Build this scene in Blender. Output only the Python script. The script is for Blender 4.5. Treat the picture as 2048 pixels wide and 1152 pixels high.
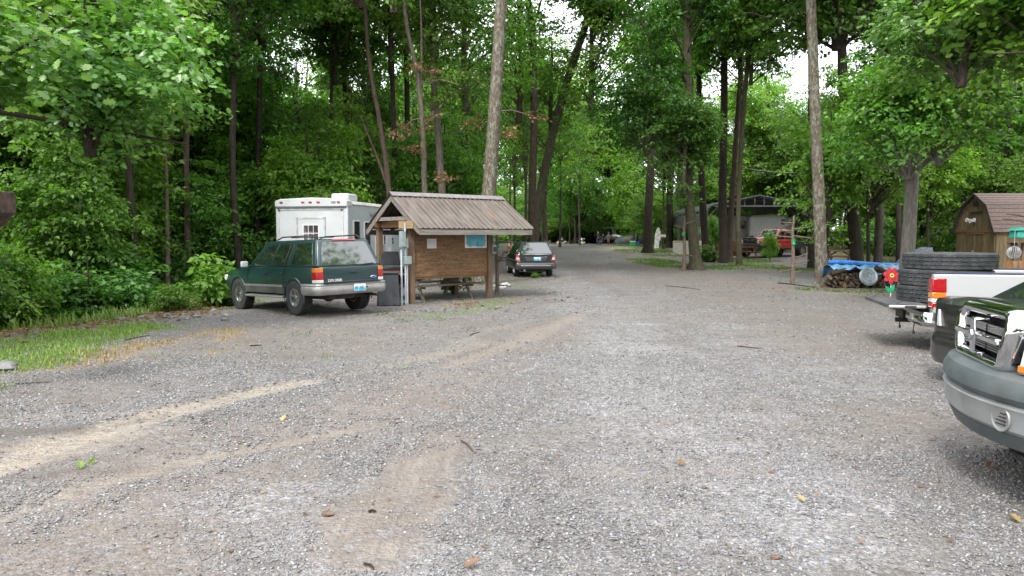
import bpy, bmesh, math, random
import numpy as np
from mathutils import Vector, Matrix, Euler

for o in list(bpy.data.objects):
    bpy.data.objects.remove(o)
SC = bpy.context.scene
COL = SC.collection
R = math.radians
PI = math.pi

# ------------------------------------------------------------------ camera
FPX, HORIZON, CAM_H = 1462.0, 472.0, 1.8
PITCH = math.atan((576 - HORIZON) / FPX)
cam_data = bpy.data.cameras.new('camera')
cam_data.sensor_width = 36.0
cam_data.lens = FPX / 2048 * 36.0
cam_data.clip_start = 0.05
cam_data.clip_end = 2000
cam = bpy.data.objects.new('camera', cam_data)
COL.objects.link(cam)
cam.location = (0, 0, CAM_H)
cam.rotation_euler = (PI / 2 - PITCH, 0, 0)
SC.camera = cam

# ------------------------------------------------------------------ sky, sun, exposure
SUN_EL, SUN_AZ = R(50), R(205)          # azimuth measured from +Y clockwise: behind and a little left
world = bpy.data.worlds.new('World')
SC.world = world
world.use_nodes = True
wn, wl = world.node_tree.nodes, world.node_tree.links
wn.clear()
w_out = wn.new('ShaderNodeOutputWorld')
w_bg = wn.new('ShaderNodeBackground')
w_sky = wn.new('ShaderNodeTexSky')
w_sky.sky_type = 'NISHITA'
w_sky.sun_disc = False
w_sky.sun_elevation = SUN_EL
w_sky.sun_rotation = SUN_AZ
w_sky.air_density = 1.0
w_sky.dust_density = 4.0
w_sky.ozone_density = 1.0
w_mix = wn.new('ShaderNodeMix')
w_mix.data_type = 'RGBA'
w_mix.inputs[0].default_value = 0.80     # an even white cloud deck over the blue
w_mix.inputs[7].default_value = (10.5, 10.7, 11.1, 1)
wl.new(w_sky.outputs[0], w_mix.inputs[6])
wl.new(w_mix.outputs[2], w_bg.inputs[0])
w_bg.inputs[1].default_value = 0.13
wl.new(w_bg.outputs[0], w_out.inputs[0])

sun_data = bpy.data.lights.new('sun', 'SUN')
sun_data.energy = 1.5
sun_data.angle = R(14)
sun_data.color = (1.0, 0.98, 0.95)
sun = bpy.data.objects.new('sun', sun_data)
COL.objects.link(sun)
_sd = Vector((math.sin(SUN_AZ) * math.cos(SUN_EL), math.cos(SUN_AZ) * math.cos(SUN_EL), math.sin(SUN_EL)))
sun.rotation_euler = _sd.to_track_quat('Z', 'Y').to_euler()
sun.location = (0, 0, 60)

SC.view_settings.view_transform = 'Standard'
SC.view_settings.look = 'None'
SC.view_settings.gamma = 1.0
SC.view_settings.use_curve_mapping = False
SC.view_settings.exposure = 1.42
SC.render.engine = 'CYCLES'
SC.cycles.use_denoising = True
SC.cycles.max_bounces = 7
SC.cycles.diffuse_bounces = 5
SC.cycles.glossy_bounces = 3
SC.cycles.transmission_bounces = 5
SC.cycles.transparent_max_bounces = 6
SC.cycles.caustics_reflective = False
SC.cycles.caustics_refractive = False

# ------------------------------------------------------------------ helpers
rnd = random.Random(7)
NP = np.random.default_rng(11)

def smoothstep(a, b, x):
    t = np.clip((x - a) / (b - a), 0, 1)
    return t * t * (3 - 2 * t)

LEFT_Y = [-40, 4, 10, 14, 16.5, 19, 22, 26, 32, 40, 60, 90, 140]
LEFT_X = [-16, -12, -10.6, -9.9, -9.2, -8.6, -9.4, -9.6, -9, -8.5, -9, -12, -14]

def gz_np(x, y):
    x = np.asarray(x, float); y = np.asarray(y, float)
    z = 0.85 * smoothstep(26, 78, y)
    z = z - 0.9 * smoothstep(92, 120, y)
    xe = np.interp(y, LEFT_Y, LEFT_X)
    z = z - np.clip((xe - x) * 0.16, 0, 2.2)
    z = z - 0.10 * smoothstep(-5.5, -8.0, x) * smoothstep(10, 17, y) * (1 - smoothstep(30, 50, y))
    z = z + 0.012 * np.sin(x * 0.9 + 1.3) * np.sin(y * 0.7)
    return z

def gz(x, y):
    return float(gz_np(x, y))

_cp, _sp = math.cos(PITCH), math.sin(PITCH)

def ray(px, py):
    u, v = (px - 1024) / FPX, -(py - 576) / FPX
    return Vector((u, _cp + v * _sp, -_sp + v * _cp))

def at(px, py, depth):
    """world point seen at a photo pixel, at the given distance along +Y"""
    d = ray(px, py)
    return Vector((0, 0, CAM_H)) + d * (depth / d.y)

def onground(px, py):
    d = ray(px, py)
    t = 1.0
    for _ in range(4000):
        p = Vector((0, 0, CAM_H)) + d * t
        if p.z <= gz(p.x, p.y) or t > 160:
            return p
        t += 0.04 if t < 30 else 0.12
    return p

def _hash(ix, iy, s):
    h = np.sin(ix * 127.1 + iy * 311.7 + s * 74.7) * 43758.5453
    return h - np.floor(h)

def vnoise(x, y, s=0):
    ix, iy = np.floor(x), np.floor(y)
    fx, fy = x - ix, y - iy
    fx = fx * fx * (3 - 2 * fx); fy = fy * fy * (3 - 2 * fy)
    a, b = _hash(ix, iy, s), _hash(ix + 1, iy, s)
    c, d = _hash(ix, iy + 1, s), _hash(ix + 1, iy + 1, s)
    return (a * (1 - fx) + b * fx) * (1 - fy) + (c * (1 - fx) + d * fx) * fy

def fbm(x, y, scale, octv=4, s=0):
    v, amp, tot = 0, 1, 0
    for i in range(octv):
        v = v + amp * vnoise(x * scale, y * scale, s + i * 13)
        tot += amp; amp *= 0.5; scale *= 2.03
    return v / tot

def tag(o, label=None, cat=None, group=None, kind=None):
    if label: o['label'] = label
    if cat: o['category'] = cat
    if group: o['group'] = group
    if kind: o['kind'] = kind
    return o

def thing(name, label, cat, loc=(0, 0, 0), rz=0.0, group=None):
    o = bpy.data.objects.new(name, None)
    o.empty_display_size = 0.2
    COL.objects.link(o)
    o.location = loc
    o.rotation_euler = (0, 0, rz)
    return tag(o, label, cat, group)

def link(name, me, mat=None, parent=None):
    o = bpy.data.objects.new(name, me)
    COL.objects.link(o)
    if mat is not None and len(me.materials) == 0:
        me.materials.append(mat)
    if parent is not None:
        o.parent = parent
    return o

def copy_tree(o, parent=None):
    c = o.copy()
    COL.objects.link(c)
    c.parent = parent
    for ch in list(o.children):
        copy_tree(ch, c)
    return c

def mesh_np(name, V, F, smooth=False, attrs=None):
    """F: (n,k) int array, all faces with k corners"""
    V = np.asarray(V, np.float32); F = np.asarray(F, np.int32)
    me = bpy.data.meshes.new(name)
    n, k = F.shape
    me.vertices.add(len(V)); me.vertices.foreach_set('co', V.ravel())
    me.loops.add(n * k); me.loops.foreach_set('vertex_index', F.ravel())
    me.polygons.add(n)
    me.polygons.foreach_set('loop_start', np.arange(0, n * k, k, dtype=np.int32))
    if smooth:
        me.polygons.foreach_set('use_smooth', np.ones(n, bool))
    for an, arr in (attrs or {}).items():
        a = me.attributes.new(an, 'FLOAT', 'POINT')
        a.data.foreach_set('value', np.asarray(arr, np.float32).ravel())
    me.update(calc_edges=True)
    return me

class MB:
    def __init__(self):
        self.v = []; self.f = []
    def add(self, vs, fs, M=None):
        b = len(self.v)
        for p in vs:
            p = Vector(p)
            self.v.append(tuple(M @ p) if M is not None else tuple(p))
        for f in fs:
            self.f.append(tuple(i + b for i in f))
        return self
    def box(self, c, s, rot=None):
        x, y, z = s[0] / 2, s[1] / 2, s[2] / 2
        vs = [(-x, -y, -z), (x, -y, -z), (x, y, -z), (-x, y, -z), (-x, -y, z), (x, -y, z), (x, y, z), (-x, y, z)]
        fs = [(0, 3, 2, 1), (4, 5, 6, 7), (0, 1, 5, 4), (1, 2, 6, 5), (2, 3, 7, 6), (3, 0, 4, 7)]
        M = Matrix.Translation(Vector(c))
        if rot is not None:
            M = M @ Euler(rot).to_matrix().to_4x4()
        return self.add(vs, fs, M)
    def hexa(self, p):
        """8 points: bottom ring ccw from above, then top ring"""
        fs = [(0, 3, 2, 1), (4, 5, 6, 7), (0, 1, 5, 4), (1, 2, 6, 5), (2, 3, 7, 6), (3, 0, 4, 7)]
        return self.add(p, fs)
    def beam(self, a, b, w, h, up=(0, 0, 1)):
        a, b = Vector(a), Vector(b)
        d = (b - a); L = d.length; d.normalize()
        s = d.cross(Vector(up))
        if s.length < 1e-4:
            s = d.cross(Vector((1, 0, 0)))
        s.normalize(); u = s.cross(d)
        M = Matrix((d, s, u)).transposed().to_4x4()
        M.translation = (a + b) / 2
        x, y, z = L / 2, w / 2, h / 2
        vs = [(-x, -y, -z), (x, -y, -z), (x, y, -z), (-x, y, -z), (-x, -y, z), (x, -y, z), (x, y, z), (-x, y, z)]
        fs = [(0, 3, 2, 1), (4, 5, 6, 7), (0, 1, 5, 4), (1, 2, 6, 5), (2, 3, 7, 6), (3, 0, 4, 7)]
        return self.add(vs, fs, M)
    def tube(self, pts, rad, n=8, caps=True):
        pts = [Vector(p) for p in pts]
        if not hasattr(rad, '__len__'):
            rad = [rad] * len(pts)
        b = len(self.v)
        ref = None
        for i, p in enumerate(pts):
            d = (pts[min(i + 1, len(pts) - 1)] - pts[max(i - 1, 0)])
            d.normalize()
            if ref is None:
                ref = Vector((0, 0, 1)) if abs(d.z) < 0.9 else Vector((1, 0, 0))
            s = ref.cross(d)
            if s.length < 1e-5:
                s = Vector((0, 1, 0)).cross(d)
            s.normalize(); t = d.cross(s); ref = t
            ref = d.cross(s)
            for k in range(n):
                a = 2 * PI * k / n
                self.v.append(tuple(p + (s * math.cos(a) + t * math.sin(a)) * rad[i]))
            ref = t
        for i in range(len(pts) - 1):
            for k in range(n):
                k2 = (k + 1) % n
                self.f.append((b + i * n + k, b + i * n + k2, b + (i + 1) * n + k2, b + (i + 1) * n + k))
        if caps:
            self.f.append(tuple(b + k for k in range(n))[::-1])
            e = b + (len(pts) - 1) * n
            self.f.append(tuple(e + k for k in range(n)))
        return self
    def lathe(self, prof, n=24, c=(0, 0, 0), axis='z', close=False):
        """prof: list of (radius, height)"""
        vs, fs = [], []
        m = len(prof)
        for k in range(n):
            a = 2 * PI * k / n
            for r, h in prof:
                x, y = r * math.cos(a), r * math.sin(a)
                p = {'z': (x, y, h), 'y': (x, h, y), 'x': (h, x, y)}[axis]
                vs.append((p[0] + c[0], p[1] + c[1], p[2] + c[2]))
        for k in range(n):
            k2 = (k + 1) % n
            for i in range(m - 1 + (1 if close else 0)):
                j = (i + 1) % m
                fs.append((k * m + i, k2 * m + i, k2 * m + j, k * m + j))
        if not close:
            if prof[0][0] > 1e-6: fs.append(tuple(k * m for k in range(n))[::-1])
            if prof[-1][0] > 1e-6: fs.append(tuple(k * m + m - 1 for k in range(n)))
        return self.add(vs, fs)
    def prism(self, poly, d0, d1, plane='xz'):
        """poly 2D extruded from d0 to d1 along the third axis"""
        n = len(poly)
        def P(a, b, d):
            return {'xz': (a, d, b), 'yz': (d, a, b), 'xy': (a, b, d)}[plane]
        vs = [P(a, b, d0) for a, b in poly] + [P(a, b, d1) for a, b in poly]
        fs = [tuple(range(n))[::-1], tuple(range(n, 2 * n))]
        for i in range(n):
            j = (i + 1) % n
            fs.append((i, j, n + j, n + i))
        return self.add(vs, fs)
    def sphere(self, c, r, nu=14, nv=8):
        if not hasattr(r, '__len__'): r = (r, r, r)
        vs, fs = [], []
        for j in range(nv + 1):
            t = PI * j / nv
            for i in range(nu):
                a = 2 * PI * i / nu
                vs.append((c[0] + r[0] * math.sin(t) * math.cos(a), c[1] + r[1] * math.sin(t) * math.sin(a), c[2] + r[2] * math.cos(t)))
        for j in range(nv):
            for i in range(nu):
                i2 = (i + 1) % nu
                fs.append((j * nu + i, (j + 1) * nu + i, (j + 1) * nu + i2, j * nu + i2))
        return self.add(vs, fs)
    def torus(self, c, R0, r, n=24, m=8, axis='z'):
        prof = [(R0 + r * math.cos(2 * PI * i / m), r * math.sin(2 * PI * i / m)) for i in range(m)]
        return self.lathe(prof, n, c, axis, close=True)
    def panel(self, q, poly, off=0.004, th=0.008):
        """polygon (u,v in 0..1) on the bilinear face q = bl, br, tr, tl (ccw from outside), pushed outward"""
        q = [Vector(p) for p in q]
        nrm = (q[1] - q[0]).cross(q[3] - q[0]).normalized()
        def P(u, v):
            return (q[0] * (1 - u) + q[1] * u) * (1 - v) + (q[3] * (1 - u) + q[2] * u) * v
        top = [P(u, v) + nrm * off for u, v in poly]
        bot = [p - nrm * th for p in top]
        n = len(poly)
        fs = [tuple(range(n)), tuple(range(n, 2 * n))[::-1]]
        for i in range(n):
            j = (i + 1) % n
            fs.append((j, i, n + i, n + j))
        return self.add(top + bot, fs)
    def sweep(self, prof, path, closed_prof=True):
        """prof: (outward, z); path: list of (x, y); outward is to the right of travel"""
        m = len(prof)
        b = len(self.v)
        P = [Vector((p[0], p[1])) for p in path]
        for i, p in enumerate(P):
            d = (P[min(i + 1, len(P) - 1)] - P[max(i - 1, 0)]).normalized()
            nr = Vector((d.y, -d.x))
            for o, z in prof:
                self.v.append((p.x + nr.x * o, p.y + nr.y * o, z))
        for i in range(len(P) - 1):
            for k in range(m if closed_prof else m - 1):
                k2 = (k + 1) % m
                self.f.append((b + i * m + k, b + i * m + k2, b + (i + 1) * m + k2, b + (i + 1) * m + k))
        if closed_prof:
            self.f.append(tuple(b + k for k in range(m))[::-1])
            e = b + (len(P) - 1) * m
            self.f.append(tuple(e + k for k in range(m)))
        return self
    def mesh(self, name, smooth=None):
        me = bpy.data.meshes.new(name)
        me.from_pydata(self.v, [], self.f)
        me.update()
        bm = bmesh.new(); bm.from_mesh(me)
        bmesh.ops.recalc_face_normals(bm, faces=bm.faces)
        if smooth is not None:
            ang = R(smooth)
            for f in bm.faces: f.smooth = True
            for e in bm.edges:
                if len(e.link_faces) == 2:
                    e.smooth = e.calc_face_angle(0) < ang
        bm.to_mesh(me); bm.free()
        return me
    def build(self, name, mat, parent=None, smooth=None, bevel=0, seg=2):
        me = self.mesh(name, smooth if smooth is not None else (30 if bevel else None))
        o = link(name, me, mat, parent)
        if bevel:
            m = o.modifiers.new('bevel', 'BEVEL')
            m.width = bevel; m.segments = seg; m.limit_method = 'ANGLE'; m.angle_limit = R(28)
            m.harden_normals = False
        return o

def cut(o, cutters):
    """boolean difference of object o with solid MB cutters; returns o with a new mesh"""
    dg = None
    tmp = []
    for cmb in cutters:
        t = link('cutter', cmb.mesh('cutter'))
        tmp.append(t)
        m = o.modifiers.new('cut', 'BOOLEAN')
        m.operation = 'DIFFERENCE'; m.object = t; m.solver = 'EXACT'
    bpy.context.view_layer.update()
    dg = bpy.context.evaluated_depsgraph_get()
    me = bpy.data.meshes.new_from_object(o.evaluated_get(dg))
    o.modifiers.clear()
    o.data = me
    for t in tmp:
        d = t.data; bpy.data.objects.remove(t); bpy.data.meshes.remove(d)
    return o

def text_part(s, size, mat, parent, M, name='lettering', th=0.002, align='CENTER', shear=0.0, name_bold=0.0):
    cu = bpy.data.curves.new('txt', 'FONT')
    cu.body = s; cu.size = size; cu.extrude = th; cu.align_x = align; cu.align_y = 'CENTER'; cu.shear = shear
    cu.offset = name_bold; cu.resolution_u = 2
    t = bpy.data.objects.new('txt', cu); COL.objects.link(t)
    bpy.context.view_layer.update()
    me = bpy.data.meshes.new_from_object(t.evaluated_get(bpy.context.evaluated_depsgraph_get()))
    bpy.data.objects.remove(t); bpy.data.curves.remove(cu)
    me.materials.clear()
    me.transform(M)
    return link(name, me, mat, parent)

def frame(origin, xdir, ydir):
    """matrix whose x axis is the reading direction and y axis is up on the face"""
    x = Vector(xdir).normalized(); y = Vector(ydir).normalized(); z = x.cross(y)
    M = Matrix((x, y, z)).transposed().to_4x4()
    M.translation = Vector(origin)
    return M
# ------------------------------------------------------------------ materials
MATS = {}

def new_mat(name):
    m = bpy.data.materials.new(name)
    m.use_nodes = True
    n, l = m.node_tree.nodes, m.node_tree.links
    return m, n, l, n['Principled BSDF']

def mat(name, color, rough=0.6, metal=0.0, var=0.12, vscale=6.0, bump=0.0, bscale=40.0, coat=0.0,
        dirt=None, dirt_amt=0.35, dscale=2.5, stretch=(1, 1, 1), objvar=0.0, spec=0.5, trans=0.0):
    if name in MATS: return MATS[name]
    m, n, l, b = new_mat(name)
    tc = n.new('ShaderNodeTexCoord')
    mp = n.new('ShaderNodeMapping'); mp.inputs['Scale'].default_value = stretch
    l.new(tc.outputs['Object'], mp.inputs[0])
    nz = n.new('ShaderNodeTexNoise'); nz.inputs['Scale'].default_value = vscale; nz.inputs['Detail'].default_value = 6
    l.new(mp.outputs[0], nz.inputs[0])
    rp = n.new('ShaderNodeValToRGB')
    lo = tuple(max(0, c * (1 - var * 1.6)) for c in color) + (1,)
    hi = tuple(min(1, c * (1 + var * 1.6)) for c in color) + (1,)
    rp.color_ramp.elements[0].position = 0.3; rp.color_ramp.elements[0].color = lo
    rp.color_ramp.elements[1].position = 0.7; rp.color_ramp.elements[1].color = hi
    l.new(nz.outputs[0], rp.inputs[0])
    colout = rp.outputs[0]
    if dirt is not None:
        n2 = n.new('ShaderNodeTexNoise'); n2.inputs['Scale'].default_value = dscale; n2.inputs['Detail'].default_value = 8
        n2.inputs['Roughness'].default_value = 0.65
        l.new(mp.outputs[0], n2.inputs[0])
        r2 = n.new('ShaderNodeValToRGB')
        r2.color_ramp.elements[0].position = 0.45; r2.color_ramp.elements[0].color = (0, 0, 0, 1)
        r2.color_ramp.elements[1].position = 0.75; r2.color_ramp.elements[1].color = (dirt_amt, dirt_amt, dirt_amt, 1)
        l.new(n2.outputs[0], r2.inputs[0])
        mx = n.new('ShaderNodeMix'); mx.data_type = 'RGBA'
        l.new(r2.outputs[0], mx.inputs[0]); l.new(colout, mx.inputs[6]); mx.inputs[7].default_value = tuple(dirt) + (1,)
        colout = mx.outputs[2]
        mr = n.new('ShaderNodeMath'); mr.operation = 'MULTIPLY_ADD'; mr.inputs[1].default_value = 0.5; mr.inputs[2].default_value = rough
        l.new(r2.outputs[0], mr.inputs[0]); l.new(mr.outputs[0], b.inputs['Roughness'])
    else:
        b.inputs['Roughness'].default_value = rough
    if objvar:
        oi = n.new('ShaderNodeObjectInfo')
        hs = n.new('ShaderNodeHueSaturation')
        mm = n.new('ShaderNodeMath'); mm.operation = 'MULTIPLY_ADD'; mm.inputs[1].default_value = 2 * objvar; mm.inputs[2].default_value = 1 - objvar
        l.new(oi.outputs['Random'], mm.inputs[0]); l.new(mm.outputs[0], hs.inputs['Value']); l.new(colout, hs.inputs['Color'])
        colout = hs.outputs[0]
    l.new(colout, b.inputs['Base Color'])
    b.inputs['Metallic'].default_value = metal
    b.inputs['Specular IOR Level'].default_value = spec
    if coat:
        b.inputs['Coat Weight'].default_value = coat; b.inputs['Coat Roughness'].default_value = 0.04
    if bump:
        bz = n.new('ShaderNodeTexNoise'); bz.inputs['Scale'].default_value = bscale; bz.inputs['Detail'].default_value = 5
        l.new(mp.outputs[0], bz.inputs[0])
        bp = n.new('ShaderNodeBump'); bp.inputs['Strength'].default_value = bump; bp.inputs['Distance'].default_value = 0.02
        l.new(bz.outputs[0], bp.inputs['Height']); l.new(bp.outputs[0], b.inputs['Normal'])
    MATS[name] = m
    return m

def paint(name, color, dusty=0.25, rough=0.28, metal=0.0):
    """car paint: clear coat, with dust thicker low on the body"""
    if name in MATS: return MATS[name]
    m, n, l, b = new_mat(name)
    tc = n.new('ShaderNodeTexCoord')
    sx = n.new('ShaderNodeSeparateXYZ'); l.new(tc.outputs['Object'], sx.inputs[0])
    nz = n.new('ShaderNodeTexNoise'); nz.inputs['Scale'].default_value = 3.5; nz.inputs['Detail'].default_value = 8; nz.inputs['Roughness'].default_value = .7
    l.new(tc.outputs['Object'], nz.inputs[0])
    mr = n.new('ShaderNodeMapRange'); mr.inputs[1].default_value = 1.0; mr.inputs[2].default_value = 0.35; mr.inputs[3].default_value = 0.10; mr.inputs[4].default_value = 1.0
    l.new(sx.outputs[2], mr.inputs[0])
    mu = n.new('ShaderNodeMath'); mu.operation = 'MULTIPLY'; l.new(mr.outputs[0], mu.inputs[0]); l.new(nz.outputs[0], mu.inputs[1])
    m2 = n.new('ShaderNodeMath'); m2.operation = 'MULTIPLY'; m2.inputs[1].default_value = dusty * 1.6; m2.use_clamp = True; l.new(mu.outputs[0], m2.inputs[0])
    mx = n.new('ShaderNodeMix'); mx.data_type = 'RGBA'; l.new(m2.outputs[0], mx.inputs[0])
    mx.inputs[6].default_value = tuple(color) + (1,); mx.inputs[7].default_value = (.23, .20, .165, 1)
    l.new(mx.outputs[2], b.inputs['Base Color'])
    ro = n.new('ShaderNodeMath'); ro.operation = 'MULTIPLY_ADD'; ro.inputs[1].default_value = .6; ro.inputs[2].default_value = rough
    l.new(m2.outputs[0], ro.inputs[0]); l.new(ro.outputs[0], b.inputs['Roughness'])
    b.inputs['Metallic'].default_value = metal
    b.inputs['Coat Weight'].default_value = 0.7; b.inputs['Coat Roughness'].default_value = 0.06
    MATS[name] = m
    return m

def glass(name='glass', tint=(.012, .018, .016)):
    if name in MATS: return MATS[name]
    m, n, l, b = new_mat(name)
    b.inputs['Base Color'].default_value = tuple(tint) + (1,)
    b.inputs['Specular IOR Level'].default_value = 0.9
    tc = n.new('ShaderNodeTexCoord')
    nz = n.new('ShaderNodeTexNoise'); nz.inputs['Scale'].default_value = 5; nz.inputs['Detail'].default_value = 6
    l.new(tc.outputs['Object'], nz.inputs[0])
    mr = n.new('ShaderNodeMapRange'); mr.inputs[3].default_value = 0.01; mr.inputs[4].default_value = 0.07
    l.new(nz.outputs[0], mr.inputs[0]); l.new(mr.outputs[0], b.inputs['Roughness'])
    b.inputs['IOR'].default_value = 1.8
    MATS[name] = m
    return m

def wood(name, color, dark, rough=0.8, scale=1.0, axis='x', objvar=0.12, ring=14):
    if name in MATS: return MATS[name]
    m, n, l, b = new_mat(name)
    tc = n.new('ShaderNodeTexCoord')
    mp = n.new('ShaderNodeMapping')
    s = {'x': (0.6, 6, 6), 'y': (6, 0.6, 6), 'z': (6, 6, 0.6)}[axis]
    mp.inputs['Scale'].default_value = tuple(k * scale for k in s)
    l.new(tc.outputs['Object'], mp.inputs[0])
    oi = n.new('ShaderNodeObjectInfo')
    l.new(oi.outputs['Random'], mp.inputs['Location'])
    nz = n.new('ShaderNodeTexNoise'); nz.inputs['Scale'].default_value = 3.0; nz.inputs['Detail'].default_value = 9; nz.inputs['Roughness'].default_value = .7
    nz.inputs['Distortion'].default_value = 0.6
    l.new(mp.outputs[0], nz.inputs[0])
    rp = n.new('ShaderNodeValToRGB')
    rp.color_ramp.elements[0].position = .32; rp.color_ramp.elements[0].color = tuple(dark) + (1,)
    rp.color_ramp.elements[1].position = .66; rp.color_ramp.elements[1].color = tuple(color) + (1,)
    l.new(nz.outputs[0], rp.inputs[0])
    hs = n.new('ShaderNodeHueSaturation')
    mm = n.new('ShaderNodeMath'); mm.operation = 'MULTIPLY_ADD'; mm.inputs[1].default_value = 2 * objvar; mm.inputs[2].default_value = 1 - objvar
    l.new(oi.outputs['Random'], mm.inputs[0]); l.new(mm.outputs[0], hs.inputs['Value']); l.new(rp.outputs[0], hs.inputs['Color'])
    l.new(hs.outputs[0], b.inputs['Base Color'])
    b.inputs['Roughness'].default_value = rough
    b.inputs['Specular IOR Level'].default_value = 0.25
    bp = n.new('ShaderNodeBump'); bp.inputs['Strength'].default_value = .5; bp.inputs['Distance'].default_value = .008
    l.new(nz.outputs[0], bp.inputs['Height']); l.new(bp.outputs[0], b.inputs['Normal'])
    MATS[name] = m
    return m

def plywood(name='plywood'):
    """rotary-cut plywood: wavy nested grain loops"""
    m, n, l, b = new_mat(name)
    tc = n.new('ShaderNodeTexCoord')
    mp = n.new('ShaderNodeMapping'); mp.inputs['Scale'].default_value = (0.42, 1, 1.7)
    l.new(tc.outputs['Object'], mp.inputs[0])
    nz = n.new('ShaderNodeTexNoise'); nz.inputs['Scale'].default_value = 1.7; nz.inputs['Detail'].default_value = 3; nz.inputs['Roughness'].default_value = .5
    l.new(mp.outputs[0], nz.inputs[0])
    mu = n.new('ShaderNodeMath'); mu.operation = 'MULTIPLY'; mu.inputs[1].default_value = 130
    l.new(nz.outputs[0], mu.inputs[0])
    sn = n.new('ShaderNodeMath'); sn.operation = 'SINE'; l.new(mu.outputs[0], sn.inputs[0])
    n2 = n.new('ShaderNodeTexNoise'); n2.inputs['Scale'].default_value = 5; n2.inputs['Detail'].default_value = 8
    mp2 = n.new('ShaderNodeMapping'); mp2.inputs['Scale'].default_value = (.5, 1, 5); l.new(tc.outputs['Object'], mp2.inputs[0]); l.new(mp2.outputs[0], n2.inputs[0])
    ad = n.new('ShaderNodeMath'); ad.operation = 'MULTIPLY_ADD'; ad.inputs[1].default_value = .13; l.new(sn.outputs[0], ad.inputs[0]); l.new(n2.outputs[0], ad.inputs[2])
    rp = n.new('ShaderNodeValToRGB')
    rp.color_ramp.elements[0].position = .26; rp.color_ramp.elements[0].color = (.085, .044, .019, 1)
    rp.color_ramp.elements[1].position = .72; rp.color_ramp.elements[1].color = (.20, .11, .048, 1)
    l.new(ad.outputs[0], rp.inputs[0])
    l.new(rp.outputs[0], b.inputs['Base Color'])
    b.inputs['Roughness'].default_value = .75
    bp = n.new('ShaderNodeBump'); bp.inputs['Strength'].default_value = .25; bp.inputs['Distance'].default_value = .01
    l.new(ad.outputs[0], bp.inputs['Height']); l.new(bp.outputs[0], b.inputs['Normal'])
    MATS[name] = m
    return m

def bark(name, c1, c2, c3, lichen=0.35, scale=1.0):
    m, n, l, b = new_mat(name)
    tc = n.new('ShaderNodeTexCoord')
    oi = n.new('ShaderNodeObjectInfo')
    mp = n.new('ShaderNodeMapping'); mp.inputs['Scale'].default_value = (7 * scale, 7 * scale, 1.5 * scale)
    l.new(tc.outputs['Object'], mp.inputs[0])
    cx = n.new('ShaderNodeMath'); cx.operation = 'MULTIPLY'; cx.inputs[1].default_value = 37; l.new(oi.outputs['Random'], cx.inputs[0])
    l.new(cx.outputs[0], mp.inputs['Location'])
    nz = n.new('ShaderNodeTexNoise'); nz.inputs['Scale'].default_value = 2.4; nz.inputs['Detail'].default_value = 10; nz.inputs['Roughness'].default_value = .75
    l.new(mp.outputs[0], nz.inputs[0])
    rp = n.new('ShaderNodeValToRGB')
    rp.color_ramp.elements[0].position = .34; rp.color_ramp.elements[0].color = tuple(c1) + (1,)
    rp.color_ramp.elements[1].position = .64; rp.color_ramp.elements[1].color = tuple(c2) + (1,)
    l.new(nz.outputs[0], rp.inputs[0])
    n2 = n.new('ShaderNodeTexNoise'); n2.inputs['Scale'].default_value = 11; n2.inputs['Detail'].default_value = 9; n2.inputs['Roughness'].default_value = .75
    m3 = n.new('ShaderNodeMapping'); m3.inputs['Scale'].default_value = (1, 1, .5); l.new(tc.outputs['Object'], m3.inputs[0]); l.new(cx.outputs[0], m3.inputs['Location'])
    l.new(m3.outputs[0], n2.inputs[0])
    r2 = n.new('ShaderNodeValToRGB')
    r2.color_ramp.elements[0].position = .72 - lichen * .5; r2.color_ramp.elements[0].color = (0, 0, 0, 1)
    r2.color_ramp.elements[1].position = .80 - lichen * .5; r2.color_ramp.elements[1].color = (.85, .85, .85, 1)
    l.new(n2.outputs[0], r2.inputs[0])
    mx = n.new('ShaderNodeMix'); mx.data_type = 'RGBA'; l.new(r2.outputs[0], mx.inputs[0]); l.new(rp.outputs[0], mx.inputs[6]); mx.inputs[7].default_value = tuple(c3) + (1,)
    l.new(mx.outputs[2], b.inputs['Base Color'])
    b.inputs['Roughness'].default_value = .9; b.inputs['Specular IOR Level'].default_value = .15
    bp = n.new('ShaderNodeBump'); bp.inputs['Strength'].default_value = .9; bp.inputs['Distance'].default_value = .03
    l.new(nz.outputs[0], bp.inputs['Height']); l.new(bp.outputs[0], b.inputs['Normal'])
    MATS[name] = m
    return m

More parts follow.
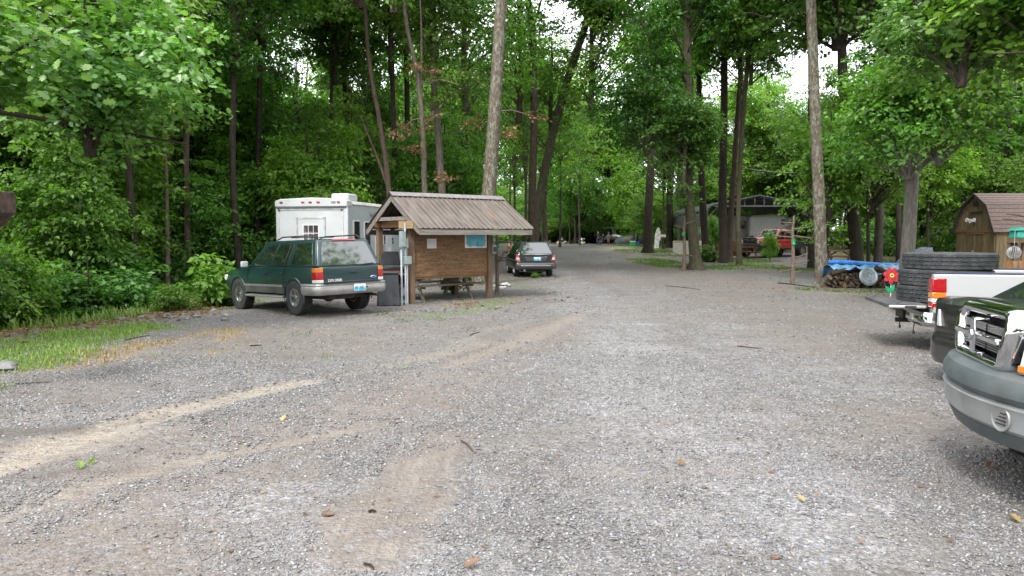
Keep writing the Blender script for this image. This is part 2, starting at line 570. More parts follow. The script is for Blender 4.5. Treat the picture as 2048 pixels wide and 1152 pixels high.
def leafmat(name, dark, mid, light, rough=.45, translucency=.35, hue=.018):
    m, n, l, b = new_mat(name)
    at_ = n.new('ShaderNodeAttribute'); at_.attribute_name = 'lv'
    rp = n.new('ShaderNodeValToRGB')
    e = rp.color_ramp.elements
    e[0].position = .15; e[0].color = tuple(dark) + (1,)
    e[1].position = .9; e[1].color = tuple(light) + (1,)
    k = e.new(.5); k.color = tuple(mid) + (1,)
    l.new(at_.outputs['Fac'], rp.inputs[0])
    oi = n.new('ShaderNodeObjectInfo')
    hs = n.new('ShaderNodeHueSaturation')
    mm = n.new('ShaderNodeMath'); mm.operation = 'MULTIPLY_ADD'; mm.inputs[1].default_value = 2 * hue; mm.inputs[2].default_value = .5 - hue
    l.new(oi.outputs['Random'], mm.inputs[0]); l.new(mm.outputs[0], hs.inputs['Hue'])
    fr = n.new('ShaderNodeMath'); fr.operation = 'MULTIPLY'; fr.inputs[1].default_value = 7.31; l.new(oi.outputs['Random'], fr.inputs[0])
    f2 = n.new('ShaderNodeMath'); f2.operation = 'FRACT'; l.new(fr.outputs[0], f2.inputs[0])
    mv = n.new('ShaderNodeMath'); mv.operation = 'MULTIPLY_ADD'; mv.inputs[1].default_value = .6; mv.inputs[2].default_value = .72
    l.new(f2.outputs[0], mv.inputs[0]); l.new(mv.outputs[0], hs.inputs['Value'])
    l.new(rp.outputs[0], hs.inputs['Color'])
    l.new(hs.outputs[0], b.inputs['Base Color'])
    b.inputs['Roughness'].default_value = rough
    b.inputs['Specular IOR Level'].default_value = .45
    tr = n.new('ShaderNodeBsdfTranslucent')
    br = n.new('ShaderNodeMix'); br.data_type = 'RGBA'; br.blend_type = 'MULTIPLY'; br.inputs[0].default_value = 1
    l.new(hs.outputs[0], br.inputs[6]); br.inputs[7].default_value = (1.35, 1.75, .55, 1)
    l.new(br.outputs[2], tr.inputs[0])
    mx = n.new('ShaderNodeMixShader'); mx.inputs[0].default_value = translucency
    l.new(b.outputs[0], mx.inputs[1]); l.new(tr.outputs[0], mx.inputs[2])
    l.new(mx.outputs[0], n['Material Output'].inputs['Surface'])
    MATS[name] = m
    return m

leafmat('leaf_oak', (.052, .100, .020), (.107, .205, .035), (.185, .31, .065), translucency=.48)
leafmat('leaf_dark', (.042, .088, .021), (.086, .175, .036), (.145, .26, .06), translucency=.46)
leafmat('leaf_bright', (.072, .15, .022), (.142, .27, .04), (.225, .365, .07), translucency=.5)
leafmat('leaf_near', (.05, .115, .026), (.115, .22, .048), (.23, .34, .14), rough=.25, translucency=.34)  # whitish light tone paints the leaves' glossy highlights into their colour
leafmat('leaf_brown', (.12, .065, .038), (.22, .125, .075), (.32, .21, .14), hue=.004)
leafmat('grass_blade', (.075, .12, .024), (.13, .20, .038), (.22, .28, .075), translucency=.35, hue=.01)
leafmat('dry_blade', (.22, .14, .05), (.36, .25, .10), (.48, .36, .17), translucency=.3, hue=.005)
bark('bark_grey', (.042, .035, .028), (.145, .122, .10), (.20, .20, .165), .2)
bark('bark_lichen', (.05, .038, .029), (.165, .132, .10), (.225, .245, .195), .45)
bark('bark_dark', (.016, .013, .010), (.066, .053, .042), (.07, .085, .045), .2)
bark('bark_red', (.035, .025, .019), (.115, .085, .066), (.15, .145, .11), .15)
bark('bark_pale', (.10, .085, .075), (.24, .22, .195), (.30, .295, .27), .25)
bark('bark_moss', (.035, .029, .021), (.13, .108, .082), (.095, .125, .045), .42)
bark('bark_cedar', (.08, .055, .042), (.23, .18, .145), (.32, .27, .235), .25, scale=2)

CHROME = mat('chrome', (.60, .61, .63), .05, 1.0, var=.04, dirt=(.3, .27, .23), dirt_amt=.12)
RUBBER = mat('rubber', (.022, .022, .023), .85, var=.3, vscale=12, bump=.4, bscale=60, dirt=(.10, .09, .08), dirt_amt=.3)
BLACK = mat('black_plastic', (.018, .018, .019), .5, var=.15, dirt=(.12, .11, .09), dirt_amt=.2)
DARKIN = mat('underbody', (.022, .020, .018), .9, var=.3, dirt=(.12, .10, .08), dirt_amt=.4)
ALLOY = mat('alloy', (.62, .62, .63), .28, 1.0, var=.08, dirt=(.25, .21, .17), dirt_amt=.4)
GALV = mat('galvanised', (.45, .475, .50), .45, .75, var=.14, vscale=9)
GLASS = glass()
TRED = mat('tail_red', (.32, .006, .010), .15, coat=1, var=.1)
TAMB = mat('tail_amber', (.55, .16, .010), .15, coat=1, var=.1)
TCLR = mat('tail_clear', (.62, .62, .60), .15, coat=1, var=.08)
PLATE = mat('plate', (.62, .70, .74), .4, var=.05)
PLATEB = mat('plate_blue', (.05, .36, .60), .4, var=.4, vscale=18)
INK = mat('ink', (.02, .03, .08), .5)
WHITE = mat('white_paint', (.62, .62, .61), .4, var=.04, dirt=(.36, .34, .30), dirt_amt=.3)
# ------------------------------------------------------------------ ground
def seg_dist(x, y, pts):
    d = np.full(np.shape(x), 1e9)
    for (ax, ay), (bx, by) in zip(pts[:-1], pts[1:]):
        vx, vy = bx - ax, by - ay
        t = np.clip(((x - ax) * vx + (y - ay) * vy) / (vx * vx + vy * vy + 1e-9), 0, 1)
        d = np.minimum(d, np.hypot(x - ax - t * vx, y - ay - t * vy))
    return d

def pxline(pts):
    return [tuple(onground(*p)[:2]) for p in pts]

SAND = [(pxline([(-150, 985), (0, 930), (120, 888), (260, 848), (400, 811), (520, 782), (600, 768)]), .22, .95),
        (pxline([(-150, 965), (0, 945), (180, 900), (300, 862)]), .06, .6),
        (pxline([(580, 770), (700, 745), (850, 715), (960, 690)]), .20, .4),
        (pxline([(-100, 1075), (0, 1035), (200, 965), (340, 930), (500, 900), (700, 860)]), .10, .42),
        (pxline([(-50, 842), (150, 830), (330, 832), (420, 822)]), .10, .35),
        (pxline([(900, 735), (1010, 695), (1100, 655), (1190, 618)]), .2, .38),
        (pxline([(860, 720), (960, 665), (1060, 640)]), .14, .3)]
MUD = [(pxline([(-100, 868), (60, 866), (150, 862)]), .16, .7),
       (pxline([(0, 960), (150, 945), (330, 935)]), .06, .5),
       (pxline([(230, 850), (330, 828)]), .05, .5)]
DIRT = [(pxline([(150, 1150), (300, 980), (520, 900), (800, 800), (960, 720), (1150, 640)]), .75, .75),
        (pxline([(720, 1110), (800, 1000), (840, 930), (880, 880)]), .28, 1.0),
        (pxline([(1100, 900), (1300, 860), (1600, 830), (1900, 830)]), .5, .30),
        (pxline([(1050, 960), (1300, 950), (1500, 935)]), .35, .5),
        (pxline([(0, 900), (300, 880), (560, 850)]), .45, .6),
        (pxline([(1250, 560), (1450, 590), (1600, 640), (1750, 700)]), 1.2, .6),
        (pxline([(430, 660), (700, 680), (900, 650), (1000, 610)]), .7, .5),
        (pxline([(1260, 512), (1330, 540), (1420, 556), (1560, 580)]), 1.3, .85)]
PALE = [(pxline([(1090, 520), (1180, 600), (1260, 700), (1350, 850), (1500, 1000)]), .85, 1.0), (pxline([(1180, 520), (1400, 640), (1650, 760)]), .8, .45), (pxline([(500, 1000), (620, 1080), (900, 1150)]), .35, .8)]
GRASS = [(pxline([(-60, 702), (60, 690), (140, 678), (200, 664)]), 1.0, 1.0),
         (pxline([(-60, 735), (30, 732), (110, 712)]), .55, .9),
         (pxline([(-20, 775), (10, 770)]), .25, 1.0),
         (pxline([(300, 622), (440, 605), (470, 600)]), .9, .8),
         (pxline([(1290, 520), (1350, 534), (1420, 538), (1490, 533)]), 1.1, .85),
         (pxline([(1275, 502), (1330, 503)]), 1.5, .85),
         (pxline([(1480, 534), (1600, 540)]), 1.0, .8),
         (pxline([(1290, 492), (1400, 495), (1480, 500)]), 2.6, 1.25),
         (pxline([(850, 633), (950, 622), (1000, 600)]), .35, .7),
         (pxline([(1000, 494), (1030, 490)]), 2.5, .9),
         (pxline([(1000, 572), (1016, 560)]), .8, .5),
         (pxline([(1590, 580), (1660, 584), (1790, 586)]), .25, .65)]
DRY = [(pxline([(150, 722), (270, 690), (400, 680), (450, 665)]), .40, .9),
       (pxline([(335, 715), (425, 712)]), .16, 1.0),
       (pxline([(90, 740), (200, 720)]), .35, .7),
       (pxline([(440, 700), (560, 655), (640, 665)]), .25, .3),
       (pxline([(900, 612), (1000, 600), (1030, 592)]), .40, .6),
       (pxline([(1200, 488), (1240, 500), (1280, 512)]), 1.0, .6),
       (pxline([(1660, 588), (1790, 592)]), .2, .7)]

def field(x, y, defs, wob=.45, s=0):
    nx = (fbm(x, y, 1.1, 4, s) - .5) * 2
    v = np.zeros(np.shape(x))
    for pts, w, a in defs:
        d = seg_dist(x, y, pts)
        v = np.maximum(v, a * (1 - smoothstep(w * .55, w * 1.6, d * (1 + wob * nx))))
    return v

def grid_axis(parts):
    out = []
    for a, b, st in parts:
        out += list(np.arange(a, b, st))
    out.append(parts[-1][1])
    return np.array(out)

gx = grid_axis([(-400, -80, 40), (-80, -24, 4), (-24, -12, .6), (-12, 9, .11), (9, 24, .5), (24, 80, 4), (80, 400, 40)])
gy = grid_axis([(-60, -8, 8), (-8, 1.5, .8), (1.5, 14, .11), (14, 24, .2), (24, 60, .6), (60, 130, 2.5), (130, 420, 29)])
GX, GY = np.meshgrid(gx, gy)
fx, fy = GX.ravel(), GY.ravel()
XE = np.interp(fy, LEFT_Y, LEFT_X)
sand = field(fx, fy, SAND, .5, 3)
mud = field(fx, fy, MUD, .5, 5)
dirt = field(fx, fy, DIRT, .6, 7) * (.55 + .7 * fbm(fx, fy, .9, 4, 21))
dirt = np.maximum(dirt, smoothstep(.5, .72, fbm(fx, fy, .30, 4, 31)) * .55)
grass = np.clip(field(fx, fy, GRASS, .5, 9) * smoothstep(.22, .5, fbm(fx, fy, 1.6, 4, 41)), 0, 1)
dry = field(fx, fy, DRY, .5, 11) * smoothstep(.3, .6, fbm(fx, fy, 2.0, 4, 43))
wl_ = smoothstep(-.5, .5, XE - fx + (fbm(fx, fy, .8, 3, 50) - .5) * 1.6)
wr_ = np.maximum(smoothstep(21, 25, fx - .0 * fy) * smoothstep(22, 30, fy), smoothstep(27, 31, fx))
wb_ = smoothstep(91, 95, fy)
wl2 = smoothstep(-3.0, -4.0, fx - (fy - 30) * -.00) * smoothstep(36, 41, fy)
litter = np.clip(np.maximum.reduce([wl_, wr_, wb_, wl2]), 0, 1)
rightsite = smoothstep(9, 13, fx - (40 - fy) * .1) * smoothstep(24, 30, fy)
dirt = np.maximum(dirt, rightsite * .55 * smoothstep(.35, .6, fbm(fx, fy, .5, 4, 61)))
grass = np.maximum(grass, rightsite * .6 * smoothstep(.58, .7, fbm(fx, fy, .35, 4, 71)))
rut = 0
for pts, w, a in SAND[:4]:
    dd = seg_dist(fx, fy, pts) * (1 + .35 * (fbm(fx, fy, 2.0, 3, 19) - .5))
    rut = rut + a * (1.5 * np.exp(-(dd / .16) ** 2) - .8 * np.exp(-((dd - .34) / .10) ** 2))
fz = gz_np(fx, fy) - .022 * np.clip(rut, -1, 1.5) + (fbm(fx, fy, 2.2, 3, 81) - .5) * .022 * (1 - smoothstep(14, 26, fy))
# tread marks pressed into the damp dirt in front
TR = pxline([(745, 1110), (800, 1000), (845, 915)])
dtr = seg_dist(fx, fy, TR)
ny, nx = GX.shape
idx = np.arange(ny * nx).reshape(ny, nx)
F = np.stack([idx[:-1, :-1], idx[:-1, 1:], idx[1:, 1:], idx[1:, :-1]], -1).reshape(-1, 4)
pale = field(fx, fy, PALE, .6, 17) * (.5 + .8 * fbm(fx, fy, 1.2, 4, 23))
tread = (1 - smoothstep(.18, .42, dtr * (1 + .6 * (fbm(fx, fy, 1.8, 3, 16) - .5)))) * smoothstep(.25, .5, fbm(fx, fy, 2.5, 3, 15))
me = mesh_np('ground', np.stack([fx, fy, fz], 1), F, smooth=True,
             attrs={'sand': sand, 'mud': mud, 'dirt': dirt, 'grass': grass, 'dry': dry, 'litter': litter, 'tread': tread, 'pale': pale})

def ground_material():
    m, n, l, b = new_mat('gravel_ground')
    geo = n.new('ShaderNodeNewGeometry')
    def attr(a):
        k = n.new('ShaderNodeAttribute'); k.attribute_name = a; return k.outputs['Fac']
    def math_(op, a, c=None, clamp=False):
        k = n.new('ShaderNodeMath'); k.operation = op; k.use_clamp = clamp
        for i, q in enumerate((a, c)):
            if q is None: continue
            if isinstance(q, (int, float)): k.inputs[i].default_value = q
            else: l.new(q, k.inputs[i])
        return k.outputs[0]
    def mixc(f, a, c):
        k = n.new('ShaderNodeMix'); k.data_type = 'RGBA'
        if isinstance(f, (int, float)): k.inputs[0].default_value = f
        else: l.new(f, k.inputs[0])
        for i, q in ((6, a), (7, c)):
            if isinstance(q, tuple): k.inputs[i].default_value = q + (1,)
            else: l.new(q, k.inputs[i])
        return k.outputs[2]
    def noise(sc, det=5, rough=.6):
        k = n.new('ShaderNodeTexNoise'); k.inputs['Scale'].default_value = sc; k.inputs['Detail'].default_value = det; k.inputs['Roughness'].default_value = rough
        l.new(geo.outputs['Position'], k.inputs[0]); return k.outputs[0]
    def ramp(v, stops):
        k = n.new('ShaderNodeValToRGB')
        e = k.color_ramp.elements
        while len(e) < len(stops): e.new(.5)
        for q, (p, c) in zip(e, stops):
            q.position = p; q.color = c + (1,) if isinstance(c, tuple) else (c, c, c, 1)
        l.new(v, k.inputs[0]); return k.outputs[0]
    def voro(sc, feat='F1'):
        k = n.new('ShaderNodeTexVoronoi'); k.inputs['Scale'].default_value = sc; k.feature = feat
        l.new(geo.outputs['Position'], k.inputs[0]); return k
    v1, v2, v3 = voro(38), voro(95), voro(14)
    def grey(v):
        k = n.new('ShaderNodeSeparateColor'); l.new(v.outputs['Color'], k.inputs[0]); return k
    g1, g2, g3 = grey(v1), grey(v2), grey(v3)
    stone = ramp(g1.outputs[0], [(0, (.118, .115, .113)), (.45, (.205, .205, .208)), (.8, (.285, .287, .294)), (1, (.37, .373, .38))])
    tint = ramp(g1.outputs[1], [(0, (.96, .98, 1.06)), (.55, (1, 1, 1)), (1, (1.08, .98, .86))])
    k = n.new('ShaderNodeMix'); k.data_type = 'RGBA'; k.blend_type = 'MULTIPLY'; k.inputs[0].default_value = 1
    l.new(stone, k.inputs[6]); l.new(tint, k.inputs[7]); stone = k.outputs[2]
    fine = ramp(g2.outputs[0], [(0, (.115, .108, .101)), (.5, (.195, .187, .178)), (1, (.295, .288, .28))])
    cover = ramp(noise(1.3, 6, .65), [(.40, 0.15), (.62, .95)])
    gravel = mixc(cover, fine, stone)
    edge = ramp(v1.outputs['Distance'], [(0.25, 1.0), (.75, .55)])
    k = n.new('ShaderNodeMix'); k.data_type = 'RGBA'; k.blend_type = 'MULTIPLY'; k.inputs[0].default_value = .55
    l.new(gravel, k.inputs[6]); l.new(edge, k.inputs[7]); gravel = k.outputs[2]
    # fresh pale limestone where the drive was topped up, and broad worn blotches
    lt = n.new('ShaderNodeMix'); lt.data_type = 'RGBA'; lt.blend_type = 'MULTIPLY'; lt.inputs[0].default_value = 1
    l.new(gravel, lt.inputs[6]); l.new(ramp(math_('MULTIPLY', attr('pale'), ramp(noise(3, 6, .7), [(.3, .4), (.6, 1.0)]), True), [(0, (.80, .785, .765)), (1, (1.12, 1.13, 1.15))]), lt.inputs[7]); gravel = lt.outputs[2]
    bl = n.new('ShaderNodeMix'); bl.data_type = 'RGBA'; bl.blend_type = 'MULTIPLY'; bl.inputs[0].default_value = 1
    l.new(gravel, bl.inputs[6]); l.new(ramp(noise(.75, 8, .68), [(.30, (.80, .775, .75)), (.68, (1.12, 1.12, 1.12))]), bl.inputs[7]); gravel = bl.outputs[2]
    b2 = n.new('ShaderNodeMix'); b2.data_type = 'RGBA'; b2.blend_type = 'MULTIPLY'; b2.inputs[0].default_value = 1
    l.new(gravel, b2.inputs[6]); l.new(ramp(noise(7, 9, .8), [(.34, (.70, .68, .65)), (.5, (1.0, 1.0, 1.0)), (.64, (1.26, 1.26, 1.27))]), b2.inputs[7]); gravel = b2.outputs[2]
    # dirt between the stones
    dn = noise(9, 7, .7)
    dcol = ramp(dn, [(.3, (.125, .10, .082)), (.7, (.215, .182, .155))])
    dmask = math_('MULTIPLY', attr('dirt'), ramp(noise(5, 7, .7), [(.30, 0.0), (.55, 1.0)]), True)
    dmask = math_('MULTIPLY', dmask, ramp(g1.outputs[2], [(.0, .35), (.55, 1.0)]), True)
    col = mixc(dmask, gravel, dcol)
    # sand streaks
    sn = ramp(noise(14, 8, .75), [(.3, .2), (.6, 1.0)])
    mp = n.new('ShaderNodeMapping'); mp.inputs['Rotation'].default_value = (0, 0, R(-37)); mp.inputs['Scale'].default_value = (.35, 9, 1)
    l.new(geo.outputs['Position'], mp.inputs[0])
    st = n.new('ShaderNodeTexNoise'); st.inputs['Scale'].default_value = 2.2; st.inputs['Detail'].default_value = 5; l.new(mp.outputs[0], st.inputs[0])
    smask = math_('MULTIPLY', attr('sand'), sn, True)
    smask = math_('MULTIPLY', smask, ramp(st.outputs[0], [(.30, .35), (.55, 1.0)]), True)
    col = mixc(smask, col, ramp(noise(30, 5), [(.3, (.25, .215, .17)), (.7, (.355, .31, .25))]))
    col = mixc(math_('MULTIPLY', attr('mud'), ramp(noise(6, 6), [(.3, .5), (.6, 1.0)]), True), col, (.075, .064, .056))
    # tyre tread block pattern in the dirt
    mp2 = n.new('ShaderNodeMapping'); mp2.inputs['Rotation'].default_value = (0, 0, R(-8)); l.new(geo.outputs['Position'], mp2.inputs[0])
    mp2.inputs['Scale'].default_value = (1.0, .07, 1.0)
    wv = n.new('ShaderNodeTexNoise') if True else n.new('ShaderNodeTexWave'); wv.inputs['Scale'].default_value = 13; wv.inputs['Detail'].default_value = 4
    l.new(mp2.outputs[0], wv.inputs[0])
    tmask = math_('MULTIPLY', attr('tread'), ramp(noise(4, 5), [(.35, 0.0), (.6, .9)]), True)
    col = mixc(math_('MULTIPLY', tmask, .75), col, ramp(wv.outputs[0], [(.38, (.16, .138, .118)), (.62, (.245, .217, .185))]))
    # brown leaf litter of the woods
    lit = ramp(g3.outputs[0], [(0, (.05, .034, .022)), (.5, (.095, .065, .04)), (1, (.17, .115, .07))])
    lit = mixc(ramp(noise(3, 5), [(.45, 0.0), (.65, .6)]), lit, (.05, .075, .022))
    col = mixc(attr('litter'), col, lit)
    # weeds and grass thatch
    col = mixc(math_('MULTIPLY', attr('dry'), ramp(noise(11, 6, .7), [(.35, 0.0), (.6, .75)]), True), col, ramp(noise(40, 4), [(.3, (.22, .145, .06)), (.7, (.36, .26, .115))]))
    col = mixc(math_('MULTIPLY', attr('grass'), ramp(noise(9, 6, .7), [(.3, .15), (.55, .85)]), True), col, ramp(noise(45, 4), [(.3, (.06, .10, .02)), (.7, (.14, .20, .045))]))
    l.new(col, b.inputs['Base Color'])
    b.inputs['Roughness'].default_value = .88
    b.inputs['Specular IOR Level'].default_value = .25
    h = math_('ADD', math_('MULTIPLY', v1.outputs['Distance'], -.8), math_('MULTIPLY', v2.outputs['Distance'], -.35))
    h = math_('ADD', h, math_('MULTIPLY', math_('MULTIPLY', wv.outputs[0], tmask), 1.2))
    bp = n.new('ShaderNodeBump'); bp.inputs['Strength'].default_value = .9; bp.inputs['Distance'].default_value = .018
    l.new(h, bp.inputs['Height']); l.new(bp.outputs[0], b.inputs['Normal'])
    return m

ground = link('ground', me, ground_material())
tag(ground, 'grey gravel lot and drive with dirt patches running back into the woods', 'ground', kind='structure')

# ------------------------------------------------------------------ loose gravel stones: real chips where they can be told apart
def lookup(attrarr, x, y):
    ix = np.clip(np.searchsorted(gx, x) - 1, 0, len(gx) - 1); iy = np.clip(np.searchsorted(gy, y) - 1, 0, len(gy) - 1)
    return attrarr.reshape(ny, nx)[iy, ix]

def wedge(n, y0, y1, margin=1.10, seed=1):
    g = np.random.default_rng(seed)
    y = np.sqrt(g.uniform(y0 * y0, y1 * y1, n))
    x = g.uniform(-1, 1, n) * (y * .70 * margin + .6)
    return x, y, g

SV, SFc, SCv = [], [], []
base = np.array([(1, 0, 0), (0, 1, 0), (-1, 0, 0), (0, -1, 0), (0, 0, 1), (0, 0, -1)], float)
ftri = np.array([(0, 1, 4), (1, 2, 4), (2, 3, 4), (3, 0, 4), (1, 0, 5), (2, 1, 5), (3, 2, 5), (0, 3, 5)])
off = 0
for (n_, y0, y1, smin, smax, sd) in ((76000, 2.6, 6.0, .005, .016, 1), (62000, 6.0, 11.0, .009, .021, 2), (36000, 11.0, 19.0, .012, .025, 3), (34000, 19.0, 42.0, .016, .036, 4)):
    x, y, g = wedge(n_, y0, y1, seed=sd)
    nz_ = fbm(x, y, 1.0, 4, 91)
    keep = g.uniform(0, 1, n_) < np.clip((1.15 - .9 * lookup(dirt, x, y) - 1.1 * lookup(sand, x, y) - lookup(mud, x, y) - 1.1 * lookup(tread, x, y)) * (.25 + 1.5 * smoothstep(.36, .62, nz_)), .03, 1)
    keep &= lookup(litter, x, y) < .4
    x, y = x[keep], y[keep]; n = len(x)
    z = lookup(fz, x, y)
    s = smin + (smax - smin) * g.uniform(0, 1, n) ** 2.2
    sc = np.stack([s * g.uniform(.8, 1.5, n), s * g.uniform(.7, 1.1, n), s * g.uniform(.28, .6, n)], 1)
    V = base[None] * sc[:, None, :] * g.uniform(.7, 1.25, (n, 6, 1)) + g.normal(0, .12, (n, 6, 3)) * s[:, None, None]
    ax, ay, az = g.normal(0, .3, n), g.normal(0, .3, n), g.uniform(0, 6.28, n)
    c, s_ = np.cos(az), np.sin(az)
    X = V[..., 0] * c[:, None] - V[..., 1] * s_[:, None]; Y = V[..., 0] * s_[:, None] + V[..., 1] * c[:, None]
    Z = V[..., 2] + X * ax[:, None] + Y * ay[:, None]
    P = np.stack([X + x[:, None], Y + y[:, None], Z + (z + s * .12)[:, None]], -1)
    SV.append(P.reshape(-1, 3)); SFc.append((ftri[None] + (np.arange(n) * 6)[:, None, None]).reshape(-1, 3) + off)
    SCv.append(np.repeat(np.clip(g.beta(3.6, 3.6, n), 0, 1), 6)); off += n * 6

def stone_material():
    m, n, l, b = new_mat('gravel_stone')
    a = n.new('ShaderNodeAttribute'); a.attribute_name = 'lv'
    rp = n.new('ShaderNodeValToRGB'); e = rp.color_ramp.elements
    e[0].position = 0; e[0].color = (.07, .066, .064, 1)
    e[1].position = 1; e[1].color = (.40, .395, .385, 1)
    for p, c in ((.35, (.15, .146, .143)), (.6, (.22, .222, .23)), (.68, (.24, .215, .19)), (.76, (.28, .285, .295))):
        k = e.new(p); k.color = c + (1,)
    l.new(a.outputs['Fac'], rp.inputs[0])
    geo = n.new('ShaderNodeNewGeometry')
    nz = n.new('ShaderNodeTexNoise'); nz.inputs['Scale'].default_value = 120; nz.inputs['Detail'].default_value = 4; l.new(geo.outputs['Position'], nz.inputs[0])
    mx = n.new('ShaderNodeMix'); mx.data_type = 'RGBA'; mx.blend_type = 'OVERLAY'; mx.inputs[0].default_value = .5
    l.new(rp.outputs[0], mx.inputs[6]); l.new(nz.outputs[0], mx.inputs[7])
    l.new(mx.outputs[2], b.inputs['Base Color']); b.inputs['Roughness'].default_value = .8; b.inputs['Specular IOR Level'].default_value = .3
    return m

me = mesh_np('gravel_stones', np.concatenate(SV), np.concatenate(SFc), attrs={'lv': np.concatenate(SCv)})
tag(link('gravel', me, stone_material()), 'loose grey gravel stones lying over the drive', 'gravel', kind='stuff')

# ------------------------------------------------------------------ grass and weeds
def blades(name, label, mask, mname, count, box_, h0, h1, seed, thr=.25, w=.006):
    g = np.random.default_rng(seed)
    x = g.uniform(box_[0], box_[1], count); y = g.uniform(box_[2], box_[3], count)
    mk = lookup(mask, x, y) if not callable(mask) else mask(x, y)
    kp = (g.uniform(0, 1, count) * (1 - thr) + thr < mk)
    x, y = x[kp], y[kp]; n = len(x)
    z = lookup(fz, x, y)
    h = (h0 + (h1 - h0) * g.uniform(0, 1, n) ** 2) * (.6 + .8 * fbm(x, y, 1.5, 3, seed))
    a = g.uniform(0, 6.28, n); bend = g.uniform(.15, .8, n) * h
    ww = w * g.uniform(.6, 1.6, n)
    d = np.stack([np.cos(a), np.sin(a), np.zeros(n)], 1); sd = np.stack([-np.sin(a), np.cos(a), np.zeros(n)], 1)
    p = np.stack([x, y, z - .005], 1)
    v0 = p + sd * ww[:, None]; v1 = p - sd * ww[:, None]
    mid = p + d * (bend * .35)[:, None]; mid[:, 2] += h * .6
    v2 = mid - sd * (ww * .8)[:, None]; v3 = mid + sd * (ww * .8)[:, None]
    tip = p + d * bend[:, None]; tip[:, 2] += h * .95
    V = np.stack([v0, v1, v2, v3, tip], 1).reshape(-1, 3)
    o = (np.arange(n) * 5)[:, None]
    T = np.concatenate([o + np.array([[0, 1, 2]]), o + np.array([[0, 2, 3]]), o + np.array([[3, 2, 4]])])
    lv = np.repeat(np.clip(g.normal(.55, .2, n), 0, 1), 5)
    return tag(link(name, mesh_np(name, V, T, attrs={'lv': lv}), MATS[mname]), label, 'grass', kind='stuff')

blades('lawn_grass', 'short bright green grass patches along the left gravel edge', grass, 'grass_blade', 230000, (-15, -3, 7, 20.5), .02, .10, 5)
blades('site_grass', 'green grass under the trees and around the right campsites', grass, 'grass_blade', 240000, (3, 32, 20.5, 50), .04, .14, 6, w=.016)
blades('far_lawn', 'bright mown lawn strip beside the far end of the drive', np.clip(grass, 0, 1), 'grass_blade', 120000, (6, 26, 50, 76), .05, .12, 16, w=.03, thr=.1)
blades('dry_grass', 'tan dried grass tufts on the gravel at left', dry, 'dry_blade', 60000, (-13, -1, 7, 23), .02, .12, 7)
blades('edge_weeds', 'taller weeds along the edge of the left woods', lambda x, y: .75 * (1 - smoothstep(.2, 1.5, np.abs(np.interp(y, LEFT_Y, LEFT_X) - x - .5))) * smoothstep(.42, .6, fbm(x, y, .9, 3, 77)), 'grass_blade', 70000, (-14, -6, 9, 24), .06, .32, 8, w=.012)
# sparse little weeds through the gravel
blades('gravel_weeds', 'small scattered weeds coming up through the gravel', lambda x, y: .6 * smoothstep(.63, .72, fbm(x, y, 1.3, 3, 99)) * (1 - smoothstep(-2.0, 1.0, x)), 'grass_blade', 60000, (-8, 1, 10, 24), .02, .07, 9)

# ------------------------------------------------------------------ brown leaf litter lying loose on the right campsites and wood edges
def litter_leaves(name, label, count, box_, fn, size, seed):
    g = np.random.default_rng(seed)
    x = g.uniform(box_[0], box_[1], count); y = g.uniform(box_[2], box_[3], count)
    kp = g.uniform(0, 1, count) < fn(x, y); x, y = x[kp], y[kp]; n = len(x)
    z = lookup(fz, x, y) + .012
    a = g.uniform(0, 6.28, n); s = size * g.uniform(.5, 1.3, n)
    d = np.stack([np.cos(a), np.sin(a), g.normal(0, .25, n)], 1) * s[:, None]; q = np.stack([-np.sin(a), np.cos(a), g.normal(0, .3, n)], 1) * (s * .38)[:, None]
    p = np.stack([x, y, z], 1); up = np.array([0, 0, 1.0]) * (s * .18)[:, None]
    V = np.stack([p - d * .5, p + q + up, p + d * .5, p - q + up], 1).reshape(-1, 3)
    o = (np.arange(n) * 4)[:, None]
    F = np.concatenate([o + np.array([[0, 3, 2]]), o + np.array([[0, 2, 1]])])
    return tag(link(name, mesh_np(name, V, F, attrs={'lv': np.repeat(np.clip(g.normal(.45, .25, n), 0, 1), 4)}), MATS['leaf_brown']), label, 'leaf litter', kind='stuff')
litter_leaves('site_litter', 'brown leaf litter strewn over the right campsites', 26000, (4, 34, 19, 60), lambda x, y: .04 + .6 * smoothstep(.48, .62, fbm(x, y, .5, 4, 141)) * smoothstep(6, 12, x), .075, 31)
litter_leaves('edge_litter', 'brown leaf litter along the left woods edge', 16000, (-16, -5, 9, 26), lambda x, y: .85 * (1 - smoothstep(.3, 2.2, np.abs(np.interp(y, LEFT_Y, LEFT_X) - x))), .11, 32)
litter_leaves('kiosk_litter', 'brown leaf scraps in the weeds round the kiosk', 5000, (-6, 2, 17, 40), lambda x, y: .3 * smoothstep(.5, .65, fbm(x, y, .8, 4, 151)), .10, 33)
# ------------------------------------------------------------------ trees
KITE_V = np.array([(0, 0, 0), (.42, .30, .05), (1, 0, -.10), (.42, -.30, .05)]); KITE_F = np.array([(0, 3, 2), (0, 2, 1)])
_o = [(0, 0), (.16, .13), (.22, .33), (.36, .20), (.52, .42), (.62, .22), (.82, .27), (.87, .12), (1.0, 0)]
LOBE_OUT = _o + [(u, -v) for u, v in _o[-2:0:-1]]
LOBE_V = np.array([(.5, 0, -.03)] + [(u, v, .10 * abs(v) - .12 * u * u) for u, v in LOBE_OUT])
_n = len(LOBE_OUT)
LOBE_F = np.array([(0, 1 + i, 1 + (i + 1) % _n) for i in range(_n)])

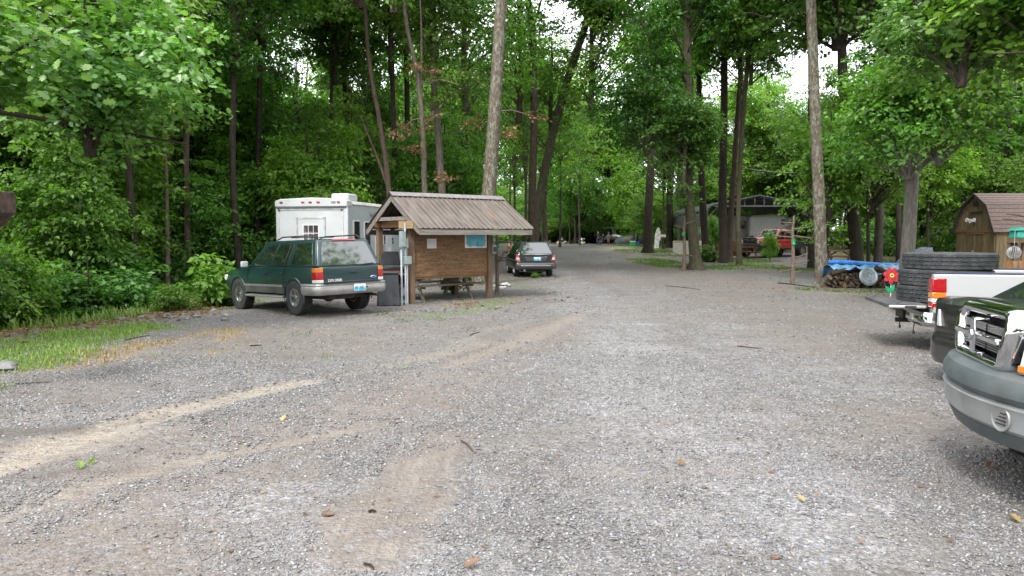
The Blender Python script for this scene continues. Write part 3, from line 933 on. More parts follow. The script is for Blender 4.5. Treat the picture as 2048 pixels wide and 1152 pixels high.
def leaf_geo(pos, dr, nrm, size, tv, tf):
    n = len(pos)
    dr = dr / (np.linalg.norm(dr, axis=1, keepdims=True) + 1e-9)
    sd = np.cross(nrm, dr); sd /= (np.linalg.norm(sd, axis=1, keepdims=True) + 1e-9)
    nn = np.cross(dr, sd)
    V = pos[:, None, :] + size[:, None, None] * (tv[None, :, 0:1] * dr[:, None, :] + tv[None, :, 1:2] * sd[:, None, :] + tv[None, :, 2:3] * nn[:, None, :])
    F = (tf[None] + (np.arange(n) * len(tv))[:, None, None]).reshape(-1, 3)
    return V.reshape(-1, 3), F

def sprays(centers, outward, radius, per, size, g, tv=KITE_V, tf=KITE_F, flat=.22, cvar=.22, tilt=.5):
    """leafy sprays: flattened, drooping discs of leaves round each centre"""
    nC = len(centers)
    per = np.maximum(3, (per * g.uniform(.6, 1.4, nC)).astype(int))
    ci = np.repeat(np.arange(nC), per); n = len(ci)
    rr = radius[ci] * np.sqrt(g.uniform(0, 1, n)); aa = g.uniform(0, 6.283, n)
    up = np.stack([g.normal(0, .18, nC), g.normal(0, .18, nC), np.ones(nC)], 1) + .35 * outward
    up /= np.linalg.norm(up, axis=1, keepdims=True)
    e1 = np.cross(up, np.array([1.0, 0.2, 0.1])); e1 /= np.linalg.norm(e1, axis=1, keepdims=True)
    e2 = np.cross(up, e1)
    lx, ly = rr * np.cos(aa), rr * np.sin(aa)
    lz = g.normal(0, flat, n) * radius[ci] * .6 - .25 * rr * rr / radius[ci]
    pos = centers[ci] + e1[ci] * lx[:, None] + e2[ci] * ly[:, None] + up[ci] * lz[:, None]
    dr = e1[ci] * np.cos(aa)[:, None] + e2[ci] * np.sin(aa)[:, None] + g.normal(0, .55, (n, 3))
    dr[:, 2] -= .25
    nrm = up[ci] + g.normal(0, tilt, (n, 3))
    sz = size * (.45 + .95 * g.uniform(0, 1, n) ** .8)
    V, F = leaf_geo(pos, dr, nrm, sz, tv, tf)
    lv = np.clip(.48 + g.normal(0, cvar, nC)[ci] * .6 + g.normal(0, .16, n), 0, 1)
    return V, F, np.repeat(lv, len(tv))

def crown_variant(name, rx, rz, nclus, per, size, seed, crad=(.5, 1.0), lobes=5, inner=.35, lobed=False, wob=.35, hang=0.0):
    g = np.random.default_rng(seed)
    d = g.normal(0, 1, (nclus * 3, 3)); d /= np.linalg.norm(d, axis=1, keepdims=True)
    # big uneven lumps so that the outline is ragged
    ld = g.normal(0, 1, (lobes, 3)); ld /= np.linalg.norm(ld, axis=1, keepdims=True)
    lump = 1 - wob + wob * 1.6 * np.max(np.clip(d @ ld.T, 0, 1) ** 3, axis=1)
    r = g.uniform(inner ** 2, 1, len(d)) ** .5 * lump
    c = d * r[:, None] * np.array([rx, rx, rz])
    # holes
    hol = fbm(c[:, 0] + 50 + c[:, 2] * .7, c[:, 1] + 50 + c[:, 2] * .5, .45 / max(.4, rx / 4), 2, seed)
    c = c[hol < np.quantile(hol, .5)][:nclus]
    c[:, 2] -= hang * np.hypot(c[:, 0], c[:, 1]) ** 1.5 / rx
    out = c / np.array([rx, rx, rz]); out /= (np.linalg.norm(out, axis=1, keepdims=True) + 1e-9)
    rad = g.uniform(crad[0], crad[1], len(c))
    V, F, lv = sprays(c, out, rad, per, size, g, *((LOBE_V, LOBE_F) if lobed else (KITE_V, KITE_F)))
    leaf = mesh_np(name + '_leaves', V, F, attrs={'lv': lv})
    mb = MB()
    order = g.permutation(len(c))[:max(10, len(c) // 6)]
    for k in order:
        e = Vector(c[k]); h = math.hypot(e.x, e.y)
        zs = max(-rz * 1.0, e.z - h * g.uniform(.5, 1.2))
        s = Vector((0, 0, zs)); m = s.lerp(e, .5) + Vector((g.normal(0, .12) * rx * .4, g.normal(0, .12) * rx * .4, h * .10))
        r0 = .012 + .011 * h + .004 * rx
        mb.tube([s, s.lerp(m, .5) + Vector((0, 0, .03 * h)), m, m.lerp(e, .5) + Vector((0, 0, .04 * h)), e], [r0, r0 * .8, r0 * .6, r0 * .4, r0 * .2], 5, caps=False)
    mb.tube([(0, 0, -rz), (.1 * rx * .3, 0, -rz * .3), (0, .05, rz * .3), (0, 0, rz * .8)], [.05 * rx, .04 * rx, .025 * rx, .008 * rx], 6, caps=False)
    br = mb.mesh(name + '_branches', 60)
    return leaf, br

CROWN = {}
CROWN['tall_a'] = crown_variant('tall_a', 4.6, 5.5, 330, 50, .25, 101, (.55, 1.15))
CROWN['tall_b'] = crown_variant('tall_b', 4.0, 6.5, 330, 48, .24, 102, (.5, 1.05), lobes=7)
CROWN['tall_c'] = crown_variant('tall_c', 5.2, 5.0, 340, 50, .26, 103, (.55, 1.2), lobes=6)
CROWN['tall_d'] = crown_variant('tall_d', 3.6, 7.0, 300, 48, .24, 104, (.5, 1.0), lobes=8)
CROWN['airy_a'] = crown_variant('airy_a', 4.5, 5.5, 190, 44, .24, 105, (.5, 1.1), lobes=7, inner=.2)
CROWN['airy_b'] = crown_variant('airy_b', 4.0, 6.0, 170, 42, .24, 106, (.45, 1.0), lobes=8, inner=.2)
CROWN['mid_a'] = crown_variant('mid_a', 2.5, 3.0, 190, 58, .17, 111, (.4, .8), hang=.12)
CROWN['mid_b'] = crown_variant('mid_b', 2.2, 3.4, 190, 58, .17, 112, (.4, .75), lobes=7, hang=.10)
CROWN['mid_c'] = crown_variant('mid_c', 2.9, 2.6, 190, 58, .18, 113, (.45, .85), lobes=6, hang=.12)
CROWN['bush_a'] = crown_variant('bush_a', 1.25, .95, 80, 60, .13, 121, (.25, .5), inner=.2)
CROWN['bush_b'] = crown_variant('bush_b', 1.0, 1.25, 80, 60, .12, 122, (.22, .45), inner=.2)
CROWN['bush_c'] = crown_variant('bush_c', 1.5, .85, 90, 60, .14, 123, (.28, .55), inner=.2)
CROWN['broad_a'] = crown_variant('broad_a', .8, .75, 45, 34, .19, 124, (.2, .4), inner=.2)
CROWN['near_oak'] = crown_variant('near_oak', 3.0, 2.4, 140, 56, .165, 131, (.4, .8), lobed=True, inner=.3, hang=.10)
CROWN['near_maple'] = crown_variant('near_maple', 3.0, 2.6, 145, 54, .17, 132, (.4, .85), lobed=True, inner=.3, hang=.10)

def trunk_mesh(name, pts, radii, sides=12, seed=0, flare=1.35, step=.45):
    """tapered, slightly crooked trunk following pts (local), with uneven section and root flare"""
    g = np.random.default_rng(seed)
    P = [Vector(p) for p in pts]
    L = [0]
    for a, b_ in zip(P[:-1], P[1:]): L.append(L[-1] + (b_ - a).length)
    n = max(6, int(L[-1] / step))
    ts = np.linspace(0, L[-1], n)
    co = np.array([tuple(p) for p in P])
    cx, cy, cz = (np.interp(ts, L, co[:, i]) for i in range(3))
    k = np.array([.25, .5, .25])
    for arr in (cx, cy):
        for _ in range(2): arr[1:-1] = .25 * arr[:-2] + .5 * arr[1:-1] + .25 * arr[2:]
        arr[1:] += np.cumsum(g.normal(0, .006, n - 1))
    rr = np.interp(ts, L, radii)
    rr = rr * (1 + (flare - 1) * np.exp(-ts / .35))
    th = np.linspace(0, 2 * PI, sides, endpoint=False)
    ph = g.uniform(0, 6.28, 3)
    V = []
    for i in range(n):
        lob = 1 + .05 * np.sin(3 * th + ph[0] + ts[i] * .3) + .04 * np.sin(5 * th + ph[1]) + g.normal(0, .018, sides)
        lob += .22 * np.exp(-ts[i] / .22) * np.sin(4 * th + ph[2])
        V.append(np.stack([cx[i] + rr[i] * lob * np.cos(th), cy[i] + rr[i] * lob * np.sin(th), np.full(sides, cz[i])], 1))
    V = np.concatenate(V)
    idx = np.arange(n * sides).reshape(n, sides)
    F = np.stack([idx[:-1], np.roll(idx, -1, 1)[:-1], np.roll(idx, -1, 1)[1:], idx[1:]], -1).reshape(-1, 4)
    return mesh_np(name, V, F, smooth=True)

def add_crown(root, variant, loc, scale, leaf, bark_, rz=0.0, rot=None):
    leafm, brm = CROWN[variant]
    for nm, me_, mt in (('branches', brm, bark_), ('crown', leafm, leaf)):
        o = bpy.data.objects.new(nm, me_)
        COL.objects.link(o)
        o.parent = root
        o.location = loc
        o.rotation_euler = rot if rot is not None else (0, 0, rz)
        o.scale = scale if hasattr(scale, '__len__') else (scale,) * 3
        if len(me_.materials) == 0: me_.materials.append(MATS[mt])
        o.material_slots[0].link = 'OBJECT'
        o.material_slots[0].material = MATS[mt]
        if nm == 'crown': o['kind'] = 'stuff'
    return root

def hero_tree(label, depth, pxs, w0, w1, barkn, crowns, leaf='leaf_oak', base_py=None, height=17.0, name='tree', seed=1, group=None, forks=(), flare=1.35):
    """trunk read off the photo: pxs = [(x, y), ...] from base upward, standing at the given distance"""
    pts = [at(x, y, depth) for x, y in pxs]
    g0 = gz(pts[0].x, pts[0].y)
    # carry the first point down to the ground
    if pts[0].z > g0 + .05:
        d = pts[0] - pts[1]; t = (pts[0].z - g0) / max(.2, -d.z)
        b0 = pts[0] + d * min(t, 3.0); b0.z = g0; b0.y = depth
        pts.insert(0, b0)
    base = Vector((pts[0].x, pts[0].y, g0 - .06))
    top = pts[-1]
    if top.z < height:
        d = (pts[-1] - pts[-2]).normalized(); d = (d + Vector((0, 0, .6))).normalized()
        pts.append(top + d * (height - top.z))
    r0, r1 = w0 * depth / FPX / 2, w1 * depth / FPX / 2
    zt = max(p.z for p in pts)
    loc = [p - base for p in pts]; loc[0] = Vector((0, 0, 0))
    rr = [r0 + (r1 - r0) * min(1.0, max(0, (p.z) / max(1.0, top.z - base.z))) for p in loc]
    if len(loc) > len(pxs): rr[-1] = r1 * .45
    root = thing(name, label, 'tree', base, 0, group)
    link('trunk', trunk_mesh('trunk', loc, rr, 14, seed, flare=flare), MATS[barkn], root)
    for fpx, fw in forks:
        fp = [at(x, y, depth) - base for x, y in fpx]
        link('limb', trunk_mesh('limb', fp, [fw * depth / FPX / 2 * (1 - .6 * i / (len(fp) - 1)) for i in range(len(fp))], 10, seed + 5, flare=1.0), MATS[barkn], root)
    for i, (var, cp, sc) in enumerate(crowns):
        if isinstance(cp, str):
            p = loc[-1] + Vector((0, 0, 0))
        else:
            p = Vector(cp)
        add_crown(root, var, p, sc, leaf, barkn, rz=(seed * 1.7 + i * 2.1) % 6.28)
    return root

def generic_tree(x, y, kind, h, crown_z, sc, barkn, leaf, label, group, r0, rz=0.0, name='tree', lean=(0, 0)):
    base = Vector((x, y, gz(x, y) - .06))
    root = thing(name, label, 'tree', base, 0, group)
    key = ('T', barkn, round(r0, 2), int(h))
    v = rnd.randrange(3)
    key = key + (v,)
    if key not in TRK:
        g = random.Random(len(TRK) * 7 + 3)
        TRK[key] = trunk_mesh('trunk', [(0, 0, 0), (g.uniform(-.15, .15), g.uniform(-.15, .15), h * .3), (g.uniform(-.35, .35), g.uniform(-.35, .35), h * .65), (g.uniform(-.4, .4), g.uniform(-.4, .4), h)], [r0, r0 * .85, r0 * .6, r0 * .25], 9, len(TRK), step=.8)
    o = link('trunk', TRK[key], MATS[barkn], root)
    o.rotation_euler = (lean[0], lean[1], rz)
    add_crown(root, kind, (0, 0, crown_z), sc, leaf, barkn, rz)
    return root
TRK = {}

# --- trees whose trunks can be picked out in the photograph
H = hero_tree
H('thick straight grey-brown trunk leaning right, rising behind the kiosk roof', 27, [(968, 470), (978, 392), (990, 200), (1002, 0), (1012, -150)], 30, 20, 'bark_lichen', [('tall_c', 'top', 1.0), ('airy_b', (-2.0, 4.0, 11.0), .7)], seed=2, height=19)
H('slim pale trunk with withered brown leaf bunches behind the kiosk ridge', 28, [(852, 470), (851, 390), (846, 250), (838, 150), (815, 60), (800, -60)], 13, 7, 'bark_grey', [('tall_b', 'top', .75)], seed=3, height=15, name='tree', forks=([[(842, 170), (845, 90), (842, -20)], 6],))
H('grey trunk just right of the slim pale trunk behind the kiosk', 31, [(888, 470), (885, 390), (876, 260), (866, 150), (860, 0)], 17, 10, 'bark_grey', [('tall_d', 'top', .8), ('airy_a', (.8, 1.5, 11.0), .7)], seed=4, height=17)
H('dark reddish trunk curving left above the left end of the kiosk roof', 30, [(784, 470), (780, 390), (765, 270), (748, 180), (738, 110), (730, -20)], 12, 7, 'bark_red', [('tall_a', 'top', .75)], seed=5, height=15, forks=([[(775, 370), (750, 300), (720, 230)], 8],))
H('straight brown trunk forking high up behind the parked black wagon', 40, [(1066, 500), (1063, 400), (1068, 250), (1064, 60), (1050, -40)], 16, 12, 'bark_red', [('tall_b', 'top', .9), ('airy_a', (-.8, .5, 12.0), .75)], seed=6, height=18, forks=([[(1064, 60), (1078, 20), (1090, -40)], 7],))
H('dark mossy trunk slanting right beside the straight forking one', 43, [(1066, 500), (1078, 400), (1105, 270), (1140, 150), (1175, 50), (1200, -60)], 20, 13, 'bark_moss', [('tall_c', 'top', 1.0), ('airy_a', (3.4, -.5, 13.0), .8), ('airy_b', (1.2, 1.0, 10.5), .7)], seed=7, height=19)
H('dark straight trunk on the lawn edge right of the drive', 56, [(1296, 496), (1299, 400), (1303, 300), (1306, 150)], 18, 12, 'bark_dark', [('tall_a', 'top', .9)], seed=8, height=16)
H('dark trunk with two low fernlike shoots left of the metal carport', 66, [(1340, 488), (1340, 400), (1343, 300), (1345, 120)], 14, 10, 'bark_dark', [('tall_d', 'top', .9)], seed=9, height=17)
H('mossy grey trunk with a curved left limb on the grass island', 37, [(1393, 530), (1384, 450), (1376, 380), (1374, 300), (1380, 180), (1375, 0)], 22, 13, 'bark_moss', [('tall_b', 'top', .85), ('mid_a', (-1.0, -1.0, 6.8), 1.0), ('mid_c', (-2.5, .5, 8.5), 1.0)], 'leaf_dark', seed=10, height=15, forks=([[(1381, 400), (1362, 300), (1345, 230), (1318, 130), (1284, 40), (1240, 30)], 12],), flare=1.7)
H('dark trunk close behind the mossy one on the grass island', 46, [(1412, 506), (1406, 430), (1402, 340), (1398, 200)], 15, 11, 'bark_dark', [('tall_a', 'top', .8)], 'leaf_dark', seed=11, height=16)
H('dark grey trunk nearest the picnic table by the carport', 43, [(1448, 513), (1445, 420), (1446, 340), (1448, 180), (1450, 0)], 17, 12, 'bark_dark', [('tall_d', 'top', .85)], seed=12, height=17)
H('reddish brown trunk leaning right against the dark grey one', 44, [(1457, 512), (1462, 420), (1468, 330), (1478, 180)], 13, 9, 'bark_red', [('tall_b', 'top', .75)], seed=13, height=15)
H('thin lichened trunk standing in front of the carport opening', 41, [(1478, 522), (1477, 430), (1482, 280), (1495, 130), (1505, 0)], 10, 8, 'bark_moss', [('tall_d', 'top', .7)], seed=14, height=15, forks=([[(1484, 260), (1478, 150), (1470, 20)], 6],))
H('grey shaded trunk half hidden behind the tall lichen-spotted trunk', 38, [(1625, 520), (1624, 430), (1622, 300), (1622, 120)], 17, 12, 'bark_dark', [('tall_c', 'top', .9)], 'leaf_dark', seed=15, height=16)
H('tall lichen-spotted trunk standing alone at the right edge of the gravel', 25.5, [(1646, 572), (1640, 480), (1634, 300), (1627, 120), (1622, 0), (1618, -120)], 24, 17, 'bark_lichen', [('tall_a', 'top', .9)], seed=16, height=16, flare=1.5)
H('stout dark trunk slanting left behind the blue tarp', 34, [(1713, 522), (1706, 430), (1698, 330), (1688, 200), (1682, 60)], 24, 17, 'bark_dark', [('tall_c', 'top', .95), ('mid_b', (-.6, -.6, 6.5), .9)], 'leaf_dark', seed=17, height=15)
H('brown-grey trunk between the dark slanting one and the pale one', 35, [(1756, 515), (1759, 440), (1763, 340), (1770, 200)], 17, 12, 'bark_grey', [('tall_b', 'top', .85)], seed=18, height=15)
H('pale smooth grey trunk rising behind the stacked tyres', 22, [(1814, 510), (1820, 420), (1824, 320), (1832, 200), (1836, 60)], 27, 20, 'bark_pale', [('near_maple', (.3, -.9, 6.2), .9), ('mid_c', (-.3, -.5, 5.6), .8), ('tall_a', 'top', .8)], 'leaf_oak', seed=19, height=13)
H('thin dark trunk just left of the pale smooth trunk', 36, [(1797, 505), (1796, 430), (1795, 330), (1792, 220)], 11, 8, 'bark_dark', [('tall_d', 'top', .7)], seed=20, height=14)
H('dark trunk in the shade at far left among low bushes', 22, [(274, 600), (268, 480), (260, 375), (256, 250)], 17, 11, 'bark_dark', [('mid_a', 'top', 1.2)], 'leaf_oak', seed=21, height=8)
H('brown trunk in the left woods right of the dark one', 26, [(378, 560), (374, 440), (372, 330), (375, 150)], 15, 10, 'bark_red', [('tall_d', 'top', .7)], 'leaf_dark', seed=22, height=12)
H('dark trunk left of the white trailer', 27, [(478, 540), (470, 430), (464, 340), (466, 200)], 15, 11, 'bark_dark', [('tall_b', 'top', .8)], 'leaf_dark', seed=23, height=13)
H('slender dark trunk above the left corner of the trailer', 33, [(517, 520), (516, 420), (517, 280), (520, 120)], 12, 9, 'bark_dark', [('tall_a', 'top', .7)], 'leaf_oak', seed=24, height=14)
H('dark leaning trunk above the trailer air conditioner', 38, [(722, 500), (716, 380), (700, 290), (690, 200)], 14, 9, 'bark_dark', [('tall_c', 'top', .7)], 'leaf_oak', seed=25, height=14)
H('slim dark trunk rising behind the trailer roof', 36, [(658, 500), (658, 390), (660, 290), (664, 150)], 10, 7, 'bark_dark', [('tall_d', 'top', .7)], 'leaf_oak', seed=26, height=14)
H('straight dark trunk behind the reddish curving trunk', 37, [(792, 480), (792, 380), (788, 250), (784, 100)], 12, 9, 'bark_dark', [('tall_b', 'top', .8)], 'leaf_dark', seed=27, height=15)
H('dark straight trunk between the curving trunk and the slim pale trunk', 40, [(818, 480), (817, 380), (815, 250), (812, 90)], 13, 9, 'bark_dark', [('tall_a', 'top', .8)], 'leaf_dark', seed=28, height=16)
H('thin trunk in bright foliage just right of the wagon', 60, [(1092, 490), (1089, 430), (1085, 380), (1080, 300)], 9, 7, 'bark_red', [('tall_d', 'top', .7)], 'leaf_bright', seed=29, height=13)
H('short grey trunk at the road crest left of the cyclist', 92, [(1152, 486), (1151, 450), (1150, 400)], 7, 5, 'bark_grey', [('tall_a', 'top', .8)], 'leaf_oak', seed=30, height=14)
H('dark twin trunk, left one, behind the utility vehicle', 97, [(1219, 486), (1219, 420), (1218, 360)], 8, 6, 'bark_dark', [('tall_b', 'top', .9)], 'leaf_oak', seed=31, height=14)
H('dark twin trunk, right one, behind the utility vehicle', 98, [(1233, 486), (1232, 420), (1231, 360)], 8, 6, 'bark_dark', [('tall_c', 'top', .9)], 'leaf_bright', seed=32, height=14)
H('dark trunk in the woods left of the shed', 40, [(1926, 470), (1928, 400), (1930, 330)], 13, 10, 'bark_dark', [('tall_c', 'top', .8)], 'leaf_oak', seed=33, height=14)
H('dark trunk in the woods behind the shed roof', 42, [(2006, 460), (2008, 380), (2012, 300), (2020, 200)], 12, 9, 'bark_dark', [('tall_a', 'top', .8)], 'leaf_dark', seed=34, height=13)

# --- near oak whose boughs reach into the picture at upper left
near = thing('oak_tree', 'near oak whose big lobed leaves hang into the upper left', 'tree', (-11.9, 9.2, gz(-11.9, 9.2) - .06))
link('trunk', trunk_mesh('trunk', [(0, 0, 0), (.05, .1, 2.5), (.2, .2, 5), (.1, .3, 9)], [.27, .23, .2, .1], 14, 71), MATS['bark_dark'], near)
mb = MB()
for pts, r in (([(0.05, .1, 3.6), (1.6, 1.2, 4.2), (3.2, 2.4, 4.1), (4.6, 3.4, 3.9), (6.0, 4.2, 3.7)], .075),
               ([(.2, .2, 5.0), (1.6, 1.4, 5.9), (3.0, 2.4, 6.3), (4.6, 3.2, 6.0)], .06),
               ([(.1, .1, 3.0), (1.2, .2, 3.3), (2.6, .9, 3.35), (3.9, 1.8, 3.2)], .05)):
    mb.tube(pts, [r * (1 - .75 * i / (len(pts) - 1)) for i in range(len(pts))], 7)
mb.build('boughs', MATS['bark_dark'], near, 60)
add_crown(near, 'near_oak', (2.9, 2.6, 5.6), (1.0, .95, .9), 'leaf_near', 'bark_dark', .6)
add_crown(near, 'near_maple', (.8, .9, 6.6), 1.0, 'leaf_near', 'bark_dark', 2.6)
add_crown(near, 'near_oak', (4.6, 3.6, 4.9), (.72, .72, .62), 'leaf_near', 'bark_dark', 4.0)
add_crown(near, 'near_maple', (1.0, .2, 3.9), (.75, .75, .5), 'leaf_near', 'bark_dark', 1.2)
# the largest single leaves at the tips of its boughs
lf = bpy.data.meshes.new('leaf'); lf.from_pydata([tuple(v * .18) for v in LOBE_V], [], [tuple(int(i) for i in f) for f in LOBE_F]); lf.update()
lf.materials.append(MATS['leaf_near'])
a_ = lf.attributes.new('lv', 'FLOAT', 'POINT'); a_.data.foreach_set('value', np.full(len(LOBE_V), .7, np.float32))
cro = [c for c in near.children if c.name.startswith('crown')][0]
g = random.Random(5)
for i in range(150):
    o = bpy.data.objects.new('leaf', lf); COL.objects.link(o); o.parent = cro
    u = g.random()
    o.location = (1.2 * u + g.gauss(0, .9), -1.9 - g.random() * .9 + .5 * u, -.9 + g.gauss(0, .75))
    o.rotation_euler = (g.gauss(.35, .35), g.gauss(0, .4), g.uniform(0, 6.28))
    s = g.uniform(.8, 1.3); o.scale = (s, s, s)
add_ = None
# --- maple overhanging at upper right
nm_ = thing('maple_tree', 'near maple with layered broad leaves overhanging the upper right', 'tree', (13.2, 14.5, gz(13.2, 14.5) - .06))
link('trunk', trunk_mesh('trunk', [(0, 0, 0), (-.05, .1, 2.5), (-.2, .2, 5), (-.1, .3, 9)], [.24, .2, .17, .09], 14, 72), MATS['bark_grey'], nm_)
mb = MB()
for pts, r in (([(-.1, .1, 4.2), (-1.6, -.2, 5.0), (-3.0, -.6, 5.3), (-4.4, -.8, 5.2)], .06), ([(-.2, .2, 5.5), (-1.2, 1.2, 6.3), (-2.6, 2.0, 6.6)], .05)):
    mb.tube(pts, [r * (1 - .75 * i / (len(pts) - 1)) for i in range(len(pts))], 7)
mb.build('boughs', MATS['bark_dark'], nm_, 60)
add_crown(nm_, 'near_maple', (-2.2, .4, 7.0), (1.0, 1.0, .85), 'leaf_oak', 'bark_grey', 1.1)
add_crown(nm_, 'near_oak', (-.2, .3, 6.1), (1.0, 1.0, .8), 'leaf_oak', 'bark_grey', 3.1)
add_crown(nm_, 'near_maple', (-3.6, 1.4, 6.6), (.75, .75, .6), 'leaf_near', 'bark_grey', 5.0)

# --- the woods
occupied = []
def free(x, y, d):
    for (a, b_) in occupied:
        if (a - x) ** 2 + (b_ - y) ** 2 < d * d: return False
    occupied.append((x, y)); return True

def visible(x, y, m=4.0):
    return y > 2 and abs(x) < .72 * y + m

TALL = ['tall_a', 'tall_b', 'tall_c', 'tall_d']; MID = ['mid_a', 'mid_b', 'mid_c']; BUSH = ['bush_a', 'bush_b', 'bush_c']
def woods(n, xr, yr, kinds, label, group, hz, scs, leafs, barks, dmin, r0, seed, cond=None, name='tree', lo=0.0):
    g = random.Random(seed)
    k = tries = 0
    while k < n and tries < n * 40:
        tries += 1
        x, y = g.uniform(*xr), g.uniform(*yr)
        if not visible(x, y) or (cond and not cond(x, y)): continue
        if not free(x, y, dmin): continue
        h = g.uniform(*hz); sc = g.uniform(*scs)
        kd = g.choice(kinds)
        cz = h * g.uniform(.62, .78) if kd in TALL else (h * .62 if kd in MID else h)
        generic_tree(x, y, kd, h, cz, (sc, sc, sc * g.uniform(.85, 1.15)), g.choice(barks), g.choice(leafs), label, group, r0 * g.uniform(.75, 1.25), g.uniform(0, 6.28), name, (g.gauss(0, .03), g.gauss(0, .03)))
        k += 1

ledge = lambda y: float(np.interp(y, LEFT_Y, LEFT_X))
# left woods
woods(20, (-34, -9), (16, 52), TALL, 'tall tree deep in the left woods', 'tall trees of the left woods', (12, 19), (.75, 1.05), ['leaf_oak', 'leaf_oak', 'leaf_bright'], ['bark_dark', 'bark_red', 'bark_dark'], 3.0, .18, 201, lambda x, y: x < ledge(y) - 4.5)
woods(34, (-30, -8), (13, 48), MID, 'leafy understorey tree in the left woods', 'understorey trees of the left woods', (4.0, 7.5), (.75, 1.15), ['leaf_oak', 'leaf_oak', 'leaf_bright'], ['bark_dark'], 2.0, .07, 202, lambda x, y: x < ledge(y) - 2.4)
woods(46, (-24, -8), (10, 40), BUSH, 'dark green bush along the left woods edge', 'bushes along the left woods edge', (.6, 1.1), (.9, 1.5), ['leaf_dark', 'leaf_oak', 'leaf_dark'], ['bark_dark'], 1.1, .03, 203, lambda x, y: ledge(y) - 6.5 < x < ledge(y) - 1.9 and not (-11 < x and 21 < y), name='bush')
# behind the kiosk and trailer
woods(9, (-16, -3.5), (38, 80), TALL, 'tall tree behind the kiosk and trailer', 'tall trees behind the kiosk', (12, 17), (.75, 1.0), ['leaf_oak', 'leaf_bright', 'leaf_oak'], ['bark_dark', 'bark_red', 'bark_grey'], 3.2, .17, 204)
woods(26, (-18, -3.6), (38, 88), MID, 'understorey tree behind the kiosk and trailer', 'understorey trees behind the kiosk', (4.5, 8), (.8, 1.2), ['leaf_oak', 'leaf_bright', 'leaf_dark'], ['bark_dark'], 2.4, .07, 205)
woods(30, (-16, -4.2), (38, 80), BUSH, 'low bush behind the kiosk and trailer', 'bushes behind the kiosk', (.7, 1.2), (1.0, 1.7), ['leaf_dark', 'leaf_oak'], ['bark_dark'], 1.6, .03, 206, name='bush')
woods(22, (-15, -3.4), (29, 46), MID, 'understorey tree close behind the trailer and kiosk', 'understorey trees close behind the kiosk', (5.5, 9), (.8, 1.15), ['leaf_oak', 'leaf_bright', 'leaf_oak'], ['bark_dark'], 2.0, .07, 213, lambda x, y: x < -8.5 or y > 36)
woods(30, (-28, -9.5), (19, 42), MID, 'taller understorey tree in the left woods', 'taller understorey trees of the left woods', (6.5, 12), (.9, 1.3), ['leaf_bright', 'leaf_bright', 'leaf_oak'], ['bark_dark'], 1.6, .08, 214, lambda x, y: x < ledge(y) - 3)
woods(18, (12, 40), (44, 80), MID, 'taller understorey tree behind the right campsites', 'taller understorey trees of the right woods', (8, 12), (1.0, 1.4), ['leaf_oak', 'leaf_bright'], ['bark_dark'], 2.6, .08, 215, lambda x, y: x > 24 or y > 69)
# behind the road crest
woods(26, (-30, 48), (96, 130), TALL, 'tall tree beyond the road crest', 'tall trees beyond the road crest', (9, 14), (.8, 1.1), ['leaf_bright', 'leaf_bright', 'leaf_oak'], ['bark_dark', 'bark_grey'], 4.0, .2, 207)
woods(46, (-24, 40), (94, 118), MID, 'understorey tree beyond the road crest', 'understorey trees beyond the road crest', (5.0, 9), (1.0, 1.5), ['leaf_oak', 'leaf_bright', 'leaf_bright'], ['bark_dark'], 2.6, .08, 208)
woods(60, (-20, 36), (93.5, 104), BUSH, 'low bush beyond the road crest', 'bushes beyond the road crest', (.8, 2.2), (1.4, 2.2), ['leaf_oak', 'leaf_bright', 'leaf_bright'], ['bark_dark'], 1.8, .03, 209, name='bush')
# right woods
woods(30, (14, 60), (42, 92), TALL, 'tall tree in the right woods', 'tall trees of the right woods', (13, 20), (.8, 1.1), ['leaf_oak', 'leaf_dark', 'leaf_oak'], ['bark_dark', 'bark_red', 'bark_grey'], 3.6, .18, 210, lambda x, y: x > 25 or (y > 72 and x > 16))
woods(44, (12, 58), (32, 92), MID, 'understorey tree in the right woods', 'understorey trees of the right woods', (4.5, 8), (.85, 1.3), ['leaf_bright', 'leaf_bright', 'leaf_oak'], ['bark_dark'], 2.4, .07, 211, lambda x, y: (x > 26 and x > .62 * y) or x > 27 or (y > 71 and x > 17))
woods(44, (12, 50), (34, 92), BUSH, 'low bush in the right woods', 'bushes of the right woods', (.7, 1.3), (1.1, 1.9), ['leaf_oak', 'leaf_bright'], ['bark_dark'], 1.7, .03, 212, lambda x, y: x > 26 or (y > 71 and x > 16), name='bush')

# --- individual low plants
def plant(label, px, py, kind, sc, leaf, lift=.6, name='bush', cat='bush', group=None):
    p = onground(px, py)
    root = thing(name, label, cat, (p.x, p.y, gz(p.x, p.y) - .03), 0, group)
    add_crown(root, kind, (0, 0, lift), sc, leaf, 'bark_dark', px * .37 % 6.28)
    return root
plant('bright green broad-leaved bush in front of the green SUV nose', 432, 612, 'broad_a', (1.0, .9, 1.05), 'leaf_bright', .7)
plant('bright green low bush left of the broad-leaved one', 345, 622, 'bush_a', (.5, .45, .4), 'leaf_oak', .3)
plant('slender pale green sapling at the left gravel edge', 200, 632, 'bush_b', (.42, .42, .75), 'leaf_bright', .85, 'sapling', 'sapling')
plant('small yellow-green weed clump at the far left gravel edge', 12, 640, 'broad_a', (.6, .6, .4), 'leaf_bright', .3)
plant('leafy shrub half covering the red flatbed truck', 1540, 522, 'bush_b', (.6, .55, .85), 'leaf_bright', 1.1, 'shrub', 'shrub')
plant('bright yellow-green small tree behind the dark lawn-edge trunk', 1274, 493, 'mid_b', (.62, .62, .75), 'leaf_bright', 3.0, 'sapling', 'sapling')
plant('low sprays of leaves at the foot of the dark trunk on the island', 1415, 524, 'broad_a', (.9, .8, .8), 'leaf_oak', .5)
plant('leafy shoots halfway up beside the mossy trunk', 1424, 516, 'bush_a', (.7, .6, 1.2), 'leaf_oak', 1.6)
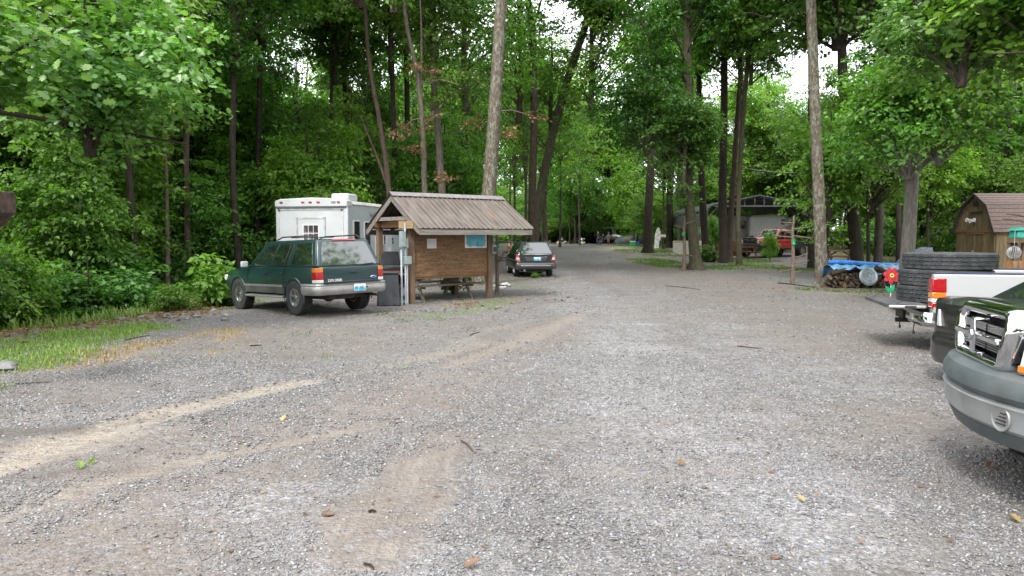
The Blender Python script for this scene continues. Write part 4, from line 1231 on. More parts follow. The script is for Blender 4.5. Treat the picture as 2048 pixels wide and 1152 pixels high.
plant('small green shrub behind the picnic table under the kiosk', 905, 588, 'bush_a', (.45, .4, .5), 'leaf_oak', .45)
plant('tiny bright weed under the rear of the black wagon', 1073, 556, 'broad_a', (.28, .25, .2), 'leaf_oak', .12, 'weed', 'weed')
for i, (px_, h_) in enumerate(((520, 6.0), (600, 7.0), (690, 6.0))):
    p = at(px_, 480, 34 + i * 2)
    generic_tree(p.x, p.y, MID[i], h_, h_ * .62, 1.2, 'bark_dark', 'leaf_oak', ['leafy understorey tree behind the left end of the trailer', 'leafy understorey tree behind the middle of the trailer', 'leafy understorey tree behind the right end of the trailer'][i], 'understorey trees behind the trailer', .08)
MIDLAB = ['leafy tree whose crown hangs just right of the lichen-spotted trunk', 'leafy tree filling the gap above the blue tarp', 'bright leafy tree just left of the shed', 'leafy tree standing beyond the carport roof', 'tall bright tree rising behind the carport peak', 'bright leafy tree far behind the utility vehicle', 'leafy tree above the dark lawn-edge trunk', 'bright leafy tree behind the left side of the carport', 'bright leafy tree at the crest left of the cyclist']
AIRLAB = ['thin-crowned tree with sky showing through, left of the thick kiosk trunk', 'thin-crowned tree with sky showing through, behind the slim pale trunk', 'thin-crowned tree with sky showing through, right of the thick kiosk trunk', 'thin-crowned tree with sky showing through, behind the forked brown trunk', 'thin-crowned tree with sky showing through, right of the slanting mossy trunk', 'thin-crowned tree with sky showing through, above the road crest', 'thin-crowned tree with sky showing through, above the cyclist', 'thin-crowned tree with sky showing through, above the trailer', 'thin-crowned tree far behind the trailer roof', 'thin-crowned tree over the carport peak'] + ['tall thin-crowned tree against the white sky above the kiosk and drive'] * 9
for i, (px_, D_, h_, sc_, lf_) in enumerate(((930, 52, 13, .9, 'leaf_oak'), (830, 50, 13, .9, 'leaf_oak'), (1030, 58, 14, .9, 'leaf_oak'), (1090, 64, 15, 1.0, 'leaf_oak'), (1160, 78, 17, 1.0, 'leaf_bright'), (1120, 96, 17, 1.1, 'leaf_bright'), (1210, 98, 19, 1.1, 'leaf_oak'), (700, 46, 12, .9, 'leaf_bright'), (600, 44, 12, .9, 'leaf_oak'), (1530, 74, 18, 1.0, 'leaf_oak'), (900, 66, 19, 1.0, 'leaf_bright'), (960, 72, 20, 1.1, 'leaf_oak'), (1020, 76, 21, 1.1, 'leaf_bright'), (1085, 84, 22, 1.2, 'leaf_oak'), (1140, 90, 23, 1.2, 'leaf_bright'), (860, 60, 17, 1.0, 'leaf_oak'), (1050, 50, 15, .85, 'leaf_oak'), (1250, 94, 22, 1.2, 'leaf_bright'), (1120, 68, 18, .9, 'leaf_oak'))):
    p = at(px_, 470, D_)
    generic_tree(p.x, p.y, ('airy_a', 'airy_b')[i % 2], h_, h_ * .72, sc_, 'bark_grey', lf_, AIRLAB[i], 'thin-crowned trees against the sky', .11, i * 1.9)
# lower boughs that fill the band above the right campsites
for i, (px_, py_, D_, kd, sc_, lf_) in enumerate(((1660, 330, 30, 'mid_a', .9, 'leaf_oak'), (1745, 300, 31, 'mid_c', 1.0, 'leaf_oak'), (1868, 300, 38, 'mid_b', 1.0, 'leaf_bright'), (1560, 300, 70, 'mid_c', 1.3, 'leaf_oak'), (1500, 200, 72, 'tall_a', .8, 'leaf_bright'), (1240, 300, 100, 'mid_a', 1.8, 'leaf_bright'), (1330, 260, 62, 'mid_b', 1.5, 'leaf_oak'), (1420, 260, 78, 'mid_a', 1.4, 'leaf_bright'), (1160, 380, 88, 'mid_c', 1.5, 'leaf_bright'))):
    p = at(px_, py_, D_); g0 = gz(p.x, p.y)
    generic_tree(p.x, p.y, kd, p.z - g0 + 1.0, p.z - g0, sc_, 'bark_dark', lf_, MIDLAB[i], 'mid-height trees over the right campsites', .08, i * 1.3)
# bunches of withered leaves on the slim pale trunk
g_ = np.random.default_rng(77)
for i, (px_, py_) in enumerate(((800, 262), (824, 258), (866, 245), (868, 138), (830, 302), (884, 352), (900, 356), (838, 135), (948, 240), (1018, 262), (1066, 235))):
    c = np.array(at(px_, py_, 27.6 if px_ < 920 else 27.0))
    n = 5
    cc = c + g_.normal(0, .16, (n, 3)) * np.array([1.2, .8, .7])
    V, F, lv = sprays(cc, np.tile([0, 0, -1.0], (n, 1)), g_.uniform(.12, .25, n), 16, .13, g_, flat=.5)
    mid = V.mean(0)
    o = tag(link('withered_leaves', mesh_np('withered_leaves', V - mid, F, attrs={'lv': lv}), MATS['leaf_brown']), 'bunch of withered brown leaves hanging on a bare twig above the kiosk', 'leaves', 'withered leaf bunches above the kiosk')
    o.location = mid
for i, (a, b_) in enumerate((((848, 235), (800, 262)), ((846, 165), (920, 170)), ((849, 250), (900, 225)), ((980, 225), (1066, 232)))):
    p, q = at(a[0], a[1], 28 if i < 3 else 27), at(b_[0], b_[1], 27.6 if i < 3 else 27)
    m = (p + q) / 2 + Vector((0, 0, .15))
    mb = MB(); mb.tube([p - p, m - p, q - p], [.03, .02, .008], 6)
    o = mb.build('dead_branch', MATS['bark_cedar'], None, 60); o.location = p
    tag(o, ['bare twig holding the leftmost withered leaves', 'bare level branch reaching right from the slim pale trunk', 'bare branch rising right from the slim pale trunk', 'bare branch to the right of the thick kiosk trunk'][i], 'branch')
# pale dead treetop at upper left
p0 = at(318, 100, 24)
mb = MB()
for k in range(11):
    a = -.75 + k * .15
    L = g_.uniform(1.4, 2.7)
    q = Vector((math.sin(a) * L, g_.normal(0, .25), math.cos(a) * L))
    mb.tube([(0, 0, 0), q * .45 + Vector((a * -.15, 0, .08)), q], [.02, .013, .004], 5)
mb.tube([(0, 0, -9.5), (.05, .1, -4), (0, 0, 0)], [.09, .06, .025], 7)
o = mb.build('dead_tree', MATS['bark_cedar'], None, 60); o.location = p0
tag(o, 'bare pale dead treetop among the leaves at upper left', 'tree')

# --- trees behind the photographer, seen mirrored in the windows and chrome
g = random.Random(61)
for k in range(15):
    x, y = -26 + k * 3.7 + g.uniform(-1, 1), g.uniform(-34, -19)
    h = g.uniform(12, 17); kd = TALL[k % 4]
    generic_tree(x, y, kd, h, h * .6, g.uniform(.85, 1.1), 'bark_dark', 'leaf_oak', 'tree behind the photographer, mirrored in the car windows', 'trees behind the photographer', .17, k * .9)

for k, (x, y, h) in enumerate(((15.5, 9.0, 17), (19.0, 12.5, 19), (17.0, 4.0, 16), (22.5, 7.5, 20), (21.0, 17.0, 17))):
    generic_tree(x, y, TALL[k % 4], h, h * .68, 1.05, 'bark_grey', 'leaf_oak', 'tree right of the parked pickups, mirrored in the SUV rear window', 'trees right of the parked pickups', .2, k * 1.1)
# ------------------------------------------------------------------ structures
W_POST = wood('wood_post', (.19, .128, .082), (.085, .056, .036), axis='z')
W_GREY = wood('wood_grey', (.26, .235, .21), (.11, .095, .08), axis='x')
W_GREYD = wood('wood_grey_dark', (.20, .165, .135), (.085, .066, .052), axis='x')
W_BROWN = wood('wood_brown', (.23, .125, .065), (.10, .05, .026), axis='x')
W_SHED = wood('wood_shed', (.17, .128, .068), (.075, .053, .028), axis='z', objvar=.2)
W_TABLE = wood('wood_table', (.24, .125, .075), (.10, .05, .03), axis='x')
PLY = plywood()

def roof_metal():
    m, n, l, b = new_mat('ribbed_roof_metal')
    tc = n.new('ShaderNodeTexCoord'); oi = n.new('ShaderNodeObjectInfo')
    mp = n.new('ShaderNodeMapping'); mp.inputs['Scale'].default_value = (4, .6, .6); l.new(tc.outputs['Object'], mp.inputs[0])
    nz = n.new('ShaderNodeTexNoise'); nz.inputs['Scale'].default_value = 2.5; nz.inputs['Detail'].default_value = 8; l.new(mp.outputs[0], nz.inputs[0])
    rp = n.new('ShaderNodeValToRGB'); e = rp.color_ramp.elements
    e[0].position = .35; e[0].color = (.125, .104, .090, 1); e[1].position = .68; e[1].color = (.215, .187, .165, 1)
    l.new(nz.outputs[0], rp.inputs[0])
    m2 = n.new('ShaderNodeMapping'); m2.inputs['Scale'].default_value = (2.6, 1.0, 1.0); m2.inputs['Location'].default_value = (0.55, 0.1, 0); l.new(tc.outputs['Object'], m2.inputs[0])
    n2 = n.new('ShaderNodeTexNoise'); n2.inputs['Scale'].default_value = .62; n2.inputs['Detail'].default_value = 7; n2.inputs['Roughness'].default_value = .6; l.new(m2.outputs[0], n2.inputs[0])
    r2 = n.new('ShaderNodeValToRGB'); e = r2.color_ramp.elements
    e[0].position = .62; e[0].color = (0, 0, 0, 1); e[1].position = .74; e[1].color = (.6, .6, .6, 1); l.new(n2.outputs[0], r2.inputs[0])
    mx = n.new('ShaderNodeMix'); mx.data_type = 'RGBA'; l.new(r2.outputs[0], mx.inputs[0]); l.new(rp.outputs[0], mx.inputs[6]); mx.inputs[7].default_value = (.33, .185, .105, 1)
    l.new(mx.outputs[2], b.inputs['Base Color']); b.inputs['Roughness'].default_value = .55; b.inputs['Metallic'].default_value = .35
    MATS['ribbed_roof_metal'] = m
    return m
ROOFM = roof_metal()

def rib_sheet(mb, x0, x1, a, b_, pitch=.16, h=.034):
    """ribbed sheet between x0..x1, from eave (y,z)=a to ridge b_"""
    xs = []
    x = x0
    while x < x1 - 1e-6:
        for dx, k in ((0, 0), (pitch * .74, 0), (pitch * .79, 1), (pitch * .90, 1), (pitch * .95, 0)):
            if x + dx <= x1: xs.append((x + dx, k))
        x += pitch
    xs.append((x1, 0))
    dy, dz = b_[0] - a[0], b_[1] - a[1]; L = math.hypot(dy, dz); ny_, nz_ = -dz / L, dy / L
    if nz_ < 0: ny_, nz_ = -ny_, -nz_
    n = len(xs); vs = []
    for lay in (0, -.004):
        for (yy, zz) in (a, b_):
            for (xx, k) in xs:
                vs.append((xx, yy + ny_ * (k * h + lay), zz + nz_ * (k * h + lay)))
    fs = []
    for i in range(n - 1):
        fs.append((i, i + 1, n + i + 1, n + i)); fs.append((2 * n + i, 3 * n + i, 3 * n + i + 1, 2 * n + i + 1))
        fs.append((i, 2 * n + i, 2 * n + i + 1, i + 1)); fs.append((n + i, n + i + 1, 3 * n + i + 1, 3 * n + i))
    fs += [(0, n, 3 * n, 2 * n), (n - 1, 3 * n - 1, 4 * n - 1, 2 * n - 1)]
    return mb.add(vs, fs)

# ---- notice kiosk
KA = math.atan2(.62, .78)
KO = Vector((-2.37, 18.8, gz(-2.37, 18.8)))
kiosk = thing('notice_kiosk', 'brown wooden notice kiosk with a ribbed metal gable roof', 'kiosk', KO, KA)
KL, KW, ZE, ZR = 3.72, 2.86, 1.99, 2.89
for (x, y, h) in ((.17, .72, 2.3), (2.75, .72, 2.3), (.17, 2.45, 2.1), (2.75, 2.45, 2.1)):
    MB().box((x, y, h / 2 - .1), (.15, .15, h + .2)).build('post', W_POST, kiosk, bevel=.008)
MB().box((1.46, .71, 1.46), (2.44, .02, 1.50)).build('notice_board', PLY, kiosk)
for zc, h in ((.69, .09), (2.21, .14)):
    MB().box((1.46, .745, zc), (2.44, .045, h)).build('board_rail', W_BROWN, kiosk, bevel=.004)
for k in range(4):
    x0 = -.06 + k * (KL + .12) / 4; x1 = x0 + (KL + .12) / 4 + .01
    rib_sheet(MB(), x0, x1, (-.06, ZE + .015 + .004 * (k % 2)), (KW / 2, ZR + .055 + .004 * (k % 2))).build('roof_sheet', ROOFM, kiosk)
    rib_sheet(MB(), x0, x1, (KW + .06, ZE + .015 + .004 * (k % 2)), (KW / 2, ZR + .055 + .004 * (k % 2))).build('roof_sheet', ROOFM, kiosk)
mb = MB()
rib = [(KW / 2 - .17, ZR - .015), (KW / 2, ZR + .095), (KW / 2 + .17, ZR - .015), (KW / 2 + .17, ZR - .019), (KW / 2, ZR + .089), (KW / 2 - .17, ZR - .019)]
mb.prism([(a, b_ + .02) for a, b_ in rib], -.07, KL + .07, 'yz').build('ridge_cap', mat('ridge_cap', (.24, .21, .21), .5, .35, var=.15), kiosk)
for x in (0.0, KL):
    for s in (0, 1):
        a = Vector((x, s * KW, ZE - .08)); b_ = Vector((x, KW / 2, ZR - .055))
        MB().beam(a, b_, .04, .15).build('barge_board', W_GREY, kiosk, bevel=.003)
for s in (0, 1):
    MB().box((KL / 2, -.025 + s * (KW + .05), ZE - .085), (KL + .04, .04, .14)).build('fascia', W_GREY, kiosk, bevel=.003)
for k in range(1, 5):
    x = KL * k / 5
    for s in (0, 1):
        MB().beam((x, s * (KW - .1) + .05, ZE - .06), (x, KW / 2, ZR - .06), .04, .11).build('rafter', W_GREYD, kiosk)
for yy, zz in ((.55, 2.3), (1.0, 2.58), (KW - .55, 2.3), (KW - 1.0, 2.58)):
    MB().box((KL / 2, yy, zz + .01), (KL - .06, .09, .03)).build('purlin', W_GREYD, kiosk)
for x in (.03, 2.9):
    MB().box((x, KW / 2, 2.27), (.04, 1.9, .10)).build('tie_beam', W_GREY, kiosk, bevel=.003)
for y in (.72, 2.45):
    MB().box((1.46, y - .11 if y > 1 else y + .10, 2.13), (3.0, .04, .18)).build('header_beam', W_BROWN, kiosk, bevel=.003)
MB().box((.17, 1.58, 2.12), (.05, 1.8, .16)).build('header_beam', W_BROWN, kiosk, bevel=.003)
MB().box((-.02, .62, 2.10), (.05, .75, .20)).build('mounting_plank', wood('wood_tan', (.36, .25, .14), (.2, .13, .07), axis='y'), kiosk, bevel=.004)

# papers on the board
pm = mat('paper', (.58, .565, .58), .7, var=.05)
Mk = Matrix.Translation(KO) @ Matrix.Rotation(KA, 4, 'Z')
pp = thing('paper_notice', 'small white paper notice pinned left on the kiosk board', 'notice', Mk @ Vector((.80, .690, 1.60)), KA)
MB().box((0, 0, 0), (.30, .004, .26)).build('sheet', pm, pp, bevel=.0015)
for k, wd in enumerate((.12, .2, .17, .21, .14, .19, .1)):
    MB().box((-.11 + wd / 2 * .95, -.004, .09 - k * .028), (wd, .002, .007)).build('text_line', mat('pencil', (.42, .42, .46), .7), pp)
mapm, mn, ml, mbs = new_mat('map_print')
tc = mn.new('ShaderNodeTexCoord'); nz = mn.new('ShaderNodeTexNoise'); nz.inputs['Scale'].default_value = 7; nz.inputs['Detail'].default_value = 6; ml.new(tc.outputs['Object'], nz.inputs[0])
rp = mn.new('ShaderNodeValToRGB'); e = rp.color_ramp.elements
e[0].position = .3; e[0].color = (.06, .26, .36, 1); e[1].position = .7; e[1].color = (.17, .40, .46, 1); k = e.new(.5); k.color = (.10, .36, .46, 1)
ml.new(nz.outputs[0], rp.inputs[0]); ml.new(rp.outputs[0], mbs.inputs['Base Color']); mbs.inputs['Roughness'].default_value = .6
mpst = thing('map_poster', 'faded blue campground map poster at the right of the kiosk board', 'poster', Mk @ Vector((2.27, .690, 1.72)), KA)
MB().box((0, 0, 0), (.76, .004, .50)).build('sheet', mat('poster_edge', (.62, .60, .57), .7, var=.1), mpst)
g = random.Random(3)
pol = []
for k in range(36):
    a = 2 * PI * k / 36
    q = 1 / max(abs(math.cos(a)) / .345, abs(math.sin(a)) / .225)
    q *= g.uniform(.88, 1.0)
    pol.append((q * math.cos(a), q * math.sin(a)))
MB().prism(pol, -.0045, -.0025, 'xz').build('printed_map', mapm, mpst)
def blob(n, rx, rz, cx, cz):
    return [(cx + rx * math.cos(2 * PI * k / n) * g.uniform(.6, 1.1), cz + rz * math.sin(2 * PI * k / n) * g.uniform(.6, 1.1)) for k in range(n)]
for (rx, rz, cx, cz, c) in ((.05, .07, .07, -.14, (.02, .25, .55)), (.10, .02, -.1, .08, (.22, .47, .5)), (.03, .10, .2, .02, (.05, .22, .30))):
    MB().prism(blob(14, rx, rz, cx, cz), -.0062, -.0048, 'xz').build('map_patch', mat('map_patch%.2f' % cx, c, .6), mpst)

# electric service boxes at the left post
up = at(808, 540, 19.2)
ubx = thing('electric_meter_boxes', 'grey electric boxes and conduit pipes beside the left kiosk post', 'utility box', (up.x, up.y, gz(up.x, up.y)), KA)
EB = mat('electric_box', (.27, .32, .31), .5, .2, var=.12)
for x, z0, z1, r in ((-.08, -.05, 1.45, .026), (.045, -.05, 1.25, .020), (.10, -.05, 1.22, .020), (.05, 1.3, 2.15, .024)):
    MB().tube([(x, 0, z0), (x * .9, 0, z1)], r, 10).build('conduit', mat('pvc', (.42, .47, .50), .5, var=.1), ubx, 40)
bb = MB().box((-.05, -.03, 1.72), (.16, .11, .42)).build('breaker_box', EB, ubx, bevel=.012)
MB().box((-.05, -.092, 1.70), (.13, .012, .34)).build('box_cover', EB, bb, bevel=.004)
MB().box((.06, -.02, 1.62), (.10, .09, .26)).build('junction_box', EB, ubx, bevel=.012)
bb = MB().box((.09, -.03, 1.17), (.20, .11, .22)).build('outlet_box', EB, ubx, bevel=.012)
MB().box((.09, -.095, 1.16), (.17, .018, .17)).build('box_cover', EB, bb, bevel=.005)
bx2 = Mk @ Vector((2.86, .70, 1.43))
ub2 = thing('outlet_box', 'small grey outlet box on the right kiosk post', 'utility box', bx2, KA)
MB().box((0, -.06, 0), (.13, .10, .24)).build('box_body', EB, ub2, bevel=.01)
MB().box((0, -.115, -.01), (.10, .012, .15)).build('box_cover', BLACK, ub2, bevel=.003)
MB().box((0, -.06, .26), (.09, .08, .12)).build('upper_box', EB, ub2, bevel=.01)

# ---- picnic tables
def picnic_table(label, loc, rz, L=1.8, wmat=W_TABLE, wid=.74):
    t = thing('picnic_table', label, 'picnic table', loc, rz)
    for k in range(5):
        MB().box((0, -wid / 2 + wid / 5 * (k + .5), .74), (L, wid / 5 - .012, .038)).build('table_plank', wmat, t, bevel=.004)
    for s in (-1, 1):
        for k in range(2):
            MB().box((0, s * (.62 + .15 * k), .44), (L, .138, .038)).build('bench_plank', wmat, t, bevel=.004)
        x = s * (L / 2 - .25)
        for q in (-1, 1):
            MB().beam((x, q * .62, -.02), (x, q * .20, .72), .04, .09, up=(1, 0, 0)).build('leg', wmat, t, bevel=.003)
        MB().box((x - .045, 0, .40), (.04, 1.42, .09)).build('bench_support', wmat, t, bevel=.003)
        MB().box((x - .045, 0, .685), (.04, .70, .07)).build('top_support', wmat, t, bevel=.003)
        MB().beam((x, 0, .42), (s * .18, 0, .71), .04, .08).build('brace', wmat, t, bevel=.003)
    return t
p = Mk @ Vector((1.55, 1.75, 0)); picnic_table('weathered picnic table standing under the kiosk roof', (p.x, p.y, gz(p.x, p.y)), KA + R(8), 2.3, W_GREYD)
p = onground(1484, 517); picnic_table('red-brown picnic table in front of the red flatbed truck', (p.x, p.y, gz(p.x, p.y)), R(14), 1.9)
p = at(1680, 505, 42); picnic_table('brown picnic table behind the blue tarp woodpile', (p.x, p.y, gz(p.x, p.y)), R(4), 2.0)
p = at(700, 545, 22.2)
MB_ = MB().box((0, 0, 0), (1.0, .6, .05))
# ---- bin and barbecue beside the kiosk
p = at(777, 600, 19.0); gb = gz(p.x, p.y)
bn = thing('trash_bin', 'black tapered trash bin between the green SUV and the kiosk', 'bin', (p.x, p.y, gb), R(12))
BINM = mat('bin_plastic', (.022, .027, .032), .55, var=.25, dirt=(.10, .09, .08), dirt_amt=.3)
MB().hexa([(-.30, -.27, 0), (.30, -.27, 0), (.30, .27, 0), (-.30, .27, 0), (-.24, -.22, .84), (.24, -.22, .84), (.24, .22, .84), (-.24, .22, .84)]).build('bin_body', BINM, bn, bevel=.03)
MB().box((0, 0, .86), (.54, .50, .05)).build('lid', BINM, bn, bevel=.018)
for s in (-1, 1):
    MB().hexa([(s * .14 - .015, -.285, .05), (s * .14 + .015, -.285, .05), (s * .14 + .015, -.26, .05), (s * .14 - .015, -.26, .05), (s * .12 - .015, -.232, .80), (s * .12 + .015, -.232, .80), (s * .12 + .015, -.215, .80), (s * .12 - .015, -.215, .80)]).build('rib', BINM, bn)
p = at(783, 560, 20.6)
gr = thing('barbecue_grill', 'dark barbecue grill with raised lid behind the trash bin', 'grill', (p.x, p.y, gz(p.x, p.y)), R(20))
GRM = mat('grill_metal', (.03, .032, .034), .4, .4, var=.2)
MB().box((0, 0, .84), (.62, .45, .22)).build('firebox', GRM, gr, bevel=.04, seg=3)
MB().hexa([(-.31, .16, .97), (.31, .16, .97), (.31, .24, .97), (-.31, .24, .97), (-.27, .30, 1.38), (.27, .30, 1.38), (.27, .36, 1.36), (-.27, .36, 1.36)]).build('raised_lid', GRM, gr, bevel=.03)
MB().box((.50, 0, .93), (.36, .4, .025)).build('side_shelf', GRM, gr, bevel=.006)
MB().box((-.05, -.235, .80), (.5, .02, .08)).build('control_panel', mat('grill_red', (.36, .05, .03), .4), gr, bevel=.005)
for sx in (-.27, .27):
    for sy in (-.18, .18):
        MB().beam((sx, sy, 0), (sx, sy, .75), .04, .04, up=(1, 0, 0)).build('leg', GRM, gr)

# ---- white trailer
TA = math.atan2(.98, .2)
TO = Vector((-5.26, 23.5, gz(-6.4, 25)))
rv = thing('travel_trailer', 'white boxy camping trailer parked behind the green SUV', 'trailer', TO, TA)
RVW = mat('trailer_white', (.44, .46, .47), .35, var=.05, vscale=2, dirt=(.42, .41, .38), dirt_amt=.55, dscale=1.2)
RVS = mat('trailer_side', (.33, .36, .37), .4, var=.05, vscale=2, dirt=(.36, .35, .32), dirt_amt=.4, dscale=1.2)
TW, TL = 2.52, 8.2
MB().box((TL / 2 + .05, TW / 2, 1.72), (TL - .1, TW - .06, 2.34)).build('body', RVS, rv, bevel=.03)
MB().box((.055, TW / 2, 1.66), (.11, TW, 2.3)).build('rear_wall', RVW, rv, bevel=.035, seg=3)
cap = [(0, 2.78), (TW, 2.78), (TW, 2.98), (TW - .2, 3.04), (TW / 2, 3.08), (.2, 3.04), (0, 2.98)]
MB().prism([(a, b_) for a, b_ in cap], -.05, .35, 'yz').build('rear_cap', RVW, rv, bevel=.03, seg=3)
MB().hexa([(.2, -.01, 2.86), (TL, -.01, 2.86), (TL, TW + .01, 2.86), (.2, TW + .01, 2.86), (.2, .04, 2.97), (TL, .04, 2.97), (TL, TW - .04, 2.97), (.2, TW - .04, 2.97)]).build('roof', mat('trailer_roof', (.55, .54, .50), .6, dirt=(.2, .19, .16), dirt_amt=.5), rv, bevel=.02)
MB().box((1.0, .55, 3.11), (.8, .62, .27)).build('air_conditioner', RVW, rv, bevel=.07, seg=3)
MB().box((.9, 1.5, 3.05), (.6, .6, .10)).build('roof_vent', RVW, rv, bevel=.03)
for y in (.28, .98, 1.26, 1.52, 2.28):
    MB().box((-.058, y, 2.925), (.03, .11, .055)).build('marker_light', TRED, rv, bevel=.01)
MB().box((-.056, .46, 2.925), (.02, .15, .06)).build('vent_plate', mat('vent_grey', (.2, .2, .18), .6), rv)
TRIM = mat('trailer_trim', (.36, .37, .37), .5, var=.2)
for y in (.17, TW - .12):
    MB().box((-.012, y, 1.62), (.022, .03, 2.1)).build('ramp_trim', mat('trim_light', (.5, .51, .5), .5), rv)
MB().box((-.012, TW / 2, 2.70), (.022, TW - .25, .025)).build('ramp_trim', TRIM, rv)
MB().box((-.008, TW / 2, 2.745), (.02, TW - .10, .02)).build('ramp_trim', BLACK, rv)
for y in (.19, TW - .14):
    MB().box((-.03, y, 2.68), (.03, .05, .05)).build('latch', BLACK, rv)
mb = MB()
for (y, z, w, h) in ((1.27, 2.42, 1.02, .05), (.785, 1.66, .05, 1.57), (1.76, 1.66, .05, 1.57)):
    mb.box((-.010, y, z), (.03, w, h))
mb.build('door_frame', TRIM, rv)
dr = MB().box((-.004, 1.27, 1.63), (.02, .92, 1.55)).build('rear_door', RVW, rv, bevel=.006)
MB().box((-.020, 1.27, 1.93), (.014, .58, .58)).build('window_frame', WHITE, dr, bevel=.006)
for k in range(3):
    for j in range(2):
        MB().box((-.028, 1.27 + (k - 1) * .175, 1.80 + .265 * j), (.008, .155, .24)).build('window_pane', glass('curtain_glass', (.05, .035, .045)), dr)
def side_win(x0, x1, z0, z1, frame=WHITE):
    w = MB().box(((x0 + x1) / 2, .018, (z0 + z1) / 2), (x1 - x0 + .07, .05, z1 - z0 + .07)).build('side_window', frame, rv, bevel=.008)
    MB().box(((x0 + x1) / 2, -.012, (z0 + z1) / 2), (x1 - x0, .012, z1 - z0)).build('window_pane', GLASS, w)
side_win(.48, .90, 1.55, 2.32); side_win(1.38, 1.80, 1.55, 2.30)
side_win(2.35, 2.62, 1.05, 1.80); side_win(2.85, 2.95, 1.55, 1.86); side_win(3.08, 3.20, 1.55, 1.86); side_win(5.2, 6.2, 1.5, 2.2)
MB().box((3.6, .012, 1.25), (.62, .04, 1.45)).build('side_door', RVW, rv, bevel=.02)
MB().box((3.62, -.012, 1.25), (.2, .02, .35)).build('access_hatch', mat('hatch', (.62, .60, .48), .5), rv, bevel=.005)
for (x, z) in ((3.95, 1.72), (3.98, 1.6), (3.97, 1.1), (2.95, 1.05), (4.0, .9)):
    MB().box((x, -.008, z), (.05, .04, .11)).build('door_hinge', BLACK, rv, bevel=.008)
MB().box((TL / 2, TW / 2, .5), (TL - .4, TW - .5, .16)).build('chassis', DARKIN, rv)
MB().beam((1.9, -.03, 2.60), (3.6, -.06, 2.60), .07, .07).build('awning_roll', GALV, rv)
for x in (3.9, 4.75):
    for s in (0, 1):
        w = MB().lathe([(.16, -.10), (.32, -.11), (.36, -.08), (.36, .08), (.32, .11), (.16, .10)], 20, (x, .2 + s * (TW - .4), .34), 'y').build('wheel', RUBBER, rv, 40)
        MB().lathe([(.001, -.09), (.05, -.1), (.16, -.085), (.17, -.05), (.17, .05), (.16, .085), (.001, .09)], 16, (x, .2 + s * (TW - .4), .34), 'y').build('rim', ALLOY, w, 40)

# ---- steel carport
cx0, cx1, cy0, cy1 = 14.6, 22.4, 55.0, 67.0
gc = gz(18, 58)
cp = thing('metal_carport', 'grey ribbed steel carport with open front on the right campsite', 'carport', ((cx0 + cx1) / 2, cy0, gc))
hw, D_ = (cx1 - cx0) / 2, cy1 - cy0
ZEV, ZPK, ZLOW = 3.55, 4.25, 1.95
def arch(w, n=5, r=.55):
    pts = [(-w, ZEV - r)]
    for k in range(1, n + 1):
        a = PI - k / n * (PI / 2 - .17)
        pts.append((-w + r + r * math.cos(a), ZEV - r + r * math.sin(a)))
    return pts + [(0, ZPK)] + [(-x, z) for x, z in reversed(pts)]
CPM = mat('carport_steel', (.13, .14, .145), .45, .5, var=.12, vscale=3, dirt=(.22, .24, .10), dirt_amt=.25)
CPF = mat('carport_frame', (.22, .235, .24), .45, .6, var=.1)
def ribbed(name, poly, y0, y1, parent):
    """sheet following a cross-section polyline, with ribs running front to back"""
    L = [0]
    for a, b_ in zip(poly[:-1], poly[1:]): L.append(L[-1] + math.hypot(b_[0] - a[0], b_[1] - a[1]))
    ts = []
    t = 0
    while t < L[-1]:
        for dt, k in ((0, 0), (.15, 0), (.165, 1), (.205, 1), (.22, 0)):
            if t + dt < L[-1]: ts.append((t + dt, k))
        t += .23
    ts.append((L[-1], 0))
    X = np.interp([q[0] for q in ts], L, [a[0] for a in poly]); Z = np.interp([q[0] for q in ts], L, [a[1] for a in poly])
    n = len(ts); vs = []
    for y in (y0, y1):
        for i in range(n):
            i0, i1 = max(0, i - 1), min(n - 1, i + 1)
            dx, dz = X[i1] - X[i0], Z[i1] - Z[i0]; q = math.hypot(dx, dz) + 1e-9
            vs.append((X[i] - dz / q * .025 * ts[i][1], y, Z[i] + dx / q * .025 * ts[i][1]))
    o = MB().add(vs, [(i, i + 1, n + i + 1, n + i) for i in range(n - 1)]).build(name, CPM, parent)
    m = o.modifiers.new('thickness', 'SOLIDIFY'); m.thickness = .006
    return o
ar = arch(hw)
ribbed('roof', ar[1:-1], -.15, D_, cp)
ribbed('side_panel', [(-hw - .02, ZLOW), (-hw - .02, ZEV - .56)], 0, D_, cp)
ribbed('side_panel', [(hw + .02, ZEV - .56), (hw + .02, ZLOW)], 0, D_, cp)
for k in range(6):
    y = .04 + k * (D_ - .08) / 5
    pts = [(-hw + .04, y, 0)] + [(x * .985, y, z - .06) for x, z in ar] + [(hw - .04, y, 0)]
    MB().tube(pts, .04, 6).build('bow_frame', CPF, cp, 50)
    for s in (-1, 1):
        MB().beam((s * (hw - .05), y, 2.5), (s * (hw - .85), y, ZEV - .05), .05, .05).build('knee_brace', CPF, cp)
mb = MB()
gab = [(-hw + .55, ZEV - .02)] + [(0, ZPK - .04), (hw - .55, ZEV - .02)]
MB().beam((-hw + .5, -.02, ZEV - .08), (hw - .5, -.02, ZEV - .08), .05, .10).build('front_chord', CPF, cp)
for s in (-1, 1):
    MB().beam((s * (hw - .5), -.03, ZEV + .02), (0, -.03, ZPK + .02), .05, .10).build('gable_trim', CPF, cp)
for x in (-1.1, -.35, .35, 1.1):
    MB().beam((x, -.02, ZEV - .05), (x, -.02, ZPK - .08 - abs(x) * .18), .05, .05, up=(1, 0, 0)).build('truss_strut', CPF, cp)
